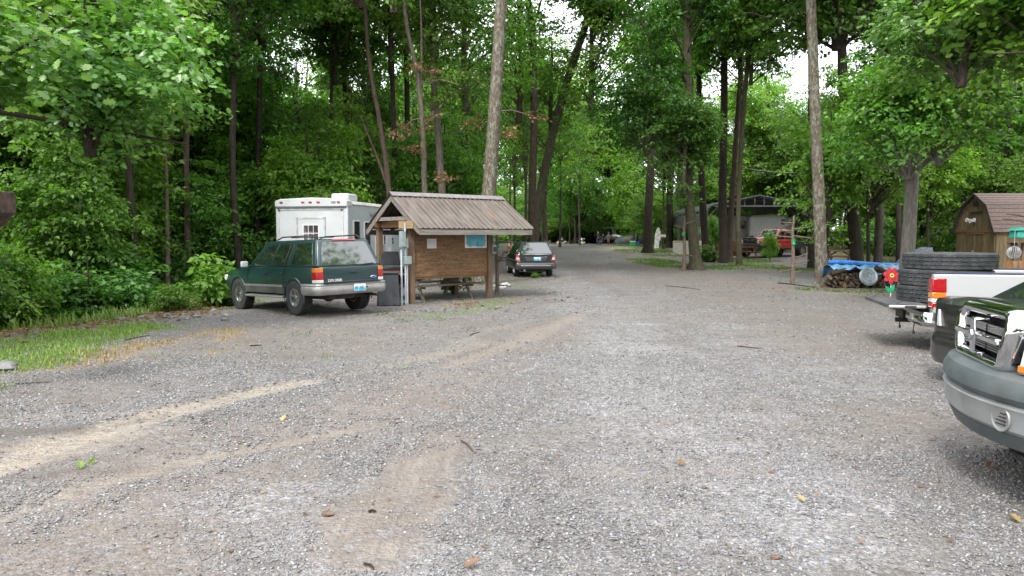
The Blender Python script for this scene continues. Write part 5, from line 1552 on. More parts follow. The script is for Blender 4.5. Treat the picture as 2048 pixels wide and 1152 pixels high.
# things kept under the carport
cm = thing('camper_trailer', 'beige camper with dark windows parked under the carport', 'camper', (17.4, 58.6, gz(17.4, 58.6)), R(-6))
CRM = mat('camper_beige', (.50, .47, .40), .5, var=.06, dirt=(.3, .27, .22), dirt_amt=.3)
MB().box((0, 1.2, 1.75), (5.2, 2.4, 2.2)).build('body', CRM, cm, bevel=.12, seg=3)
MB().box((0, 1.2, 2.88), (4.9, 2.2, .08)).build('roof', mat('camper_roof', (.06, .06, .06), .7), cm, bevel=.02)
for (x, z, w, h) in ((-1.9, 2.1, .45, .5), (-1.2, 1.95, .3, 1.1), (-.35, 2.1, .62, .7), (-2.2, 1.35, .5, .8), (.9, 2.1, .9, .6)):
    wd = MB().box((x, .0, z), (w + .1, .05, h + .1)).build('window', CRM, cm, bevel=.02)
    MB().box((x, -.03, z), (w, .02, h)).build('window_pane', GLASS, wd, bevel=.02)
MB().box((-.75, -.005, 1.6), (.05, .03, 1.9)).build('door_trim', mat('camper_trim', (.3, .27, .2), .5), cm)
bt = thing('box_trailer', 'white rounded cargo trailer at the right inside the carport', 'trailer', (20.0, 57.2, gz(20, 57.2)), R(-4))
MB().box((0, 1.2, 1.95), (2.9, 2.2, 1.85)).build('body', mat('cargo_white', (.80, .81, .82), .35, var=.04), bt, bevel=.30, seg=4)
MB().box((1.15, .085, 2.35), (.30, .04, .42)).build('side_window', GLASS, bt, bevel=.03)
MB().box((1.72, .9, 1.75), (.6, .04, 1.9)).build('blue_panel', mat('pale_blue', (.40, .58, .62), .5), bt)
MB().box((0, 1.2, .8), (2.6, 1.9, .3)).build('chassis', DARKIN, bt)
for s in (-.5, .45):
    MB().lathe([(.001, -.1), (.2, -.1), (.33, -.1), (.36, -.07), (.36, .07), (.33, .1), (.001, .1)], 18, (s, .25, .36), 'y').build('wheel', RUBBER, bt, 40)
rc = thing('red_car', 'red vehicle with a pink faded roof at the left of the carport', 'car', (15.85, 58.5, gz(15.8, 58.5)), R(95))
RCM = paint('red_paint', (.42, .012, .016), .3)
MB().hexa([(-2, -.85, .4), (2, -.85, .4), (2, .85, .4), (-2, .85, .4), (-2, -.82, 1.0), (2, -.80, .9), (2, .80, .9), (-2, .82, 1.0)]).build('body', RCM, rc, bevel=.12, seg=3)
MB().hexa([(-1.9, -.78, .98), (.9, -.78, .95), (.9, .78, .95), (-1.9, .78, .98), (-1.7, -.62, 1.52), (.2, -.62, 1.52), (.2, .62, 1.52), (-1.7, .62, 1.52)]).build('cabin', mat('faded_pink', (.55, .16, .20), .5, var=.2), rc, bevel=.08, seg=3)
MB().panel([(-1.9, .78, .98), (-1.9, -.78, .98), (-1.7, -.62, 1.52), (-1.7, .62, 1.52)], [(.1, .15), (.9, .15), (.9, .85), (.1, .85)], .012).build('rear_window', GLASS, rc)
for x in (-1.25, 1.25):
    for s in (-1, 1):
        MB().lathe([(.001, -.1), (.28, -.1), (.32, -.07), (.32, .07), (.28, .1), (.001, .1)], 16, (x, s * .78, .32), 'y').build('wheel', RUBBER, rc, 40)
wm = thing('brown_crates', 'brown wooden box planter behind the trunks by the picnic table', 'planter', (14.1, 47.5, gz(14.3, 47.5)), R(8)); wm.scale = (.55, .8, .9)
for k in range(3):
    MB().box((0, -.4, .35 + k * .32), (2.6, .06, .30)).build('plank', W_BROWN, wm, bevel=.01)
for s in (-1, 1):
    MB().box((s * 1.25, 0, .65), (.06, .8, .95)).build('side_panel', W_BROWN, wm, bevel=.01)
MB().box((0, 0, 1.05), (2.4, .74, .06)).build('soil', DARKIN, wm)

# ---- gambrel shed
SX, SY = 19.12, 29.0
gs = gz(SX + 1.5, SY + 1.2)
shed = thing('garden_shed', 'small brown wooden barn shed with a gambrel shingle roof', 'shed', (SX, SY, gs))
prof = [(-.12, 1.92), (.44, 3.02), (1.25, 3.52), (2.06, 3.02), (2.62, 1.92)]
SD = 3.9
# front gable boards (facing -x) and side boards
def front_top(y):
    return float(np.interp(y, [p_[0] for p_ in prof], [p_[1] for p_ in prof]))
nb = 17
for k in range(nb):
    y0, y1 = 2.5 * k / nb, 2.5 * (k + 1) / nb - .008
    z0, z1 = front_top(y0) - .07, front_top(y1) - .07
    o_ = .004 * (k % 2)
    MB().hexa([(-.02 - o_, y0, .12), (.02, y0, .12), (.02, y1, .12), (-.02 - o_, y1, .12), (-.02 - o_, y0, z0), (.02, y0, z0), (.02, y1, z1), (-.02 - o_, y1, z1)]).build('front_board', W_SHED, shed)
for k in range(26):
    x0 = .03 + SD * k / 26
    MB().box((x0 + SD / 52, -.005 - .004 * (k % 2), 1.03), (SD / 26 - .008, .03, 1.82)).build('side_board', W_SHED, shed)
MB().box((SD / 2, 1.25, .95), (SD - .1, 2.44, 1.9)).build('inner_wall', DARKIN, shed)
MB().box((-.035, 1.25, 1.98), (.03, 2.5, .10)).build('trim_board', W_BROWN, shed)
for y in (.62, 1.25, 1.88):
    MB().box((-.04, y, 1.05), (.03, .07, 1.75)).build('door_trim', W_SHED, shed)
MB().box((-.036, 1.25, 1.88), (.028, 1.33, .06)).build('door_trim', W_SHED, shed)
MB().box((-.035, 1.25, 3.10), (.02, .30, .22)).build('gable_vent', BLACK, shed, bevel=.004)
MB().box((-.05, 1.2, 2.74), (.05, .72, .07)).build('loft_hinge_rail', BLACK, shed)
wo = MB().box((-.05, 1.30, 1.12), (.03, .12, .12)).build('door_latch', GALV, shed, bevel=.01)
SHG = mat('shingle', (.12, .085, .076), .9, var=.3, vscale=7, stretch=(2.0, 6, 6), bump=.6, bscale=50, objvar=.12)
for (a, b_, n) in ((prof[0], prof[1], 7), (prof[1], prof[2], 5), (prof[4], prof[3], 7), (prof[3], prof[2], 5)):
    for k in range(n):
        t0, t1 = k / n, (k + 1.15) / n
        ya, za = a[0] + (b_[0] - a[0]) * t0, a[1] + (b_[1] - a[1]) * t0
        yb, zb = a[0] + (b_[0] - a[0]) * min(1, t1), a[1] + (b_[1] - a[1]) * min(1, t1)
        L = math.hypot(b_[0] - a[0], b_[1] - a[1]); nyy, nzz = -(b_[1] - a[1]) / L, (b_[0] - a[0]) / L
        if nzz < 0: nyy, nzz = -nyy, -nzz
        P0 = [(x, ya + nyy * .028, za + nzz * .028) for x in (-.14, SD + .14)]; P1 = [(x, yb + nyy * .010, zb + nzz * .010) for x in (SD + .14, -.14)]
        Q0 = [(x, ya, za) for x in (-.14, SD + .14)]; Q1 = [(x, yb, zb) for x in (SD + .14, -.14)]
        MB().hexa(Q0 + Q1 + P0 + P1).build('shingle_course', SHG, shed)
for a, b_ in zip(prof[:-1], prof[1:]):
    MB().beam((-.15, a[0], a[1] - .03), (-.15, b_[0], b_[1] - .03), .025, .09).build('roof_trim', mat('shed_trim', (.03, .026, .022), .7), shed)
lamp = thing('flood_lamp', 'white twin flood lamp on the shed gable', 'lamp', (SX - .06, SY + 1.28, gs + 2.42))
MB().box((0, 0, 0), (.05, .16, .16)).build('mount', WHITE, lamp, bevel=.02)
MB().lathe([(.03, 0), (.09, -.14), (.085, -.15), (.001, -.13)], 16, (-.10, .12, .02), 'x').build('lamp_head', WHITE, lamp, 40)
MB().lathe([(.03, 0), (.09, -.14), (.085, -.15), (.001, -.13)], 16, (-.10, -.13, -.03), 'x').build('lamp_head', WHITE, lamp, 40)

# ---- feeder, wire ball and posts beside the shed
p = at(2040, 465, 15.5); g0 = gz(p.x, p.y)
fd = thing('bird_feeder_post', 'teal roofed bird feeder on wooden posts at the right edge', 'bird feeder', (p.x, p.y, g0))
TEAL = mat('teal_plastic', (.03, .27, .20), .4, var=.1)
MB().hexa([(-.15, -.15, 1.74), (.15, -.15, 1.74), (.15, .15, 1.74), (-.15, .15, 1.74), (-.13, -.13, 1.90), (.13, -.13, 1.90), (.13, .13, 1.90), (-.13, .13, 1.90)]).build('feeder_box', TEAL, fd, bevel=.02)
MB().hexa([(-.20, -.18, 1.90), (.20, -.18, 1.90), (.20, .18, 1.90), (-.20, .18, 1.90), (-.10, -.10, 1.97), (.10, -.10, 1.97), (.10, .10, 1.97), (-.10, .10, 1.97)]).build('feeder_roof', TEAL, fd, bevel=.015)
MB().box((0, 0, 1.66), (.42, .24, .035)).build('shelf', W_POST, fd, bevel=.004)
for x in (-.16, -.05, .13):
    MB().box((x, .06, .80), (.07, .07, 1.7)).build('post', W_POST, fd, bevel=.006)
for q in (((-.3, 0, 2.26), (.35, .1, 2.12)), ((-.36, .05, 2.16), (.35, .1, 2.02))):
    MB().tube([q[0], ((q[0][0] + q[1][0]) / 2, 0, (q[0][2] + q[1][2]) / 2 + .03), q[1]], [.02, .025, .03], 7).build('perch_branch', MATS['bark_cedar'], fd, 50)
MB().tube([(.33, .1, 0), (.35, .1, 1.2), (.36, .1, 2.15)], [.05, .045, .035], 8).build('cedar_pole', MATS['bark_cedar'], fd, 50)
p = at(2028, 505, 15.0)
wb = thing('wire_ball', 'round silver wire ball ornament in front of the shed', 'ornament', (p.x, p.y, p.z))
for k in range(9):
    o = MB().torus((0, 0, 0), .125, .0045, 28, 5, 'x').build('wire_hoop', GALV, wb, 60); o.rotation_euler = (0, 0, PI * k / 9)
MB().tube([(0, 0, .12), (0, 0, .45)], .005, 5).build('hanger', GALV, wb)
for k, (px_, c) in enumerate(((2018, (.45, .22, .08)), (2028, (.32, .22, .13)), (2040, (.36, .20, .10)))):
    p = at(px_, 545, 15.3 + .1 * k); g0 = gz(p.x, p.y)
    o = MB().box((0, 0, .62), (.085, .085, 1.28)).build('stake', wood('stake%d' % k, c, tuple(q * .5 for q in c), axis='z'), None, bevel=.006)
    o.location = (p.x, p.y, g0); tag(o, ['orange-tan wooden stake below the wire ball', 'weathered wooden stake right of the orange-tan one', 'brown wooden stake at the right picture edge'][k], 'stake')

# ---- woodpile with tarp, pan lid and metal flower
p0, p1 = onground(1652, 579), onground(1800, 585)
wy = 24.2
x0, x1 = p0.x - .1, p1.x + .9
LOGB = mat('log_bark', (.05, .036, .027), .95, var=.45, vscale=9, bump=.8, bscale=30, objvar=.3)
g = random.Random(12)
for v in range(4):
    n = 9
    r = [g.uniform(.8, 1.15) for _ in range(n)]
    mb = MB()
    cut_ = g.choice((n, n, 6, 5))
    pol = [(math.cos(2 * PI * k / n) * r[k], math.sin(2 * PI * k / n) * r[k]) for k in range(cut_)]
    if cut_ < n: pol.append((0, 0))
    mb.prism([(a * .055, b_ * .055) for a, b_ in pol], -.22, .22, 'xz')
    MATS['logm%d' % v] = mb.mesh('log')
LOGE = wood('log_end', (.15, .10, .06), (.05, .034, .022), axis='y', objvar=.4)
cnt = 0
rows = 7
for r_ in range(rows):
    n = int((x1 - x0) / .112) - (r_ % 2)
    for k in range(n):
        x = x0 + .06 + (r_ % 2) * .055 + k * .112
        if r_ == 6 and g.random() < .35: continue
        lg = bpy.data.objects.new('firewood_log', MATS['logm%d' % g.randrange(4)]); COL.objects.link(lg)
        if len(lg.data.materials) == 0: lg.data.materials.append(LOGB)
        lg.location = (x + g.gauss(0, .01), wy + g.gauss(0, .045), gz(x, wy) + .055 + r_ * .093)
        lg.rotation_euler = (g.gauss(0, .05), g.uniform(0, 6.28), g.gauss(0, .07))
        s = g.uniform(.95, 1.25); lg.scale = (s, g.uniform(.85, 1.1), s)
        if g.random() < .4:
            lg.material_slots[0].link = 'OBJECT'; lg.material_slots[0].material = LOGE
        tag(lg, 'split dark log stacked in the woodpile by the lichen-spotted trunk', 'log', 'split logs in the woodpile'); cnt += 1
for i, (a, b_, r) in enumerate((((1662, 548), (1712, 536), .075), ((1752, 536), (1775, 548), .09))):
    A, B = at(a[0], a[1], wy - .26), at(b_[0], b_[1], wy - .1)
    o = MB().tube([A - A, (B - A) * .5 + Vector((0, 0, .02)), B - A], [r, r * .95, r * .85], 10).build('log', MATS['bark_dark'], None, 50); o.location = A
    tag(o, ['long bark-covered log lying across the woodpile front', 'short curved bark slab on the right of the woodpile'][i], 'log')
bmh = MB().beam((x0 - .2, 0, 0), (x1, 0, 0), .09, .09).build('ground_rail', W_GREYD, None, bevel=.01)
bmh.location = (0, wy - .33, gz(x0, wy) + .03); bmh.name = 'ground_rail'
tag(bmh, 'grey timber rail on the ground along the woodpile front', 'rail')
# tarp draped over the back of the pile
nxx, nyy = 46, 16
tv, tf = [], []
for j in range(nyy):
    for i in range(nxx):
        u, v = i / (nxx - 1), j / (nyy - 1)
        x = x0 + .12 + u * (x1 - x0 - .1); y = wy - .25 + v * .95
        z = gz(x, wy) + .76 + .07 * math.sin(u * 9 + v * 2) * (1 - v) + .03 * math.sin(u * 31 + v * 5) + .02 * math.sin(u * 57 - v * 9) - (1 - v) ** 4 * .09 * (1 + .5 * math.sin(u * 14)) + .05 * v
        if v > .9: z -= (v - .9) * 4
        tv.append((x, y + .05 * math.sin(u * 23), z))
for j in range(nyy - 1):
    for i in range(nxx - 1):
        tf.append((j * nxx + i, j * nxx + i + 1, (j + 1) * nxx + i + 1, (j + 1) * nxx + i))
TARP = mat('blue_tarp', (.10, .26, .45), .35, var=.35, vscale=2.2, dirt=(.33, .45, .52), dirt_amt=.8, dscale=1.1, bump=.3, bscale=25)
o = MB().add(tv, tf).build('tarp', TARP, None, 60); m_ = o.modifiers.new('thickness', 'SOLIDIFY'); m_.thickness = .006
tag(o, 'crumpled pale blue tarp laid over the woodpile', 'tarp')
A, B = at(1655, 525, 25.6), at(1802, 531, 25.6)
o = MB().tube([A - A, (B - A) * .3 + Vector((0, 0, .015)), (B - A) * .7 - Vector((0, 0, .02)), B - A], [.085, .095, .09, .08], 12).build('rolled_tarp', mat('deep_blue', (.015, .15, .48), .4, var=.25, vscale=5), None, 50); o.location = A
tag(o, 'rolled deep blue tarp lying along the back of the woodpile', 'tarp')
p = at(1737, 553, wy - .42)
lid = thing('pan_lid', 'round ridged galvanised lid leaning on the woodpile', 'lid', p)
o = MB().lathe([(.001, -.05), (.05, -.045), (.06, -.03), (.11, -.028), (.12, -.038), (.15, -.036), (.16, -.02), (.21, -.018), (.22, -.026), (.25, -.022), (.285, 0), (.30, .005), (.30, .012), (.001, .0)], 40, (0, 0, 0), 'y').build('disc', mat('lid_metal', (.23, .27, .28), .45, .7, var=.2), lid, 35); o.rotation_euler = (R(-14), 0, 0)
o = MB().torus((0, -.06, 0), .035, .008, 16, 6, 'y').build('knob', GALV, lid, 60)
p = at(1783, 551, 18.0); g0 = gz(p.x, p.y)
fl = thing('metal_flower', 'red metal flower ornament with green leaves near the tailgate', 'ornament', (p.x, p.y, g0))
zc = p.z - g0
PET = mat('petal_red', (.42, .03, .045), .35, var=.3, vscale=14)
for k in range(7):
    a = 2 * PI * k / 7 + .2
    pol = [(.04, 0), (.08, .045), (.14, .062), (.19, .045), (.21, 0), (.19, -.045), (.14, -.062), (.08, -.045)]
    mb = MB(); mb.prism([(u * math.cos(a) - v * math.sin(a), u * math.sin(a) + v * math.cos(a)) for u, v in pol], -.006 - .004 * (k % 2), .004, 'xz')
    o = mb.build('petal', PET, fl, bevel=.003); o.location = (0, 0, zc)
o = MB().torus((0, -.02, zc), .04, .016, 20, 8, 'y').build('flower_centre_ring', mat('yellow', (.75, .50, .08), .4), fl, 60)
MB().lathe([(.001, -.03), (.03, -.02), (.035, 0)], 14, (0, 0, zc), 'y').build('flower_centre', mat('seed', (.12, .08, .02), .7), fl, 40)
MB().tube([(0, .012, 0), (.0, .012, zc)], .010, 8).build('stem', WHITE, fl, 50)
for s, r_ in ((-1, .5), (1, 1.0)):
    pol = [(0, 0), (.07, .05), (.15, .05), (.22, 0), (.15, -.04), (.07, -.045)]
    a = PI / 2 + s * r_ * .7
    o = MB().prism([(u * math.cos(a) - v * math.sin(a), u * math.sin(a) + v * math.cos(a)) for u, v in pol], -.008, 0, 'xz').build('metal_leaf', mat('leaf_enamel', (.01, .30, .13), .35), fl, bevel=.002); o.location = (0, 0, zc - .42)

# ---- bare cedar marker posts with green number plates
GPL = mat('plate_green', (.008, .24, .07), .4)
def cedar(label, px, pyb, pyt, wpx, depth, plate=None, num=None, seed=1, stubs=9):
    b0 = at(px, pyb, depth); g0 = gz(b0.x, b0.y)
    t_ = at(px, pyt, depth); h = t_.z - g0
    r0 = wpx * depth / FPX / 2
    root = thing('cedar_marker_post', label, 'marker post', (b0.x, b0.y, g0 - .03))
    link('trunk', trunk_mesh('trunk', [(0, 0, 0), (.03, .02, h * .4), (-.02, 0, h * .75), (.01, 0, h)], [r0, r0 * .85, r0 * .7, r0 * .5], 10, seed, flare=1.25, step=.2), MATS['bark_cedar'], root)
    g = random.Random(seed)
    for k in range(stubs):
        z = h * g.uniform(.12, .92); a = g.choice((0, PI)) + g.uniform(-.8, .8); L = g.uniform(.3, .8)
        q = Vector((math.cos(a) * L, math.sin(a) * L * .6, L * g.uniform(-.2, .45)))
        MB().tube([(0, 0, z), (q.x * .5, q.y * .5, z + q.z * .35), (q.x, q.y, z + q.z)], [r0 * .40, r0 * .32, r0 * .2], 6).build('branch_stub', MATS['bark_cedar'], root, 50)
    if plate:
        c = at(plate[0], plate[1], depth) - Vector((b0.x, b0.y, g0 - .03)); s = plate[2] * depth / FPX
        pl = MB().box((c.x, -r0 * 1.15 - .02, c.z), (s * .8, .012, s * 1.25)).build('number_plate', GPL, root, bevel=.003)
        if num: text_part(num, s * .55, WHITE, pl, frame((c.x, -r0 * 1.15 - .028, c.z - s * .25), (1, 0, 0), (0, 0, 1)), 'number')
    return root
cedar('bare cedar post with green plate 6 left of the tall lichen-spotted trunk', 1584, 566, 430, 8, 27.5, (1585, 484, 9), '6', 3, 14)
cedar('short bare cedar post on the grass island left of the mossy trunk', 1368, 524, 433, 8, 36, (1365, 468, 7), None, 4, 6)
cedar('knotty cedar post with green plate 7 beside the kiosk right post', 994, 583, 462, 8, 22.6, (995, 491, 8), '7', 5, 6)
p = onground(990, 584)
o = MB().tube([(0, 0, 0), (.12, .02, .12), (.24, .04, .36)], [.04, .036, .026], 8).build('cedar_limb', MATS['bark_cedar'], None, 50)
o.location = (at(994, 520, 22.6).x, 22.6, gz(p.x, p.y) + .98); tag(o, 'forked grey limb leaning right off the knotty cedar post', 'branch')
for i in range(9):
    q = onground(997 + g.uniform(-6, 24), 573 + g.uniform(-4, 6))
    o = MB().sphere((0, 0, 0), (g.uniform(.07, .14), g.uniform(.06, .1), g.uniform(.05, .08)), 8, 5).build('stone', mat('pale_stone', (.36, .35, .36), .85, var=.2, objvar=.2), None)
    for v in o.data.vertices: v.co *= g.uniform(.8, 1.2)
    o.location = (q.x, q.y, gz(q.x, q.y) + .04); tag(o, 'pale stone in the heap beside the knotty cedar post', 'stone', 'pale stones by the cedar post')
# rusty iron scoop at the left picture edge
p = at(-22, 418, 8.0)
sc = thing('rusty_scoop', 'dark rusty iron bucket corner jutting in at the left picture edge', 'bucket', (p.x - .35, p.y, gz(p.x, p.y)))
RUST = mat('rusty_iron', (.055, .038, .03), .8, .3, var=.4, vscale=14, dirt=(.13, .06, .03), dirt_amt=.5, bump=.4)
zc = p.z - gz(p.x, p.y)
MB().prism([(-.35, zc + .16), (.44, zc + .20), (.45, zc - .04), (.40, zc - .07), (.33, zc - .16), (.20, zc - .24), (-.35, zc - .26)], -.3, .3, 'xz').build('bucket_shell', RUST, sc, bevel=.012)
MB().tube([(-.3, -.32, zc + .02), (.2, -.32, zc + .01), (.36, -.32, zc - .03), (.43, -.32, zc - .06)], .016, 7).build('welded_edge', RUST, sc)
MB().beam((.12, -.2, zc + .17), (.2, -.2, zc + .28), .05, .03).build('hook', BLACK, sc)
MB().box((-.25, 0, (zc - .2) / 2), (.12, .12, zc - .2)).build('support_post', RUST, sc, bevel=.01)
# ------------------------------------------------------------------ vehicles (local +x forward, +y left, origin on the ground)
def tyre_mesh(r, w, rim, lug=True, n=40):
    mb = MB()
    h = w / 2
    mb.lathe([(rim, -h * .86), (r * .90, -h), (r * .965, -h * .93), (r * .985, -h * .75), (r * .985, h * .75), (r * .965, h * .93), (r * .90, h), (rim, h * .86)], n, (0, 0, 0), 'y', close=True)
    if lug:
        k = 34
        for i in range(k):
            a = 2 * PI * i / k
            for row, off in ((-.62, 0), (0, .5), (.62, 0)):
                aa = a + off * 2 * PI / k
                c = Vector((math.cos(aa) * r * .985, row * h * 1.05, math.sin(aa) * r * .985))
                mb.box(c, (.028, w * .26, 2 * PI * r / k * .62), (0, -aa, 0))
    return mb.mesh('tyre', 35)

def rim_mesh(rim, w, spokes=5, deep=.03):
    mb = MB(); h = w / 2
    mb.lathe([(rim * .88, h * .88), (rim * 1.0, h * .92), (rim * 1.02, h * .8), (rim * 1.0, -h * .8), (rim * .88, -h * .8), (rim * .86, h * .5)], 28, (0, 0, 0), 'y', close=True)
    mb.lathe([(.001, h * .72), (rim * .20, h * .72), (rim * .24, h * .60), (rim * .24, h * .2), (.001, h * .2)], 16, (0, 0, 0), 'y')
    for i in range(spokes):
        a = 2 * PI * i / spokes + .3
        ca, sa = math.cos(a), math.sin(a)
        s, e = rim * .18, rim * .93
        hw0, hw1 = rim * .16, rim * .20
        def P(rr, t, y): return (ca * rr - sa * t, y, sa * rr + ca * t)
        mb.hexa([P(s, -hw0, h * .35), P(e, -hw1, h * .5), P(e, hw1, h * .5), P(s, hw0, h * .35), P(s, -hw0 * .8, h * .68), P(e, -hw1 * .8, h * .80), P(e, hw1 * .8, h * .80), P(s, hw0 * .8, h * .68)])
    mb.lathe([(.001, h * .15), (rim * .86, h * .15), (rim * .86, h * .05), (.001, h * .05)], 18, (0, 0, 0), 'y')
    return mb.mesh('rim', 35)

WHEELS = {}
def wheel(parent, x, y, r, w, rim, spokes=5, rimmat=None, lug=True):
    key = (r, w, rim, spokes, lug)
    if key not in WHEELS:
        hub = MB().lathe([(.001, -w * .3), (rim * .7, -w * .3), (rim * .7, w * .02), (.001, w * .02)], 18, (0, 0, 0), 'y').mesh('hub', 35)
        WHEELS[key] = (hub, tyre_mesh(r, w, rim, lug), rim_mesh(rim, w, spokes))
    hub, ty, rm = WHEELS[key]
    o = link('wheel', hub, DARKIN, parent); o.location = (x, y, r)
    if y < 0: o.rotation_euler = (0, 0, PI)
    link('tyre', ty, RUBBER, o)
    ri = link('rim', rm, ALLOY, o)
    if rimmat:
        ri.material_slots[0].link = 'OBJECT'; ri.material_slots[0].material = rimmat
    return o

def loft(stations, name, m, parent, arches=(), smooth=32):
    mb = MB(); n = None
    rings = []
    for (x, w, zb, zt, cr) in stations:
        h = zt - zb
        half = [(w * .86, zb), (w * .965, zb + .07), (w, zb + .30 * h), (w * .995, zb + .62 * h), (w * .965, zt - .035), (w * .90, zt), (w * .5, zt + cr * .75), (0, zt + cr)]
        ring = [(x, y, z) for y, z in half] + [(x, -y, z) for y, z in half[-2::-1]]
        rings.append(ring); n = len(ring)
    for r_ in rings: mb.v += r_
    for i in range(len(rings) - 1):
        for k in range(n):
            k2 = (k + 1) % n
            mb.f.append((i * n + k, i * n + k2, (i + 1) * n + k2, (i + 1) * n + k))
    mb.f.append(tuple(range(n)))
    mb.f.append(tuple((len(rings) - 1) * n + k for k in range(n))[::-1])
    o = mb.build(name, m, parent, smooth)
    if arches:
        cs = []
        for (ax, az, ar, yi) in arches:
            for s in (-1, 1):
                prof = [(.001, yi), (ar, yi), (ar, 1.4), (.001, 1.4)]
                cs.append(MB().lathe(prof, 36, (ax, 0, az), 'y') if s > 0 else MB().lathe([(a, -b) for a, b in prof], 36, (ax, 0, az), 'y'))
        cut(o, cs)
        bm = bmesh.new(); bm.from_mesh(o.data)
        for f in bm.faces: f.smooth = True
        for e in bm.edges:
            if len(e.link_faces) == 2: e.smooth = e.calc_face_angle(0) < R(smooth)
        bm.to_mesh(o.data); bm.free()
        if len(o.data.materials) == 0: o.data.materials.append(m)
    return o

def arch_lip(parent, x, z, r, y, m, a0=-15, a1=195, th=.018):
    pts = []
    for k in range(19):
        a = R(a0 + (a1 - a0) * k / 18)
        pts.append((x + math.cos(a) * r, y, z + math.sin(a) * r))
    return MB().tube(pts, th, 6).build('wheel_arch_trim', m, parent, 50)

def house(parent, m, bx0, bx1, bw, bz, tx0, tx1, tw, tz, bev=.05, fw=None):
    """cabin top; returns the four side quads (ccw from outside)"""
    B = {'FL': (bx1, bw, bz), 'FR': (bx1, -bw, bz), 'RL': (bx0, bw, bz), 'RR': (bx0, -bw, bz)}
    T = {'FL': (tx1, tw, tz), 'FR': (tx1, -tw, tz), 'RL': (tx0, tw, tz), 'RR': (tx0, -tw, tz)}
    MB().hexa([B['RL'], B['RR'], B['FR'], B['FL'], T['RL'], T['RR'], T['FR'], T['FL']]).build('cabin', m, parent, bevel=bev, seg=3)
    return {'L': [B['FL'], B['RL'], T['RL'], T['FL']], 'R': [B['RR'], B['FR'], T['FR'], T['RR']],
            'B': [B['RL'], B['RR'], T['RR'], T['RL']], 'F': [B['FR'], B['FL'], T['FL'], T['FR']]}

def win(parent, quad, poly, name='window', m=None, off=.006, mirror=False):
    if mirror: poly = [(1 - u, v) for u, v in poly][::-1]
    return MB().panel(quad, poly, off, .014).build(name, m or GLASS, parent, bevel=.004)

def plate(parent, origin, txt, w=.305, h=.155, xdir=(0, -1, 0), ydir=(0, 0, 1)):
    M = frame(origin, xdir, ydir)
    o = MB().box((0, 0, 0), (w, h, .008)); me = o.mesh('licence_plate'); me.transform(M)
    pl = link('licence_plate', me, PLATE, parent)
    g = random.Random(len(txt) + int(origin[0] * 10))
    pol = [(-w * .48, -h * .46)] + [(w * (-.48 + .96 * k / 12), h * (-.05 + .22 * math.sin(k * 1.1) * g.uniform(.4, 1))) for k in range(13)] + [(w * .48, -h * .46)]
    b_ = MB().prism(pol, .0045, .0055, 'xy').mesh('plate_print'); b_.transform(M); link('plate_print', b_, PLATEB, pl)
    if txt: text_part(txt, h * .50, INK, pl, M @ Matrix.Translation((0, 0, .0068)), 'plate_number', .0008)
    return pl

def ribbon(parent, pts, r, m, name):
    return MB().tube(pts, r, 5).build(name, m, parent, 50)

# ---- dark green SUV
GREEN = paint('dark_green_paint', (.003, .027, .030), .14)
SILV = mat('silver_trim', (.36, .35, .345), .35, .6, var=.1, dirt=(.22, .19, .16), dirt_amt=.5)
SEAM = mat('seam', (.004, .005, .005), .8)
suv = thing('green_suv', 'dark green SUV with silver bumper seen from behind at left', 'SUV', (-5.27, 18.03, gz(-5.2, 17.9) - .0), R(135))
suv.rotation_euler = (R(-0.6), R(1.6), R(135))
AR = [(1.42, .385, .44, .58), (-1.41, .385, .44, .58)]
loft([(-2.40, .80, .60, 1.05, .01), (-2.37, .845, .50, 1.07, .01), (-2.25, .875, .46, 1.08, .01), (-1.2, .89, .44, 1.08, .01), (0, .89, .44, 1.08, .01), (.92, .89, .44, 1.075, .01), (1.05, .888, .44, 1.05, .03), (1.9, .88, .46, 1.01, .045), (2.17, .85, .48, .96, .045), (2.26, .80, .52, .91, .03), (2.30, .72, .58, .85, .02)], 'body', GREEN, suv, AR)
q = house(suv, GREEN, -2.37, .98, .84, 1.06, -2.12, .18, .66, 1.68, .06)
for sd, mir in (('L', False), ('R', True)):
    win(suv, q[sd], [(.045, .10), (.32, .10), (.315, .86), (.12, .86)], mirror=mir)
    win(suv, q[sd], [(.355, .10), (.545, .10), (.545, .86), (.345, .86)], mirror=mir)
    win(suv, q[sd], [(.557, .10), (.60, .10), (.60, .86), (.557, .86)], mirror=mir)
    win(suv, q[sd], [(.655, .10), (.945, .10), (.925, .86), (.655, .86)], mirror=mir)
win(suv, q['B'], [(.07, .06), (.93, .06), (.91, .86), (.88, .90), (.12, .90), (.09, .86)], 'rear_window')
win(suv, q['F'], [(.06, .06), (.94, .06), (.91, .93), (.09, .93)], 'windshield')
win(suv, q['B'], [(.26, .93), (.74, .93), (.72, .985), (.28, .985)], 'brake_light', TRED, .02)
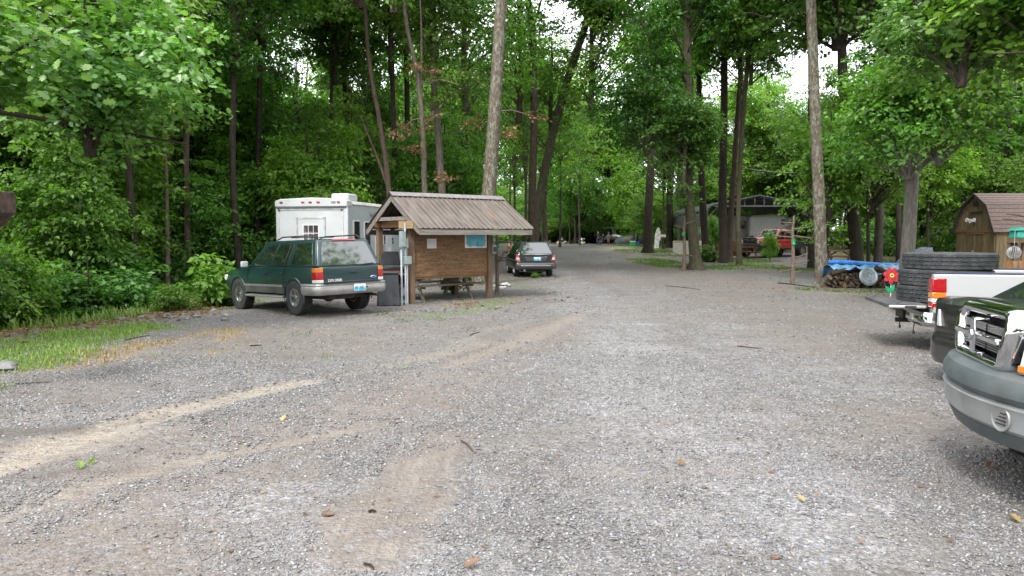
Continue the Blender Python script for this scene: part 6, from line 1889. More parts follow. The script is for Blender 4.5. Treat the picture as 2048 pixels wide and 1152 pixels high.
for s in (-1, 1):
    for z0, z1, m_ in ((.955, 1.045, TAMB), (.79, .953, TRED), (.72, .788, TCLR)):
        MB().hexa([(-2.425, s * .715, z0), (-2.30, s * .715, z0), (-2.24, s * .892, z0), (-2.385, s * .868, z0), (-2.425, s * .715, z1), (-2.30, s * .715, z1), (-2.24, s * .890, z1), (-2.385, s * .866, z1)]).build('tail_light', m_, suv, bevel=.008)
    MB().tube([(-1.95, s * .55, 1.70), (-1.8, s * .56, 1.765), (-.4, s * .56, 1.765), (-.1, s * .55, 1.70)], .016, 8).build('roof_rail', BLACK, suv, 50)
    mr = MB().box((.80, s * .985, 1.14), (.10, .17, .15)).build('mirror', mat('mirror_grey', (.35, .37, .38), .3), suv, bevel=.03, seg=3)
    MB().box((.80, s * .90, 1.10), (.06, .1, .05)).build('mirror_arm', BLACK, mr)
    MB().box((.10, s * .893, .635), (1.95, .016, .05)).build('side_moulding', SILV, suv, bevel=.004)
    MB().box((0, s * .900, .535), (1.95, .012, .14)).build('lower_cladding', mat('cladding', (.045, .052, .05), .5, dirt=(.2, .17, .14), dirt_amt=.5), suv, bevel=.004)
    MB().sweep([(0, .36), (.15, .36), (.15, .40), (0, .43)], [(-.92, -s * -.80), (.92, -s * -.80)] if s < 0 else [(.92, .80), (-.92, .80)]).build('running_board', SILV, suv, bevel=.01)
    for x in (.88, -.16, -.98):
        zb_, zt_ = (.50, 1.06)
        ribbon(suv, [(x, s * .8905, .52), (x, s * .893, .72), (x, s * .888, .95), (x - .01, s * .858, 1.07)], .0035, SEAM, 'door_seam')
    for x in (-.06, -.88):
        MB().box((x, s * .895, .93), (.15, .02, .05)).build('door_handle', BLACK, suv, bevel=.008)
    for ax in (1.42, -1.41):
        arch_lip(suv, ax, .385, .445, s * .888, GREEN)
    MB().box((2.20, s * .72, .80), (.16, .26, .15)).build('headlight', TCLR, suv, bevel=.02)
    MB().box((-.8, 0, 1.742), (.05, 1.1, .02)).build('rack_crossbar', BLACK, suv)
    for x in (1.42, -1.41):
        wheel(suv, x, s * .76, .385, .27, .205, 5)
def rear_path(x0, w, back, n=9, r=.10):
    """bumper path across the rear, travelling so that outward is behind the car"""
    pts = [(x0 + back, -w)]
    for k in range(1, n):
        a = k / n * PI / 2
        pts.append((x0 + r - r * math.sin(a), -w + r - r * math.cos(a)))
    pts.append((x0, -w + r)); pts.append((x0, 0))
    half = pts
    return (half[:-1] + [(x, -y) for x, y in half[::-1]])[::-1]
bp_ = MB().sweep([(-.12, .47), (.02, .45), (.06, .50), (.07, .60), (.05, .645), (.06, .67), (.05, .70), (-.12, .70)], rear_path(-2.40, .885, .55)).build('rear_bumper', SILV, suv, 35)
MB().box((-2.435, 0, .702), (.09, 1.45, .012)).build('bumper_step', BLACK, bp_)
plate(suv, (-2.482, -.16, .585), '461580')
MB().box((-2.47, -.36, .585), (.03, .03, .03)).build('bumper_bolt', BLACK, suv)
text_part('EXPLORER', .075, mat('badge', (.7, .7, .7), .2, .8), suv, frame((-2.403, .42, .765), (0, -1, 0), (0, 0, 1)), 'name_badge', .002, name_bold=.002)
o = MB().lathe([(.001, .0), (.075, .0), (.080, .004), (.072, .009), (.001, .009)], 24, (0, 0, 0), 'x').mesh('oval_badge', 40)
o.transform(Matrix.Translation((-2.412, -.58, .80)) @ Matrix.Diagonal((1, 1, .42, 1)))
ob = link('oval_badge', o, mat('badge_rim', (.62, .64, .66), .2, .9), suv)
o2 = MB().lathe([(.001, 0), (.064, 0), (.064, -.004), (.001, -.004)], 24, (0, 0, 0), 'x').mesh('badge_face'); o2.transform(Matrix.Translation((-2.413, -.58, .80)) @ Matrix.Diagonal((1, 1, .40, 1)))
link('badge_face', o2, mat('badge_blue', (.02, .09, .32), .3), ob)
MB().box((-2.408, -.05, .94), (.02, .17, .045)).build('liftgate_handle', BLACK, suv, bevel=.008)
MB().beam((-2.395, -.15, 1.085), (-2.37, -.62, 1.12), .014, .014).build('rear_wiper', BLACK, suv)
ribbon(suv, [(-2.40, .70, .70), (-2.402, .70, 1.05)], .004, SEAM, 'gate_seam'); ribbon(suv, [(-2.40, -.70, .70), (-2.402, -.70, 1.05)], .004, SEAM, 'gate_seam')
MB().box((-2.405, 0, .728), (.02, 1.42, .025)).build('gate_lower_trim', GREEN, suv, bevel=.006)
MB().box((-.1, 0, .42), (4.0, 1.05, .16)).build('underbody', DARKIN, suv)
MB().tube([(-1.41, -.6, .385), (-1.41, .6, .385)], .05, 10).build('rear_axle', DARKIN, suv)
MB().sphere((-1.41, 0, .37), (.14, .16, .14)).build('differential', DARKIN, suv, 60)
MB().tube([(-1.0, -.5, .40), (-2.2, -.58, .40), (-2.40, -.68, .38)], .035, 10).build('exhaust_pipe', DARKIN, suv, 50)
MB().box((-2.0, .15, .42), (.5, .7, .18)).build('spare_carrier', DARKIN, suv, bevel=.05)
ri_ = MB().torus((-1.55, .893, .83), .075, .003, 24, 5, 'y').build('fuel_door', SEAM, suv)

# ---- black wagon on the drive
BLK = paint('black_green_paint', (.007, .014, .016), .12)
hdg = Vector((-.12, .99)).normalized(); rr_ = Vector((1.02, 31.2))
c_ = rr_ + hdg * 2.2
wag = thing('black_wagon', 'black wagon parked on the drive right of the kiosk, seen from behind', 'car', (c_.x, c_.y, gz(c_.x, c_.y)), math.atan2(hdg.y, hdg.x))
loft([(-2.18, .74, .42, .97, .01), (-2.14, .81, .34, 1.0, .01), (-1.95, .85, .28, 1.01, .01), (-.6, .868, .26, 1.0, .01), (.75, .868, .26, .98, .01), (.95, .86, .26, .95, .03), (1.8, .84, .28, .86, .045), (2.1, .78, .32, .78, .04), (2.2, .66, .38, .70, .02)], 'body', BLK, wag, [(1.27, .33, .37, .58), (-1.25, .33, .37, .58)])
q = house(wag, BLK, -2.12, 1.0, .80, .98, -1.72, .10, .60, 1.52, .05)
for sd, mir in (('L', False), ('R', True)):
    for pl_ in ([(.05, .1), (.34, .1), (.33, .88), (.13, .88)], [(.37, .1), (.63, .1), (.62, .88), (.36, .88)], [(.67, .1), (.92, .12), (.90, .86), (.66, .88)]):
        win(wag, q[sd], pl_, mirror=mir)
win(wag, q['B'], [(.05, .05), (.95, .05), (.91, .90), (.09, .90)], 'rear_window')
win(wag, q['F'], [(.06, .06), (.94, .06), (.91, .93), (.09, .93)], 'windshield')
LENS = mat('lens_pink', (.60, .42, .38), .15, coat=1)
for s in (-1, 1):
    for z0, z1, m_, w0, w1 in ((.66, .745, TRED, .17, .155), (.748, .86, LENS, .15, .11), (.862, .985, mat('lens_rose', (.42, .06, .06), .15, coat=1), .105, .04)):
        MB().hexa([(-2.20, s * (.835 - w0), z0), (-2.05, s * (.835 - w0), z0), (-2.0, s * .858, z0), (-2.165, s * .835, z0), (-2.185, s * (.83 - w1), z1), (-2.05, s * (.83 - w1), z1), (-2.0, s * .852, z1), (-2.15, s * .83, z1)]).build('tail_light', m_, wag, bevel=.006)
    MB().tube([(-1.5, s * .52, 1.53), (-1.35, s * .53, 1.59), (-.2, s * .53, 1.59), (0, s * .52, 1.53)], .018, 8).build('roof_rail', BLACK, wag, 50)
    MB().box((.72, s * .97, 1.02), (.09, .19, .13)).build('mirror', BLACK, wag, bevel=.03, seg=3)
    for x in (1.27, -1.25):
        wheel(wag, x, s * .735, .33, .215, .205, 5, lug=False)
MB().sweep([(-.10, .38), (.03, .36), (.05, .42), (.05, .56), (.02, .62), (-.10, .62)], rear_path(-2.18, .855, .5)).build('rear_bumper', BLK, wag, 35)
MB().box((-2.225, 0, .50), (.03, 1.3, .05)).build('bumper_trim', SILV, wag, bevel=.01)
MB().box((-2.19, 0, .965), (.035, 1.18, .028)).build('gate_trim_bar', CHROME, wag, bevel=.01)
MB().hexa([(-2.20, .42, .70), (-2.20, -.42, .70), (-2.17, -.42, .70), (-2.17, .42, .70), (-2.20, .50, .87), (-2.20, -.50, .87), (-2.17, -.50, .87), (-2.17, .50, .87)]).build('plate_recess', mat('recess', (.05, .06, .065), .4), wag, bevel=.01)
plate(wag, (-2.212, -.06, .79), '')
text_part('FORESTER', .06, mat('badge', (.7, .7, .7)), wag, frame((-2.204, -.36, .87), (0, -1, 0), (0, 0, 1)), 'name_badge', .002)
MB().box((-.1, 0, .30), (3.9, .95, .14)).build('underbody', DARKIN, wag)
MB().tube([(-1.6, .2, .30), (-1.9, .45, .30), (-2.15, .48, .30)], .05, 10).build('exhaust_pipe', SILV, wag, 50)

# ---- black sedan between the pickups
sed = thing('black_sedan', 'black sedan squeezed between the two pickups at right', 'car', (7.68, 8.5, gz(7.2, 8.5) - .03), R(1))
BLK2 = paint('black_paint', (.008, .009, .009), .06)
loft([(-2.36, .66, .40, 1.00, .01), (-2.30, .78, .30, 1.06, .015), (-2.1, .86, .25, 1.08, .02), (-1.6, .885, .24, 1.06, .02), (-.5, .89, .23, .98, .01), (.8, .89, .23, .96, .02), (1.7, .86, .25, .86, .04), (2.1, .78, .30, .74, .03), (2.3, .6, .36, .64, .02)], 'body', BLK2, sed, [(1.35, .33, .37, .6), (-1.35, .33, .37, .6)])
q = house(sed, BLK2, -1.72, 1.0, .80, 1.0, -.95, .0, .60, 1.46, .06)
for sd, mir in (('L', False), ('R', True)):
    for pl_ in ([(.08, .1), (.46, .1), (.45, .88), (.22, .88)], [(.50, .1), (.86, .1), (.74, .88), (.50, .88)]):
        win(sed, q[sd], pl_, mirror=mir)
win(sed, q['B'], [(.04, .04), (.96, .04), (.92, .95), (.08, .95)], 'rear_window')
win(sed, q['F'], [(.04, .04), (.96, .04), (.92, .95), (.08, .95)], 'windshield')
for s in (-1, 1):
    tl_ = MB().hexa([(-2.39, s * .52, .72), (-2.2, s * .52, .72), (-2.0, s * .90, .72), (-2.30, s * .84, .72), (-2.375, s * .56, .93), (-2.2, s * .56, .93), (-2.02, s * .90, .93), (-2.28, s * .84, .93)]).build('tail_light', TCLR, sed, bevel=.012)
    MB().hexa([(-2.385, s * .66, .77), (-2.25, s * .66, .77), (-2.2, s * .76, .77), (-2.355, s * .74, .77), (-2.375, s * .66, .87), (-2.25, s * .66, .87), (-2.2, s * .76, .87), (-2.345, s * .74, .87)]).build('reflector', CHROME, tl_)
    for x in (1.35, -1.35):
        wheel(sed, x, s * .76, .325, .21, .21, 6, lug=False)
MB().sweep([(-.10, .30), (.04, .27), (.08, .36), (.08, .56), (.03, .66), (-.10, .68)], rear_path(-2.34, .875, .6, r=.35)).build('rear_bumper', BLK2, sed, 35)
plate(sed, (-2.375, .05, .80), '')
text_part('Kentucky', .03, INK, sed, frame((-2.382, .05, .855), (0, -1, 0), (0, 0, 1)), 'plate_state', .0008)
MB().box((0, 0, .30), (3.9, 1.0, .12)).build('underbody', DARKIN, sed)

# ---- pickups
def front_path(x0, w, sag, back, n=14):
    pts = []
    for k in range(n + 1):
        y = -w + 2 * w * k / n
        pts.append((x0 - sag * abs(y / w) ** 2.3, y))
    return [(x0 - back, -w - .0)] + pts + [(x0 - back, w + .0)]

def ram_pickup(name, label, loc, rz, body, flat=False, grille_dark=False, spk=5):
    t = thing(name, label, 'pickup', loc, rz)
    AX, RX, WR = 1.93, -1.62, .41
    loft([(2.52, .90, .62, 1.08, .02), (2.40, .965, .58, 1.13, .03), (1.9, .99, .54, 1.17, .04), (1.2, .995, .52, 1.19, .04), (1.0, .995, .52, 1.17, .02), (.2, .995, .52, 1.16, .02), (-.78, .995, .52, 1.16, .02), (-.80, .98, .54, 1.14, .02)], 'body', body, t, [(AX, WR, .49, .62)])
    # raised centre of the hood
    MB().hexa([(1.02, .74, 1.15), (1.02, -.74, 1.15), (2.50, -.60, 1.05), (2.50, .60, 1.05), (1.0, .64, 1.345), (1.0, -.64, 1.345), (2.50, -.50, 1.262), (2.50, .50, 1.262)]).build('hood', body, t, bevel=.05, seg=3)
    q = house(t, body, -.78, 1.12, .90, 1.15, -.62, .42, .70, 1.86, .07)
    for sd, mir in (('L', False), ('R', True)):
        win(t, q[sd], [(.07, .06), (.52, .06), (.50, .84), (.20, .84)], mirror=mir)
        win(t, q[sd], [(.58, .06), (.93, .06), (.91, .84), (.57, .84)], mirror=mir)
    win(t, q['F'], [(.05, .05), (.95, .05), (.92, .95), (.08, .95)], 'windshield')
    win(t, q['B'], [(.1, .08), (.9, .08), (.88, .85), (.12, .85)], 'rear_window')
    # grille: chrome surround, cross bars, slats
    gm = BLACK if grille_dark else CHROME
    zt, zb = 1.275, .905
    zc0 = (zt + zb) / 2
    wt, wb = .50, .45
    gx_ = 2.66
    dk = MB().prism([(-wb + .02, zb + .02), (wb - .02, zb + .02), (wt - .02, zt - .03), (-wt + .02, zt - .03)], gx_ - .14, gx_ - .115, 'yz').build('grille_backing', mat('grille_black', (.006, .006, .007), .6), t)
    def bar(pts, d0, d1, bev=.02, nm='grille_surround'):
        return MB().prism(pts, d0, d1, 'yz').build(nm, gm, t, bevel=bev, seg=3)
    th = .10
    # rounded chrome surround: an elliptical section carried round a soft-cornered ring
    cor = []
    for (cy_, cz_, a0) in ((wt - .10, zt - .11, 0), (-wt + .10, zt - .11, 90), (-wb + .07, zb + .08, 180), (wb - .07, zb + .08, 270)):
        rr_ = .10 if cz_ > zc0 else .07
        for k in range(7):
            a = R(a0 + 15 * k)
            cor.append((cy_ + rr_ * math.cos(a), cz_ + rr_ * math.sin(a)))
    ringv, ringf, m_ = [], [], 12
    nC = len(cor)
    for i, (y_, z_) in enumerate(cor):
        py_, pz_ = cor[i - 1]; qy_, qz_ = cor[(i + 1) % nC]
        ty, tz = qy_ - py_, qz_ - pz_; L_ = math.hypot(ty, tz) + 1e-9
        ny_, nz_ = tz / L_, -ty / L_
        up_ = max(0, z_ - (zt - .16)) / .16
        for k in range(m_):
            a = 2 * PI * k / m_
            o_, d_ = .052 * math.cos(a), (.075 if math.sin(a) > 0 else .16) * math.sin(a)
            ringv.append((gx_ - .05 + d_ - .05 * up_, y_ + ny_ * o_, z_ + nz_ * o_))
    for i in range(nC):
        j = (i + 1) % nC
        for k in range(m_):
            k2 = (k + 1) % m_
            ringf.append((i * m_ + k, i * m_ + k2, j * m_ + k2, j * m_ + k))
    MB().add(ringv, ringf).build('grille_surround', gm, t, 60)
    bar([(-.045, zb + .05), (.045, zb + .05), (.045, zt - .06), (-.045, zt - .06)], gx_ - .07, gx_ + .045, .012, 'grille_cross_bar')
    zc = (zb + zt) / 2 + .0
    for s in (-1, 1):
        bar([(s * .05, zc - .022), (s * (wt - .06), zc - .022), (s * (wt - .06), zc + .022), (s * .05, zc + .022)], gx_ - .07, gx_ + .035, .01, 'grille_cross_bar')
        for half, (z0, z1) in enumerate(((zb + .085, zc - .03), (zc + .03, zt - .10))):
            for k in range(4):
                z = z0 + (z1 - z0) * (k + .5) / 4
                MB().box((gx_ - .05, s * .25, z), (.03, .38, .011)).build('grille_slat', mat('slat_grey', (.26, .25, .24), .35, .6), t, bevel=.003)
    MB().lathe([(.001, .02), (.035, .015), (.04, 0)], 16, (gx_ + .045, 0, zc), 'x').build('grille_emblem', CHROME, t, 40)
    for s in (-1, 1):
        hl = MB().hexa([(2.60, s * .56, .905), (2.42, s * .56, .905), (2.28, s * .955, .905), (2.44, s * .935, .905), (2.565, s * .575, 1.13), (2.40, s * .575, 1.13), (2.30, s * .965, 1.13), (2.42, s * .945, 1.13)]).build('headlight', mat('headlamp', (.58, .60, .60), .12, coat=1, var=.2, vscale=9), t, bevel=.012)
        MB().hexa([(2.607, s * .575, .918), (2.45, s * .575, .918), (2.30, s * .95, .918), (2.452, s * .930, .918), (2.603, s * .575, .965), (2.45, s * .575, .965), (2.30, s * .95, .965), (2.450, s * .932, .965)]).build('turn_signal', TAMB, hl, bevel=.006)
        MB().hexa([(2.56, s * .60, 1.135), (2.30, s * .60, 1.135), (2.2, s * .985, 1.135), (2.40, s * .955, 1.135), (2.53, s * .60, 1.165), (2.30, s * .60, 1.165), (2.2, s * .98, 1.165), (2.38, s * .95, 1.165)]).build('fender_cap', body, t, bevel=.01)
        MB().box((.95, s * 1.12, 1.35), (.12, .22, .20)).build('mirror', BLACK, t, bevel=.04, seg=3)
        for x in ((-.02),):
            ribbon(t, [(x, s * .996, .56), (x, s * .998, .85), (x, s * .96, 1.14)], .004, SEAM, 'door_seam')
        wheel(t, AX, s * .84, WR, .28, .225, spk)
        wheel(t, RX, s * .84, WR, .28, .225, spk)
        arch_lip(t, AX, WR, .495, s * .992, body)
    # bumper: dark upper pad, silver face with fog lamps, lower valance
    pth = front_path(2.74, .99, .34, .62)
    PAD = mat('bumper_pad', (.058, .072, .075), .5, var=.15, dirt=(.15, .14, .12), dirt_amt=.35)
    BSIL = mat('bumper_silver', (.30, .315, .32), .38, .55, var=.1, dirt=(.26, .235, .20), dirt_amt=.5)
    MB().sweep([(-.14, .70), (.04, .715), (.075, .76), (.075, .82), (.045, .875), (-.02, .90), (-.14, .90)], pth).build('bumper_pad', PAD if not flat else BLACK, t, 35)
    fb = MB().sweep([(-.14, .525), (.02, .51), (.055, .55), (.062, .66), (.075, .695), (.04, .715), (-.14, .712)], pth).build('front_bumper', BSIL if not flat else BLACK, t, 35)
    MB().sweep([(-.12, .43), (-.01, .42), (.035, .52), (-.12, .525)], pth).build('lower_valance', PAD, t, 35)
    for s in (-1, 1):
        y = s * .60; x = 2.74 - .34 * (.60 / .99) ** 2.3 + .055
        yaw = -s * .30
        M_ = Matrix.Translation((x, y, .615)) @ Matrix.Rotation(-yaw, 4, 'Z')
        me_ = MB().lathe([(.062, .004), (.082, .012), (.088, .004), (.086, -.03), (.06, -.03)], 28, (0, 0, 0), 'x', close=True).mesh('fog_ring', 40); me_.transform(M_); fg = link('fog_lamp', me_, BSIL, t)
        me_ = MB().lathe([(.001, -.004), (.074, -.004), (.074, -.02), (.001, -.02)], 24, (0, 0, 0), 'x').mesh('fog_well', 40); me_.transform(M_); link('fog_well', me_, PAD, fg)
        for k in range(4):
            me_ = MB().box((.004, 0.0, -.036 + k * .024), (.012, .09, .009)).mesh('fog_slat'); me_.transform(M_); link('fog_slat', me_, BLACK, fg)
    for y in (.78, .70):
        MB().lathe([(.001, .008), (.014, .006), (.016, 0)], 10, (2.74 - .34 * (y / .99) ** 2.3 + .065, -y, .62), 'x').build('bumper_bolt', mat('pale_bolt', (.7, .62, .5), .5), t)
    MB().box((-.2, 0, .55), (5.3, .9, .16)).build('frame', DARKIN, t)
    MB().tube([(AX, -.7, WR), (AX, .7, WR)], .06, 10).build('front_axle', DARKIN, t)
    MB().box((1.2, 0, .60), (2.5, 1.15, .3)).build('engine_bay', DARKIN, t)
    if flat:
        MB().box((-1.85, 0, .98), (2.2, 2.0, .10)).build('flatbed_deck', mat('flatbed_black', (.02, .02, .02), .6), t, bevel=.01)
        MB().box((-.80, 0, 1.25), (.06, 1.9, .5)).build('headache_rack', BLACK, t)
        for s in (-1, 1):
            o_ = MB().box((-1.25, s * .9, .72), (.7, .2, .34)).build('tool_box', mat('tool_dark', (.02, .05, .045), .5), t, bevel=.01)
            pts = [(RX + math.cos(R(a)) * .52, s * .9, WR + math.sin(R(a)) * .52) for a in range(10, 171, 20)]
            MB().sweep([(0, 0), (0, .01), (.01, .01)], [(0, 0), (0, .01)])
            MB().tube(pts, .05, 6).build('mud_guard', BLACK, t, 50)
            wheel(t, RX, s * .98, WR, .26, .225, spk)
    else:
        for s in (-1, 1):
            b_ = MB().hexa([(-2.85, s * .995, .60), (-2.85, s * .80, .60), (-.84, s * .80, .60), (-.84, s * .995, .60), (-2.85, s * .97, 1.30), (-2.85, s * .82, 1.30), (-.84, s * .82, 1.30), (-.84, s * .97, 1.30)]).build('bed_side', body, t)
            cut(b_, [MB().lathe([(.001, -1.3), (.49, -1.3), (.49, 1.3), (.001, 1.3)], 32, (RX, 0, WR), 'y')])
            if len(b_.data.materials) == 0: b_.data.materials.append(body)
            arch_lip(t, RX, WR, .495, s * .985, body)
            MB().box((-2.87, s * .90, 1.0), (.05, .15, .42)).build('tail_light', TRED, t, bevel=.01)
        MB().box((-1.85, 0, .80), (2.0, 1.62, .06)).build('bed_floor', DARKIN, t)
        MB().box((-2.83, 0, 1.03), (.06, 1.6, .54)).build('tailgate', body, t, bevel=.01)
        MB().box((-.86, 0, 1.03), (.06, 1.6, .54)).build('bed_front', body, t, bevel=.01)
        MB().box((-2.98, 0, .62), (.18, 1.9, .18)).build('rear_bumper', CHROME, t, bevel=.03)
    return t

GRN2 = paint('green_black_paint', (.016, .022, .019), .16)
ram_pickup('dark_pickup', 'dark green-black pickup with big chrome grille at the right edge', (5.94, 4.53, gz(6, 5)), R(164), GRN2)
fa = math.atan2(-.55, -.83)
ram_pickup('red_flatbed_truck', 'red flatbed pickup with black grille in front of the carport', (18.05, 50.4, gz(18, 50.4)), fa, RCM, flat=True, grille_dark=True)

# ---- white pickup with its tailgate down
wp = thing('white_pickup', 'white pickup with lowered tailgate and tyres in its bed', 'pickup', (6.37 + 2.85 * math.cos(R(14)) + math.sin(R(14)), 11.0 - 2.85 * math.sin(R(14)) + math.cos(R(14)), gz(9.3, 11.5)), R(-14))
WPT = paint('white_truck_paint', (.39, .40, .40), .35)
CAPM = mat('rail_cap', (.03, .035, .075), .5)
for s in (-1, 1):
    b_ = MB().hexa([(-2.85, s * 1.0, .58), (-2.85, s * .80, .58), (-.80, s * .80, .58), (-.80, s * 1.0, .58), (-2.85, s * .985, 1.235), (-2.85, s * .83, 1.235), (-.80, s * .83, 1.235), (-.80, s * .985, 1.235)]).build('bed_side', WPT, wp)
    m_ = b_.modifiers.new('bevel', 'BEVEL'); m_.width = .03; m_.segments = 3; m_.limit_method = 'ANGLE'
    cut(b_, [MB().lathe([(.001, -1.3), (.47, -1.3), (.47, 1.3), (.001, 1.3)], 32, (-1.72, 0, .39), 'y')])
    if len(b_.data.materials) == 0: b_.data.materials.append(WPT)
    MB().box((-1.82, s * .908, 1.243), (2.04, .14, .022)).build('rail_cap', CAPM, wp, bevel=.006)
    arch_lip(wp, -1.72, .39, .475, s * .995, WPT)
    wheel(wp, -1.72, s * .84, .39, .26, .21, 5); wheel(wp, 1.92, s * .84, .39, .26, .21, 5)
z_ = [.715, .80, .86, .955, 1.165]
for k, m_ in enumerate((TRED, TCLR, TAMB, TRED)):
    MB().hexa([(-2.885, -.83, z_[k]), (-2.70, -.83, z_[k]), (-2.68, -1.012, z_[k]), (-2.875, -1.008, z_[k]), (-2.885, -.83, z_[k + 1]), (-2.70, -.83, z_[k + 1]), (-2.68, -1.006, z_[k + 1]), (-2.875, -1.002, z_[k + 1])]).build('tail_light', m_, wp, bevel=.012)
for (y, z) in ((.87, 1.08), (.92, 1.02), (.86, .98), (.93, .93), (.90, 1.10)):
    MB().lathe([(.001, 0), (.022, 0), (.022, -.006), (.001, -.006)], 12, (-2.852, y, z), 'x').build('lamp_hole', BLACK, wp)
MB().box((-2.78, 1.005, .80), (.10, .02, .42)).build('red_reflector', mat('red_strip', (.4, .03, .02), .4), wp)
MB().box((-1.82, 0, .70), (2.05, 1.62, .07)).build('bed_floor', BLACK, wp)
MB().box((-.82, 0, 1.0), (.06, 1.66, .5)).build('bed_front', WPT, wp)
tg = MB().box((-3.14, 0, .705), (.54, 1.52, .055)).build('tailgate', WPT, wp, bevel=.02)
MB().box((-3.155, .01, .718), (.57, 1.52, .05)).build('tailgate_liner', mat('liner', (.055, .057, .060), .7, var=.3, dirt=(.16, .14, .12), dirt_amt=.5), tg)
MB().box((-3.1, -.765, .705), (.16, .012, .035)).build('tailgate_latch', BLACK, tg)
for s in (-1, 1):
    MB().tube([(-3.30, s * .74, .74), (-2.86, s * .80, 1.05)], .005, 5).build('tailgate_cable', BLACK, wp)
MB().sweep([(-.12, .44), (.04, .42), (.10, .48), (.10, .58), (.06, .64), (-.12, .66)], rear_path(-2.92, .97, .30, r=.16)).build('rear_bumper', CHROME, wp, 35)
MB().box((-3.035, .1, .53), (.03, .42, .15)).build('hitch_recess', BLACK, wp, bevel=.01)
st_ = MB().box((-3.028, -.55, .55), (.012, .16, .10)).build('bumper_sticker', WHITE, wp, bevel=.003)
MB().box((-3.0, .05, .42), (.22, .07, .07)).build('hitch_receiver', DARKIN, wp)
for y in (.25, -.55):
    MB().tube([(-2.98, y, .45), (-3.0, y - .02, .33), (-2.99, y, .30)], .008, 5).build('wiring_tail', BLACK, wp)
    MB().box((-2.99, y, .285), (.03, .03, .05)).build('plug', BLACK, wp, bevel=.005)
loft([(2.75, .86, .48, 1.0, .02), (2.6, .95, .46, 1.06, .03), (1.9, .985, .46, 1.11, .04), (1.1, .99, .46, 1.13, .03), (.2, .99, .46, 1.12, .02), (-.74, .99, .46, 1.12, .02)], 'body', WPT, wp, [(1.92, .39, .47, .6)])
q = house(wp, WPT, -.72, 1.15, .88, 1.11, -.60, .42, .68, 1.78, .06)
for sd, mir in (('L', False), ('R', True)):
    win(wp, q[sd], [(.07, .06), (.52, .06), (.50, .84), (.20, .84)], mirror=mir); win(wp, q[sd], [(.58, .06), (.93, .06), (.91, .84), (.57, .84)], mirror=mir)
win(wp, q['F'], [(.05, .05), (.95, .05), (.92, .95), (.08, .95)], 'windshield'); win(wp, q['B'], [(.08, .08), (.92, .08), (.9, .88), (.1, .88)], 'rear_window')
MB().box((0, 0, .50), (5.2, .9, .16)).build('frame', DARKIN, wp)
MB().box((2.78, 0, .78), (.06, 1.5, .34)).build('grille', BLACK, wp, bevel=.02)
MB().box((2.85, 0, .55), (.2, 1.9, .18)).build('front_bumper', CHROME, wp, bevel=.04)
# worn truck tyres stacked flat in the bed
def big_tyre(r=.69, w=.265, n=64):
    mb = MB(); h = w / 2
    mb.lathe([(r * .56, -h * .8), (r * .80, -h), (r * .94, -h * .96), (r * .985, -h * .86), (r * .985, -h * .54), (r * .935, -h * .52), (r * .935, -h * .42), (r * .985, -h * .40), (r * .985, -h * .06), (r * .935, -h * .04), (r * .935, h * .06), (r * .985, h * .08), (r * .985, h * .44), (r * .935, h * .46), (r * .935, h * .56), (r * .985, h * .58), (r * .985, h * .86), (r * .94, h * .96), (r * .80, h), (r * .56, h * .8)], n, (0, 0, 0), 'z', close=True)
    # zig-zag tread nubs along the rib edges
    for zrow in (-.47, .02, .51):
        for k in range(n):
            a = 2 * PI * k / n + (0 if zrow < 0 else .03)
            mb.box((math.cos(a) * r * .975, math.sin(a) * r * .975, h * zrow + .010 * (1 if k % 2 else -1)), (.028, .045, .018), (0, 0, a))
    return mb.mesh('big_tyre', 30)
BTY = big_tyre()
Mw = Matrix.Translation(wp.location) @ Matrix.Rotation(R(-9.8), 4, 'Z')
TYM = mat('worn_tyre', (.034, .038, .040), .8, var=.3, vscale=10, dirt=(.11, .11, .105), dirt_amt=.45, bump=.5, bscale=70)
wz = wp.location.z + .735
for k, (px_, lb) in enumerate(((1890, 'lowest of the three worn tyres stacked in the white pickup bed'), (1890, 'middle one of the three worn tyres in the white pickup bed'), (1897, 'topmost worn tyre of the stack in the white pickup bed'))):
    c = at(px_, 560, 12.0)
    o = link('tyre', BTY, TYM); o.location = (c.x + (-.02 if k == 0 else 0), c.y, wz + .1325 + k * .266); o.rotation_euler = (.0, .0, k * .7)
    tag(o, lb, 'tyre')
# chain lying on the lower tyre
c = at(1850, 572, 11.6)
mbc = MB()
for k in range(26):
    a = R(200 + k * 3.6)
    p_ = Vector((math.cos(a) * .66, math.sin(a) * .66, 0))
    me_ = MB().torus((0, 0, 0), .014, .004, 10, 5, 'z')
    mbc.add([tuple(Euler((PI / 2 * (k % 2), 0, a)).to_matrix() @ Vector(v) + p_) for v in me_.v], me_.f)
cc = at(1890, 560, 12.0)
o = mbc.build('chain', mat('rust_chain', (.14, .07, .035), .8, .4), None, 60); o.location = (cc.x, cc.y, wz + .272); tag(o, 'rusty chain draped round the tyre stack', 'chain')
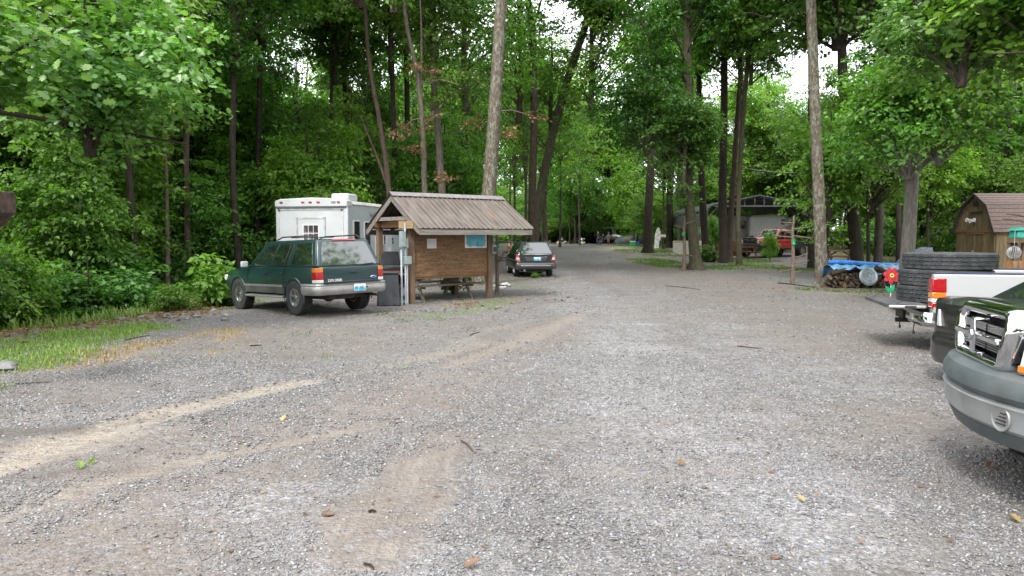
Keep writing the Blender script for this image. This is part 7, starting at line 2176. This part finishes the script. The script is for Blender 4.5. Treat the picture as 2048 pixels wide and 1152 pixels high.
# ------------------------------------------------------------------ far end of the drive: utility vehicle, people, clutter
p = at(1221, 486, 90); gu = gz(p.x, p.y)
ut = thing('utility_vehicle', 'grey side-by-side utility vehicle with roof at the far road crest', 'utility vehicle', (p.x, p.y, gu), R(-28))
UM = mat('utv_grey', (.62, .62, .58), .45, var=.1)
MB().hexa([(-1.35, -.62, .5), (1.2, -.62, .5), (1.2, .62, .5), (-1.35, .62, .5), (-1.35, -.66, .95), (1.15, -.58, .92), (1.15, .58, .92), (-1.35, .66, .95)]).build('body', mat('utv_body', (.10, .10, .095), .5), ut, bevel=.06)
MB().hexa([(.35, -.60, .9), (1.38, -.50, .72), (1.38, .50, .72), (.35, .60, .9), (.35, -.58, 1.18), (1.30, -.44, .98), (1.30, .44, .98), (.35, .58, 1.18)]).build('hood', UM, ut, bevel=.06)
MB().box((-.15, 0, 1.93), (1.45, 1.36, .06)).build('roof', mat('utv_roof', (.30, .31, .29), .5), ut, bevel=.02)
for s in (-1, 1):
    MB().tube([(.55, s * .62, 1.1), (.32, s * .64, 1.90), (-.85, s * .64, 1.90), (-.95, s * .64, .95)], .028, 7).build('roll_bar', BLACK, ut, 50)
    for x in (.98, -.92):
        wheel(ut, x, s * .64, .34, .26, .17, 6, mat('utv_rim', (.45, .47, .48), .4, .5), lug=False)
    MB().box((1.36, s * .33, .92), (.05, .2, .1)).build('headlight', TCLR, ut, bevel=.02)
    sd_ = MB().box((-.35, s * .3, 1.0), (.5, .48, .12)).build('seat', BLACK, ut, bevel=.04); MB().box((-.62, s * .3, 1.25), (.12, .46, .5)).build('seat_back', BLACK, sd_, bevel=.04)
MB().panel([(.56, -.6, 1.15), (.56, .6, 1.15), (.34, .6, 1.85), (.34, -.6, 1.85)], [(.03, .03), (.97, .03), (.97, .97), (.03, .97)], .01).build('windshield', glass('utv_glass', (.16, .17, .15)), ut)
MB().box((-1.05, 0, 1.02), (.7, 1.25, .25)).build('cargo_box', BLACK, ut, bevel=.03)

SKIN = mat('skin', (.52, .31, .22), .55, var=.06)
def person(label, loc, rz, h, joints, clothes, helmet=None, hairc=(.35, .24, .11)):
    """joints: name -> local position for a figure h tall, grown with a Skin modifier"""
    root = thing('person', label, 'person', loc, rz)
    names = list(joints)
    bones = [('pelvis', 'chest'), ('chest', 'neck'), ('neck', 'head'), ('head', 'crown'), ('chest', 'sh_l'), ('sh_l', 'el_l'), ('el_l', 'ha_l'), ('ha_l', 'fi_l'), ('chest', 'sh_r'), ('sh_r', 'el_r'), ('el_r', 'ha_r'), ('ha_r', 'fi_r'), ('pelvis', 'hip_l'), ('hip_l', 'kn_l'), ('kn_l', 'an_l'), ('an_l', 'to_l'), ('pelvis', 'hip_r'), ('hip_r', 'kn_r'), ('kn_r', 'an_r'), ('an_r', 'to_r')]
    rad = {'pelvis': .082, 'chest': .088, 'neck': .034, 'head': .060, 'crown': .050, 'sh': .042, 'el': .030, 'ha': .022, 'fi': .016, 'hip': .062, 'kn': .042, 'an': .028, 'to': .026}
    me = bpy.data.meshes.new('body')
    me.from_pydata([Vector(joints[n_]) * h for n_ in names], [(names.index(a), names.index(b)) for a, b in bones], [])
    o = link('body', me, SKIN, root)
    sk = o.modifiers.new('skin', 'SKIN'); sk.use_smooth_shade = True
    for i, n_ in enumerate(names):
        r_ = rad[n_.split('_')[0]] * h
        me.skin_vertices[0].data[i].radius = (r_, r_ * .85)
        me.skin_vertices[0].data[i].use_root = (n_ == 'pelvis')
    sb = o.modifiers.new('sub', 'SUBSURF'); sb.levels = sb.render_levels = 1
    J = {k: Vector(v) * h for k, v in joints.items()}
    for nm, col, segs in clothes:
        mb = MB()
        for a, b_, r0, r1 in segs:
            A, B = J[a], J[b_]
            mb.tube([A, A.lerp(B, .5), B], [r0 * h, (r0 + r1) / 2 * h, r1 * h], 10)
        mb.build(nm, mat('cloth_%s_%.2f_%.2f' % (nm, col[0], col[2]), col, .85, var=.12), root, 60)
    hd = J['head'].lerp(J['crown'], .55)
    if helmet: MB().sphere(hd + Vector((0, 0, .018 * h)), (.078 * h, .066 * h, .06 * h), 14, 8).build('helmet', mat('helmet_%.2f' % helmet[0], helmet, .4), root, 60)
    else: MB().sphere(hd + Vector((-.012 * h, 0, .016 * h)), (.070 * h, .062 * h, .062 * h), 14, 8).build('hair', mat('hair_%.2f' % hairc[0], hairc, .7), root, 60)
    f = J['head'] + Vector((.058 * h, 0, .012 * h))
    MB().sphere(f, (.012 * h, .009 * h, .014 * h), 8, 5).build('nose', SKIN, root, 60)
    for s in (-1, 1):
        MB().sphere(f + Vector((-.006 * h, s * .022 * h, .022 * h)), .006 * h, 8, 5).build('eye', INK, root, 60)
    return root
stand = {'pelvis': (0, 0, .53), 'chest': (.01, 0, .72), 'neck': (.0, 0, .83), 'head': (.01, 0, .90), 'crown': (.0, 0, .96), 'sh_l': (0, .115, .785), 'el_l': (.0, .155, .64), 'ha_l': (.06, .15, .50), 'fi_l': (.085, .145, .455), 'sh_r': (0, -.115, .785), 'el_r': (.01, -.155, .64), 'ha_r': (.06, -.15, .50), 'fi_r': (.085, -.145, .455),
         'hip_l': (0, .055, .50), 'kn_l': (.02, .06, .28), 'an_l': (0, .065, .045), 'to_l': (.09, .07, .02), 'hip_r': (0, -.055, .50), 'kn_r': (.01, -.06, .28), 'an_r': (-.01, -.065, .045), 'to_r': (.08, -.07, .02)}
ride = dict(stand); ride.update({'pelvis': (-.10, 0, .60), 'chest': (.05, 0, .78), 'neck': (.12, 0, .88), 'head': (.16, 0, .945), 'crown': (.15, 0, 1.0), 'sh_l': (.09, .115, .82), 'el_l': (.24, .17, .72), 'ha_l': (.36, .17, .66), 'fi_l': (.40, .15, .645), 'sh_r': (.09, -.115, .82), 'el_r': (.24, -.17, .72), 'ha_r': (.36, -.17, .66), 'fi_r': (.40, -.15, .645),
     'hip_l': (-.08, .06, .57), 'kn_l': (.14, .08, .44), 'an_l': (.02, .08, .22), 'to_l': (.10, .085, .19), 'hip_r': (-.08, -.06, .57), 'kn_r': (.10, -.08, .33), 'an_r': (-.01, -.08, .10), 'to_r': (.07, -.085, .07)})
def outfit(top, pants, shorts=False):
    return [('shirt', top, [('pelvis', 'chest', .088, .095), ('chest', 'neck', .093, .045), ('sh_l', 'el_l', .046, .040), ('sh_r', 'el_r', .046, .040), ('chest', 'sh_l', .07, .046), ('chest', 'sh_r', .07, .046)]),
            ('shorts' if shorts else 'trousers', pants, [('hip_l', 'kn_l', .070, .052), ('hip_r', 'kn_r', .070, .052), ('pelvis', 'hip_l', .08, .068), ('pelvis', 'hip_r', .08, .068)] + ([] if shorts else [('kn_l', 'an_l', .046, .036), ('kn_r', 'an_r', .046, .036)])),
            ('shoes', (.02, .02, .02), [('an_l', 'to_l', .034, .03), ('an_r', 'to_r', .034, .03)])]
p = at(1197, 489, 76); gp = gz(p.x, p.y)
bk = thing('bicycle', 'dark bicycle ridden by the child in a pale helmet', 'bicycle', (p.x, p.y, gp), R(100))
BKM = mat('bike_frame', (.02, .05, .09), .4)
for x in (-.50, .50):
    w_ = MB().torus((x, 0, .30), .275, .024, 28, 6, 'y').build('wheel', RUBBER, bk, 60)
    for k in range(8):
        a = PI * k / 8
        MB().tube([(x - math.cos(a) * .27, 0, .30 - math.sin(a) * .27), (x + math.cos(a) * .27, 0, .30 + math.sin(a) * .27)], .003, 4).build('spoke', GALV, w_)
for a, b_ in (((-.50, 0, .30), (-.05, 0, .30)), ((-.05, 0, .30), (-.18, 0, .72)), ((-.18, 0, .68), (.36, 0, .70)), ((-.05, 0, .30), (.36, 0, .66)), ((-.50, 0, .30), (-.17, 0, .66)), ((.36, 0, .78), (.50, 0, .30))):
    MB().tube([a, b_], .018, 7).build('frame_tube', BKM, bk, 50)
MB().tube([(.34, -.26, .88), (.36, 0, .86), (.34, .26, .88)], .014, 7).build('handlebar', BLACK, bk, 50)
MB().sphere((-.20, 0, .76), (.13, .07, .035), 12, 6).build('saddle', BLACK, bk, 60)
person('child in a dark top and pale helmet riding a bicycle up the drive', (p.x, p.y, gp), R(100), 1.34, ride, outfit((.05, .035, .035), (.16, .22, .28)), (.62, .58, .48))
p = at(1217, 487, 85)
person('child in a blue-grey shirt and pink shorts standing by the utility vehicle', (p.x, p.y, gz(p.x, p.y)), R(-120), 1.35, stand, outfit((.22, .28, .42), (.50, .16, .17), True), None, (.55, .40, .20))
p = at(1206, 486, 87)
person('small child in dark clothes between the cyclist and the utility vehicle', (p.x, p.y, gz(p.x, p.y)), R(-60), 1.15, stand, outfit((.03, .03, .04), (.05, .05, .06)), None, (.5, .38, .2))

# covered shape right of the utility vehicle
p = at(1262, 484, 84); g0 = gz(p.x, p.y)
vs, fs = [], []
nu, nv = 26, 14
for j in range(nv):
    for i in range(nu):
        a = 2 * PI * i / nu; t_ = j / (nv - 1)
        r_ = math.cos(t_ * PI / 2) ** .55
        vs.append((1.9 * r_ * math.cos(a) * (1 + .03 * math.sin(5 * a)), 1.0 * r_ * math.sin(a), 1.12 * math.sin(t_ * PI / 2) ** .8 * (1 + .12 * math.cos(a)) + .03 * math.sin(7 * a + 3 * t_)))
for j in range(nv - 1):
    for i in range(nu):
        fs.append((j * nu + i, j * nu + (i + 1) % nu, (j + 1) * nu + (i + 1) % nu, (j + 1) * nu + i))
o = MB().add(vs, fs).build('covered_mound', mat('grey_cover', (.075, .085, .09), .5, var=.25, vscale=3), None, 60); o.location = (p.x, p.y, g0 - .05)
tag(o, 'dark grey covered vehicle beside the utility vehicle', 'cover')
for i, (px_, c1, w_, lb, cat_) in enumerate(((1266, (.03, .36, .06), .55, 'green box with white top at the end of the drive', 'box'), (1274, (.03, .13, .42), .35, 'blue tub right of the green box', 'tub'))):
    p = at(px_, 488, 72); b_ = thing('storage_' + cat_, lb, cat_, (p.x, p.y, gz(p.x, p.y)))
    MB().box((0, 0, .2), (w_, .4, .4)).build('tub_body', mat('tub%d' % i, c1, .5), b_, bevel=.02)
    MB().box((0, 0, .45), (w_ + .03, .43, .10)).build('lid', WHITE if i == 0 else mat('tub%d' % i, c1), b_, bevel=.02)
p = at(1315, 484, 64); o = thing('white_sign_board', 'tall white pointed board with dark scrawl on the lawn', 'sign', (p.x, p.y, gz(p.x, p.y)))
pol = [(-.28, 0), (.10, 0), (.14, .5), (.28, .9), (.24, 1.5), (.10, 1.85), (-.06, 1.75), (-.22, 1.2)]
MB().prism(pol, -.02, .02, 'xz').build('board', WHITE, o, bevel=.005)
gg = random.Random(4)
for k in range(12):
    x, z = gg.uniform(-.15, .15), .2 + k * .12
    MB().beam((x - .09, -.024, z), (x + .09, -.024, z + gg.uniform(-.08, .08)), .004, .028).build('painted_mark', BLACK, o)
p = at(1322, 495, 60); o = thing('small_sign', 'small pale sign on a thin post on the bright lawn', 'sign', (p.x, p.y, gz(p.x, p.y)))
MB().box((0, 0, .6), (.05, .05, 1.2)).build('post', mat('sign_post', (.05, .13, .06), .6), o); MB().box((.1, -.03, 1.2), (.55, .03, .2)).build('sign_face', mat('sign_face', (.62, .52, .50), .6), o, bevel=.004)
p = at(1330, 470, 66); o = MB().tube([(0, 0, 0), (-.35, 0, 1.6)], [.05, .06], 8).build('leaning_pole', MATS['bark_cedar'], None, 50); o.location = (p.x + .1, p.y, gz(p.x, p.y) + .9); tag(o, 'pale pole leaning against the trunk left of the carport', 'pole')
p = at(1356, 480, 53); o = thing('low_white_panels', 'low cream panels standing below the carport side', 'panel', (p.x, p.y, gz(p.x, p.y)))
for k in range(4):
    MB().box((k * .75, .03 * (k % 2), .5), (.72, .05, 1.0)).build('panel', mat('cream_panel', (.52, .50, .42), .7), o, bevel=.005)
p = onground(1399, 505); o = thing('red_yard_flower', 'red pinwheel flower on a stick left of the mossy trunk', 'ornament', (p.x - .35, p.y, gz(p.x, p.y)))
MB().tube([(0, 0, 0), (0, 0, 1.1)], .02, 6).build('stick', WHITE, o)
for k in range(6):
    a = PI * k / 3
    MB().sphere((math.cos(a) * .13, -.03, 1.15 + math.sin(a) * .13), (.10, .02, .10), 8, 5).build('petal', PET, o)
p = at(1018, 490, 62); o = thing('red_cone', 'red and white marker cone by the trees left of the wagon', 'cone', (p.x, p.y, gz(p.x, p.y))); o.scale = (.7, .7, .7)
MB().lathe([(.32, 0), (.32, .05), (.22, .06), (.16, .45), (.001, .45)], 18, (0, 0, 0), 'z').build('cone_base', mat('cone_red', (.50, .06, .03), .6), o, 40)
MB().lathe([(.158, .452), (.12, .72), (.001, .72)], 18, (0, 0, 0), 'z').build('white_band', WHITE, o, 40)
MB().lathe([(.118, .722), (.07, 1.1), (.001, 1.1)], 18, (0, 0, 0), 'z').build('cone_tip', mat('cone_red', (.50, .06, .03)), o, 40)

# grey-blue boat-like shape and trailer rail behind the tarp at right
p = at(1790, 520, 29); o = thing('utility_trailer', 'low dark trailer frame with a grey tilted ramp behind the tarp', 'trailer', (p.x, p.y, gz(p.x, p.y)))
MB().box((0, 0, .62), (2.6, 1.2, .06)).build('deck', BLACK, o, bevel=.01)
for s in (-.8, .6): MB().lathe([(.001, -.08), (.24, -.08), (.27, -.05), (.27, .05), (.24, .08), (.001, .08)], 16, (s, -.66, .27), 'y').build('wheel', RUBBER, o, 40)
MB().hexa([(.2, -.5, .65), (1.3, -.5, .65), (1.3, .5, .65), (.2, .5, .65), (.55, -.4, 1.05), (1.25, -.4, 1.35), (1.25, .4, 1.35), (.55, .4, 1.05)]).build('tilted_ramp', mat('slate_blue', (.13, .14, .19), .5), o, bevel=.03)
for s in (-1.1, -.2): MB().box((s, -.55, .35), (.06, .06, .6)).build('stand', BLACK, o)

# power line wires
mbw = MB()
for i, (a, b_) in enumerate((((1080, 349, 88), (1480, 352, 70)), ((1480, 335, 70), (1700, 340, 60)))):
    A, B = at(*a), at(*b_)
    pts = [A.lerp(B, k / 12) - Vector((0, 0, .35 * math.sin(PI * k / 12))) - A for k in range(13)]
    o = MB().tube(pts, .014, 5).build('wire', mat('wire_grey', (.35, .36, .38), .5, .3), None, 60); o.location = A
    tag(o, ['thin pale wire crossing the woods above the cyclist', 'thin pale wire crossing the woods above the carport'][i], 'wire')

# ------------------------------------------------------------------ fallen leaves, sticks and clods on the gravel
lb = bpy.data.meshes.new('fallen_leaf'); lb.from_pydata([tuple((v[0] * .12 - .06, v[1] * .12, .012 + abs(v[1]) * .06 + v[0] * v[0] * .03)) for v in LOBE_V], [], [tuple(int(i) for i in f) for f in LOBE_F]); lb.update()
a_ = lb.attributes.new('lv', 'FLOAT', 'POINT'); a_.data.foreach_set('value', np.full(len(LOBE_V), .6, np.float32))
lb.materials.append(MATS['leaf_brown'])
def fleaf(px, py, s, label, m='leaf_brown', rz=0, group=None, tilt=.1):
    p = onground(px, py); o = bpy.data.objects.new('fallen_leaf', lb); COL.objects.link(o)
    o.location = (p.x, p.y, gz(p.x, p.y) + .012); o.rotation_euler = (tilt, -tilt, rz); s *= .8; o.scale = (s, s, s)
    o.material_slots[0].link = 'OBJECT'; o.material_slots[0].material = MATS[m]
    return tag(o, label, 'leaf', group)
fleaf(568, 843, .8, 'curled dry tan leaf in the middle of the left gravel', 'dry_blade', .4, tilt=.5)
fleaf(160, 938, 1.0, 'flat green fallen leaf beside the sandy rut', 'grass_blade', 2.2)
fleaf(185, 928, .8, 'curled green fallen leaf beside the sandy rut', 'grass_blade', 1.0, tilt=.6)
fleaf(945, 1140, 1.0, 'orange-brown fallen leaf at the bottom edge', 'leaf_brown', .3)
fleaf(1362, 934, .9, 'orange leaf on the brown dirt band in front', 'leaf_brown', 1.3)
fleaf(1600, 1004, .8, 'tan leaf lying on the gravel at right front', 'dry_blade', 2.0)
fleaf(1980, 938, 1.0, 'orange leaf below the dark pickup bumper', 'leaf_brown', .7)
fleaf(2030, 1046, .9, 'tan leaf near the lower right corner', 'dry_blade', 1.7)
fleaf(812, 738, .8, 'small bright green leaf on the gravel left of centre', 'grass_blade', .2)
fleaf(1700, 664, .9, 'orange leaf on the gravel left of the white pickup', 'leaf_brown', 2.6)
gl = random.Random(9)
for k in range(70):
    px_, py_ = gl.uniform(100, 1900), gl.uniform(600, 1130)
    if py_ > 850 and gl.random() < .5: continue
    fleaf(px_, py_, gl.uniform(.2, .45), 'small brown leaf scrap scattered on the gravel', gl.choice(('leaf_brown', 'leaf_brown', 'dry_blade')), gl.uniform(0, 6.28), 'leaf scraps scattered on the gravel')
for k in range(40):
    px_, py_ = 935 + gl.gauss(0, 14), 611 + gl.gauss(0, 3)
    fleaf(px_, py_, gl.uniform(.6, 1.0), 'brown leaf in the heap in front of the kiosk', 'leaf_brown', gl.uniform(0, 6.28), 'leaf heap in front of the kiosk', tilt=gl.uniform(-.5, .5))
def stick(px0, py0, px1, py1, r, label, m='bark_red', bend=.02):
    A, B = onground(px0, py0), onground(px1, py1); A.z, B.z = gz(A.x, A.y) + r + .004, gz(B.x, B.y) + r + .004
    d = (B - A); n_ = Vector((-d.y, d.x, 0)).normalized()
    o = MB().tube([A - A, d * .35 + n_ * bend, d * .7 + n_ * bend * .6, d], [r, r * .95, r * .8, r * .6], 7).build('stick', MATS[m], None, 50); o.location = A
    return tag(o, label, 'stick')
stick(922, 884, 946, 908, .008, 'bent brown stick on the gravel in front of centre')
stick(738, 1028, 752, 1030, .009, 'short dark stick left of the tyre tread marks', 'bark_dark')
stick(728, 1133, 748, 1144, .007, 'dark twig near the bottom edge', 'bark_dark')
stick(500, 694, 524, 692, .011, 'dark piece of bark left of the SUV rear', 'bark_dark')
stick(940, 672, 960, 665, .008, 'dark stick on the drive in front of the kiosk', 'bark_dark')
stick(1474, 694, 1522, 699, .010, 'long thin reddish twig on the gravel at right', 'bark_red')
stick(1330, 572, 1400, 580, .012, 'fallen branch in the dirt near the drive edge', 'bark_red', .1)
stick(1556, 567, 1630, 576, .02, 'rotten branch lying at the foot of the cedar post', 'bark_dark', .1)
stick(1608, 530, 1634, 528, .02, 'pale branch on the ground left of the lichen-spotted trunk', 'bark_cedar', .05)
stick(30, 770, 100, 766, .005, 'thin dark twig at the left grass edge', 'bark_dark')
stick(250, 682, 300, 672, .012, 'grey twig in the dry grass at left', 'bark_grey')
for i, (px_, py_, s) in enumerate(((1088, 930, .022), (655, 1035, .04), (1408, 978, .02), (1842, 975, .025), (1550, 1118, .03))):
    p = onground(px_, py_)
    o = MB().sphere((0, 0, 0), (s, s * .8, s * .5), 9, 6).build('dirt_clod', mat('clod', (.13, .085, .06), .95, var=.3, vscale=40, bump=.8), None)
    for v in o.data.vertices: v.co *= gl.uniform(.75, 1.2)
    o.location = (p.x, p.y, gz(p.x, p.y) + s * .3); tag(o, ['brown dirt clod right of the bent stick', 'dark brown clod left of the tread marks', 'small clod right of the brown dirt band', 'clod below the dark pickup', 'clod near the bottom edge at right'][i], 'clod')
for k in range(22):
    px_, py_ = gl.uniform(0, 470), 640 + gl.gauss(0, 8)
    q = onground(px_, py_ - px_ * .03)
    s = gl.uniform(.03, .09)
    o = MB().sphere((0, 0, 0), (s * 1.2, s, s * .6), 8, 5).build('stone', mat('edge_stone', (.17, .165, .165), .85, var=.2, objvar=.25), None)
    for v in o.data.vertices: v.co *= gl.uniform(.75, 1.25)
    o.location = (q.x, q.y, gz(q.x, q.y) + s * .3); tag(o, 'grey stone lying along the left gravel edge', 'stone', 'stones along the left gravel edge')
q = onground(8, 742)
for k in range(4):
    s = gl.uniform(.07, .13)
    o = MB().sphere((0, 0, 0), (s * 1.2, s, s * .7), 9, 6).build('rock', mat('edge_stone', (.3, .29, .29)), None)
    for v in o.data.vertices: v.co *= gl.uniform(.8, 1.2)
    o.location = (q.x - .1 * k, q.y + gl.uniform(-.2, .2), gz(q.x, q.y) + s * .3); tag(o, 'pale rock in the grass at the far left edge', 'rock', 'rocks at the far left edge')

litter_leaves('scrap_litter', 'tiny brown leaf and twig scraps drifted over the gravel', 9000, (-9, 9, 4, 26), lambda x, y: .06 + .5 * smoothstep(.55, .68, fbm(x, y, .7, 4, 161)), .035, 34)
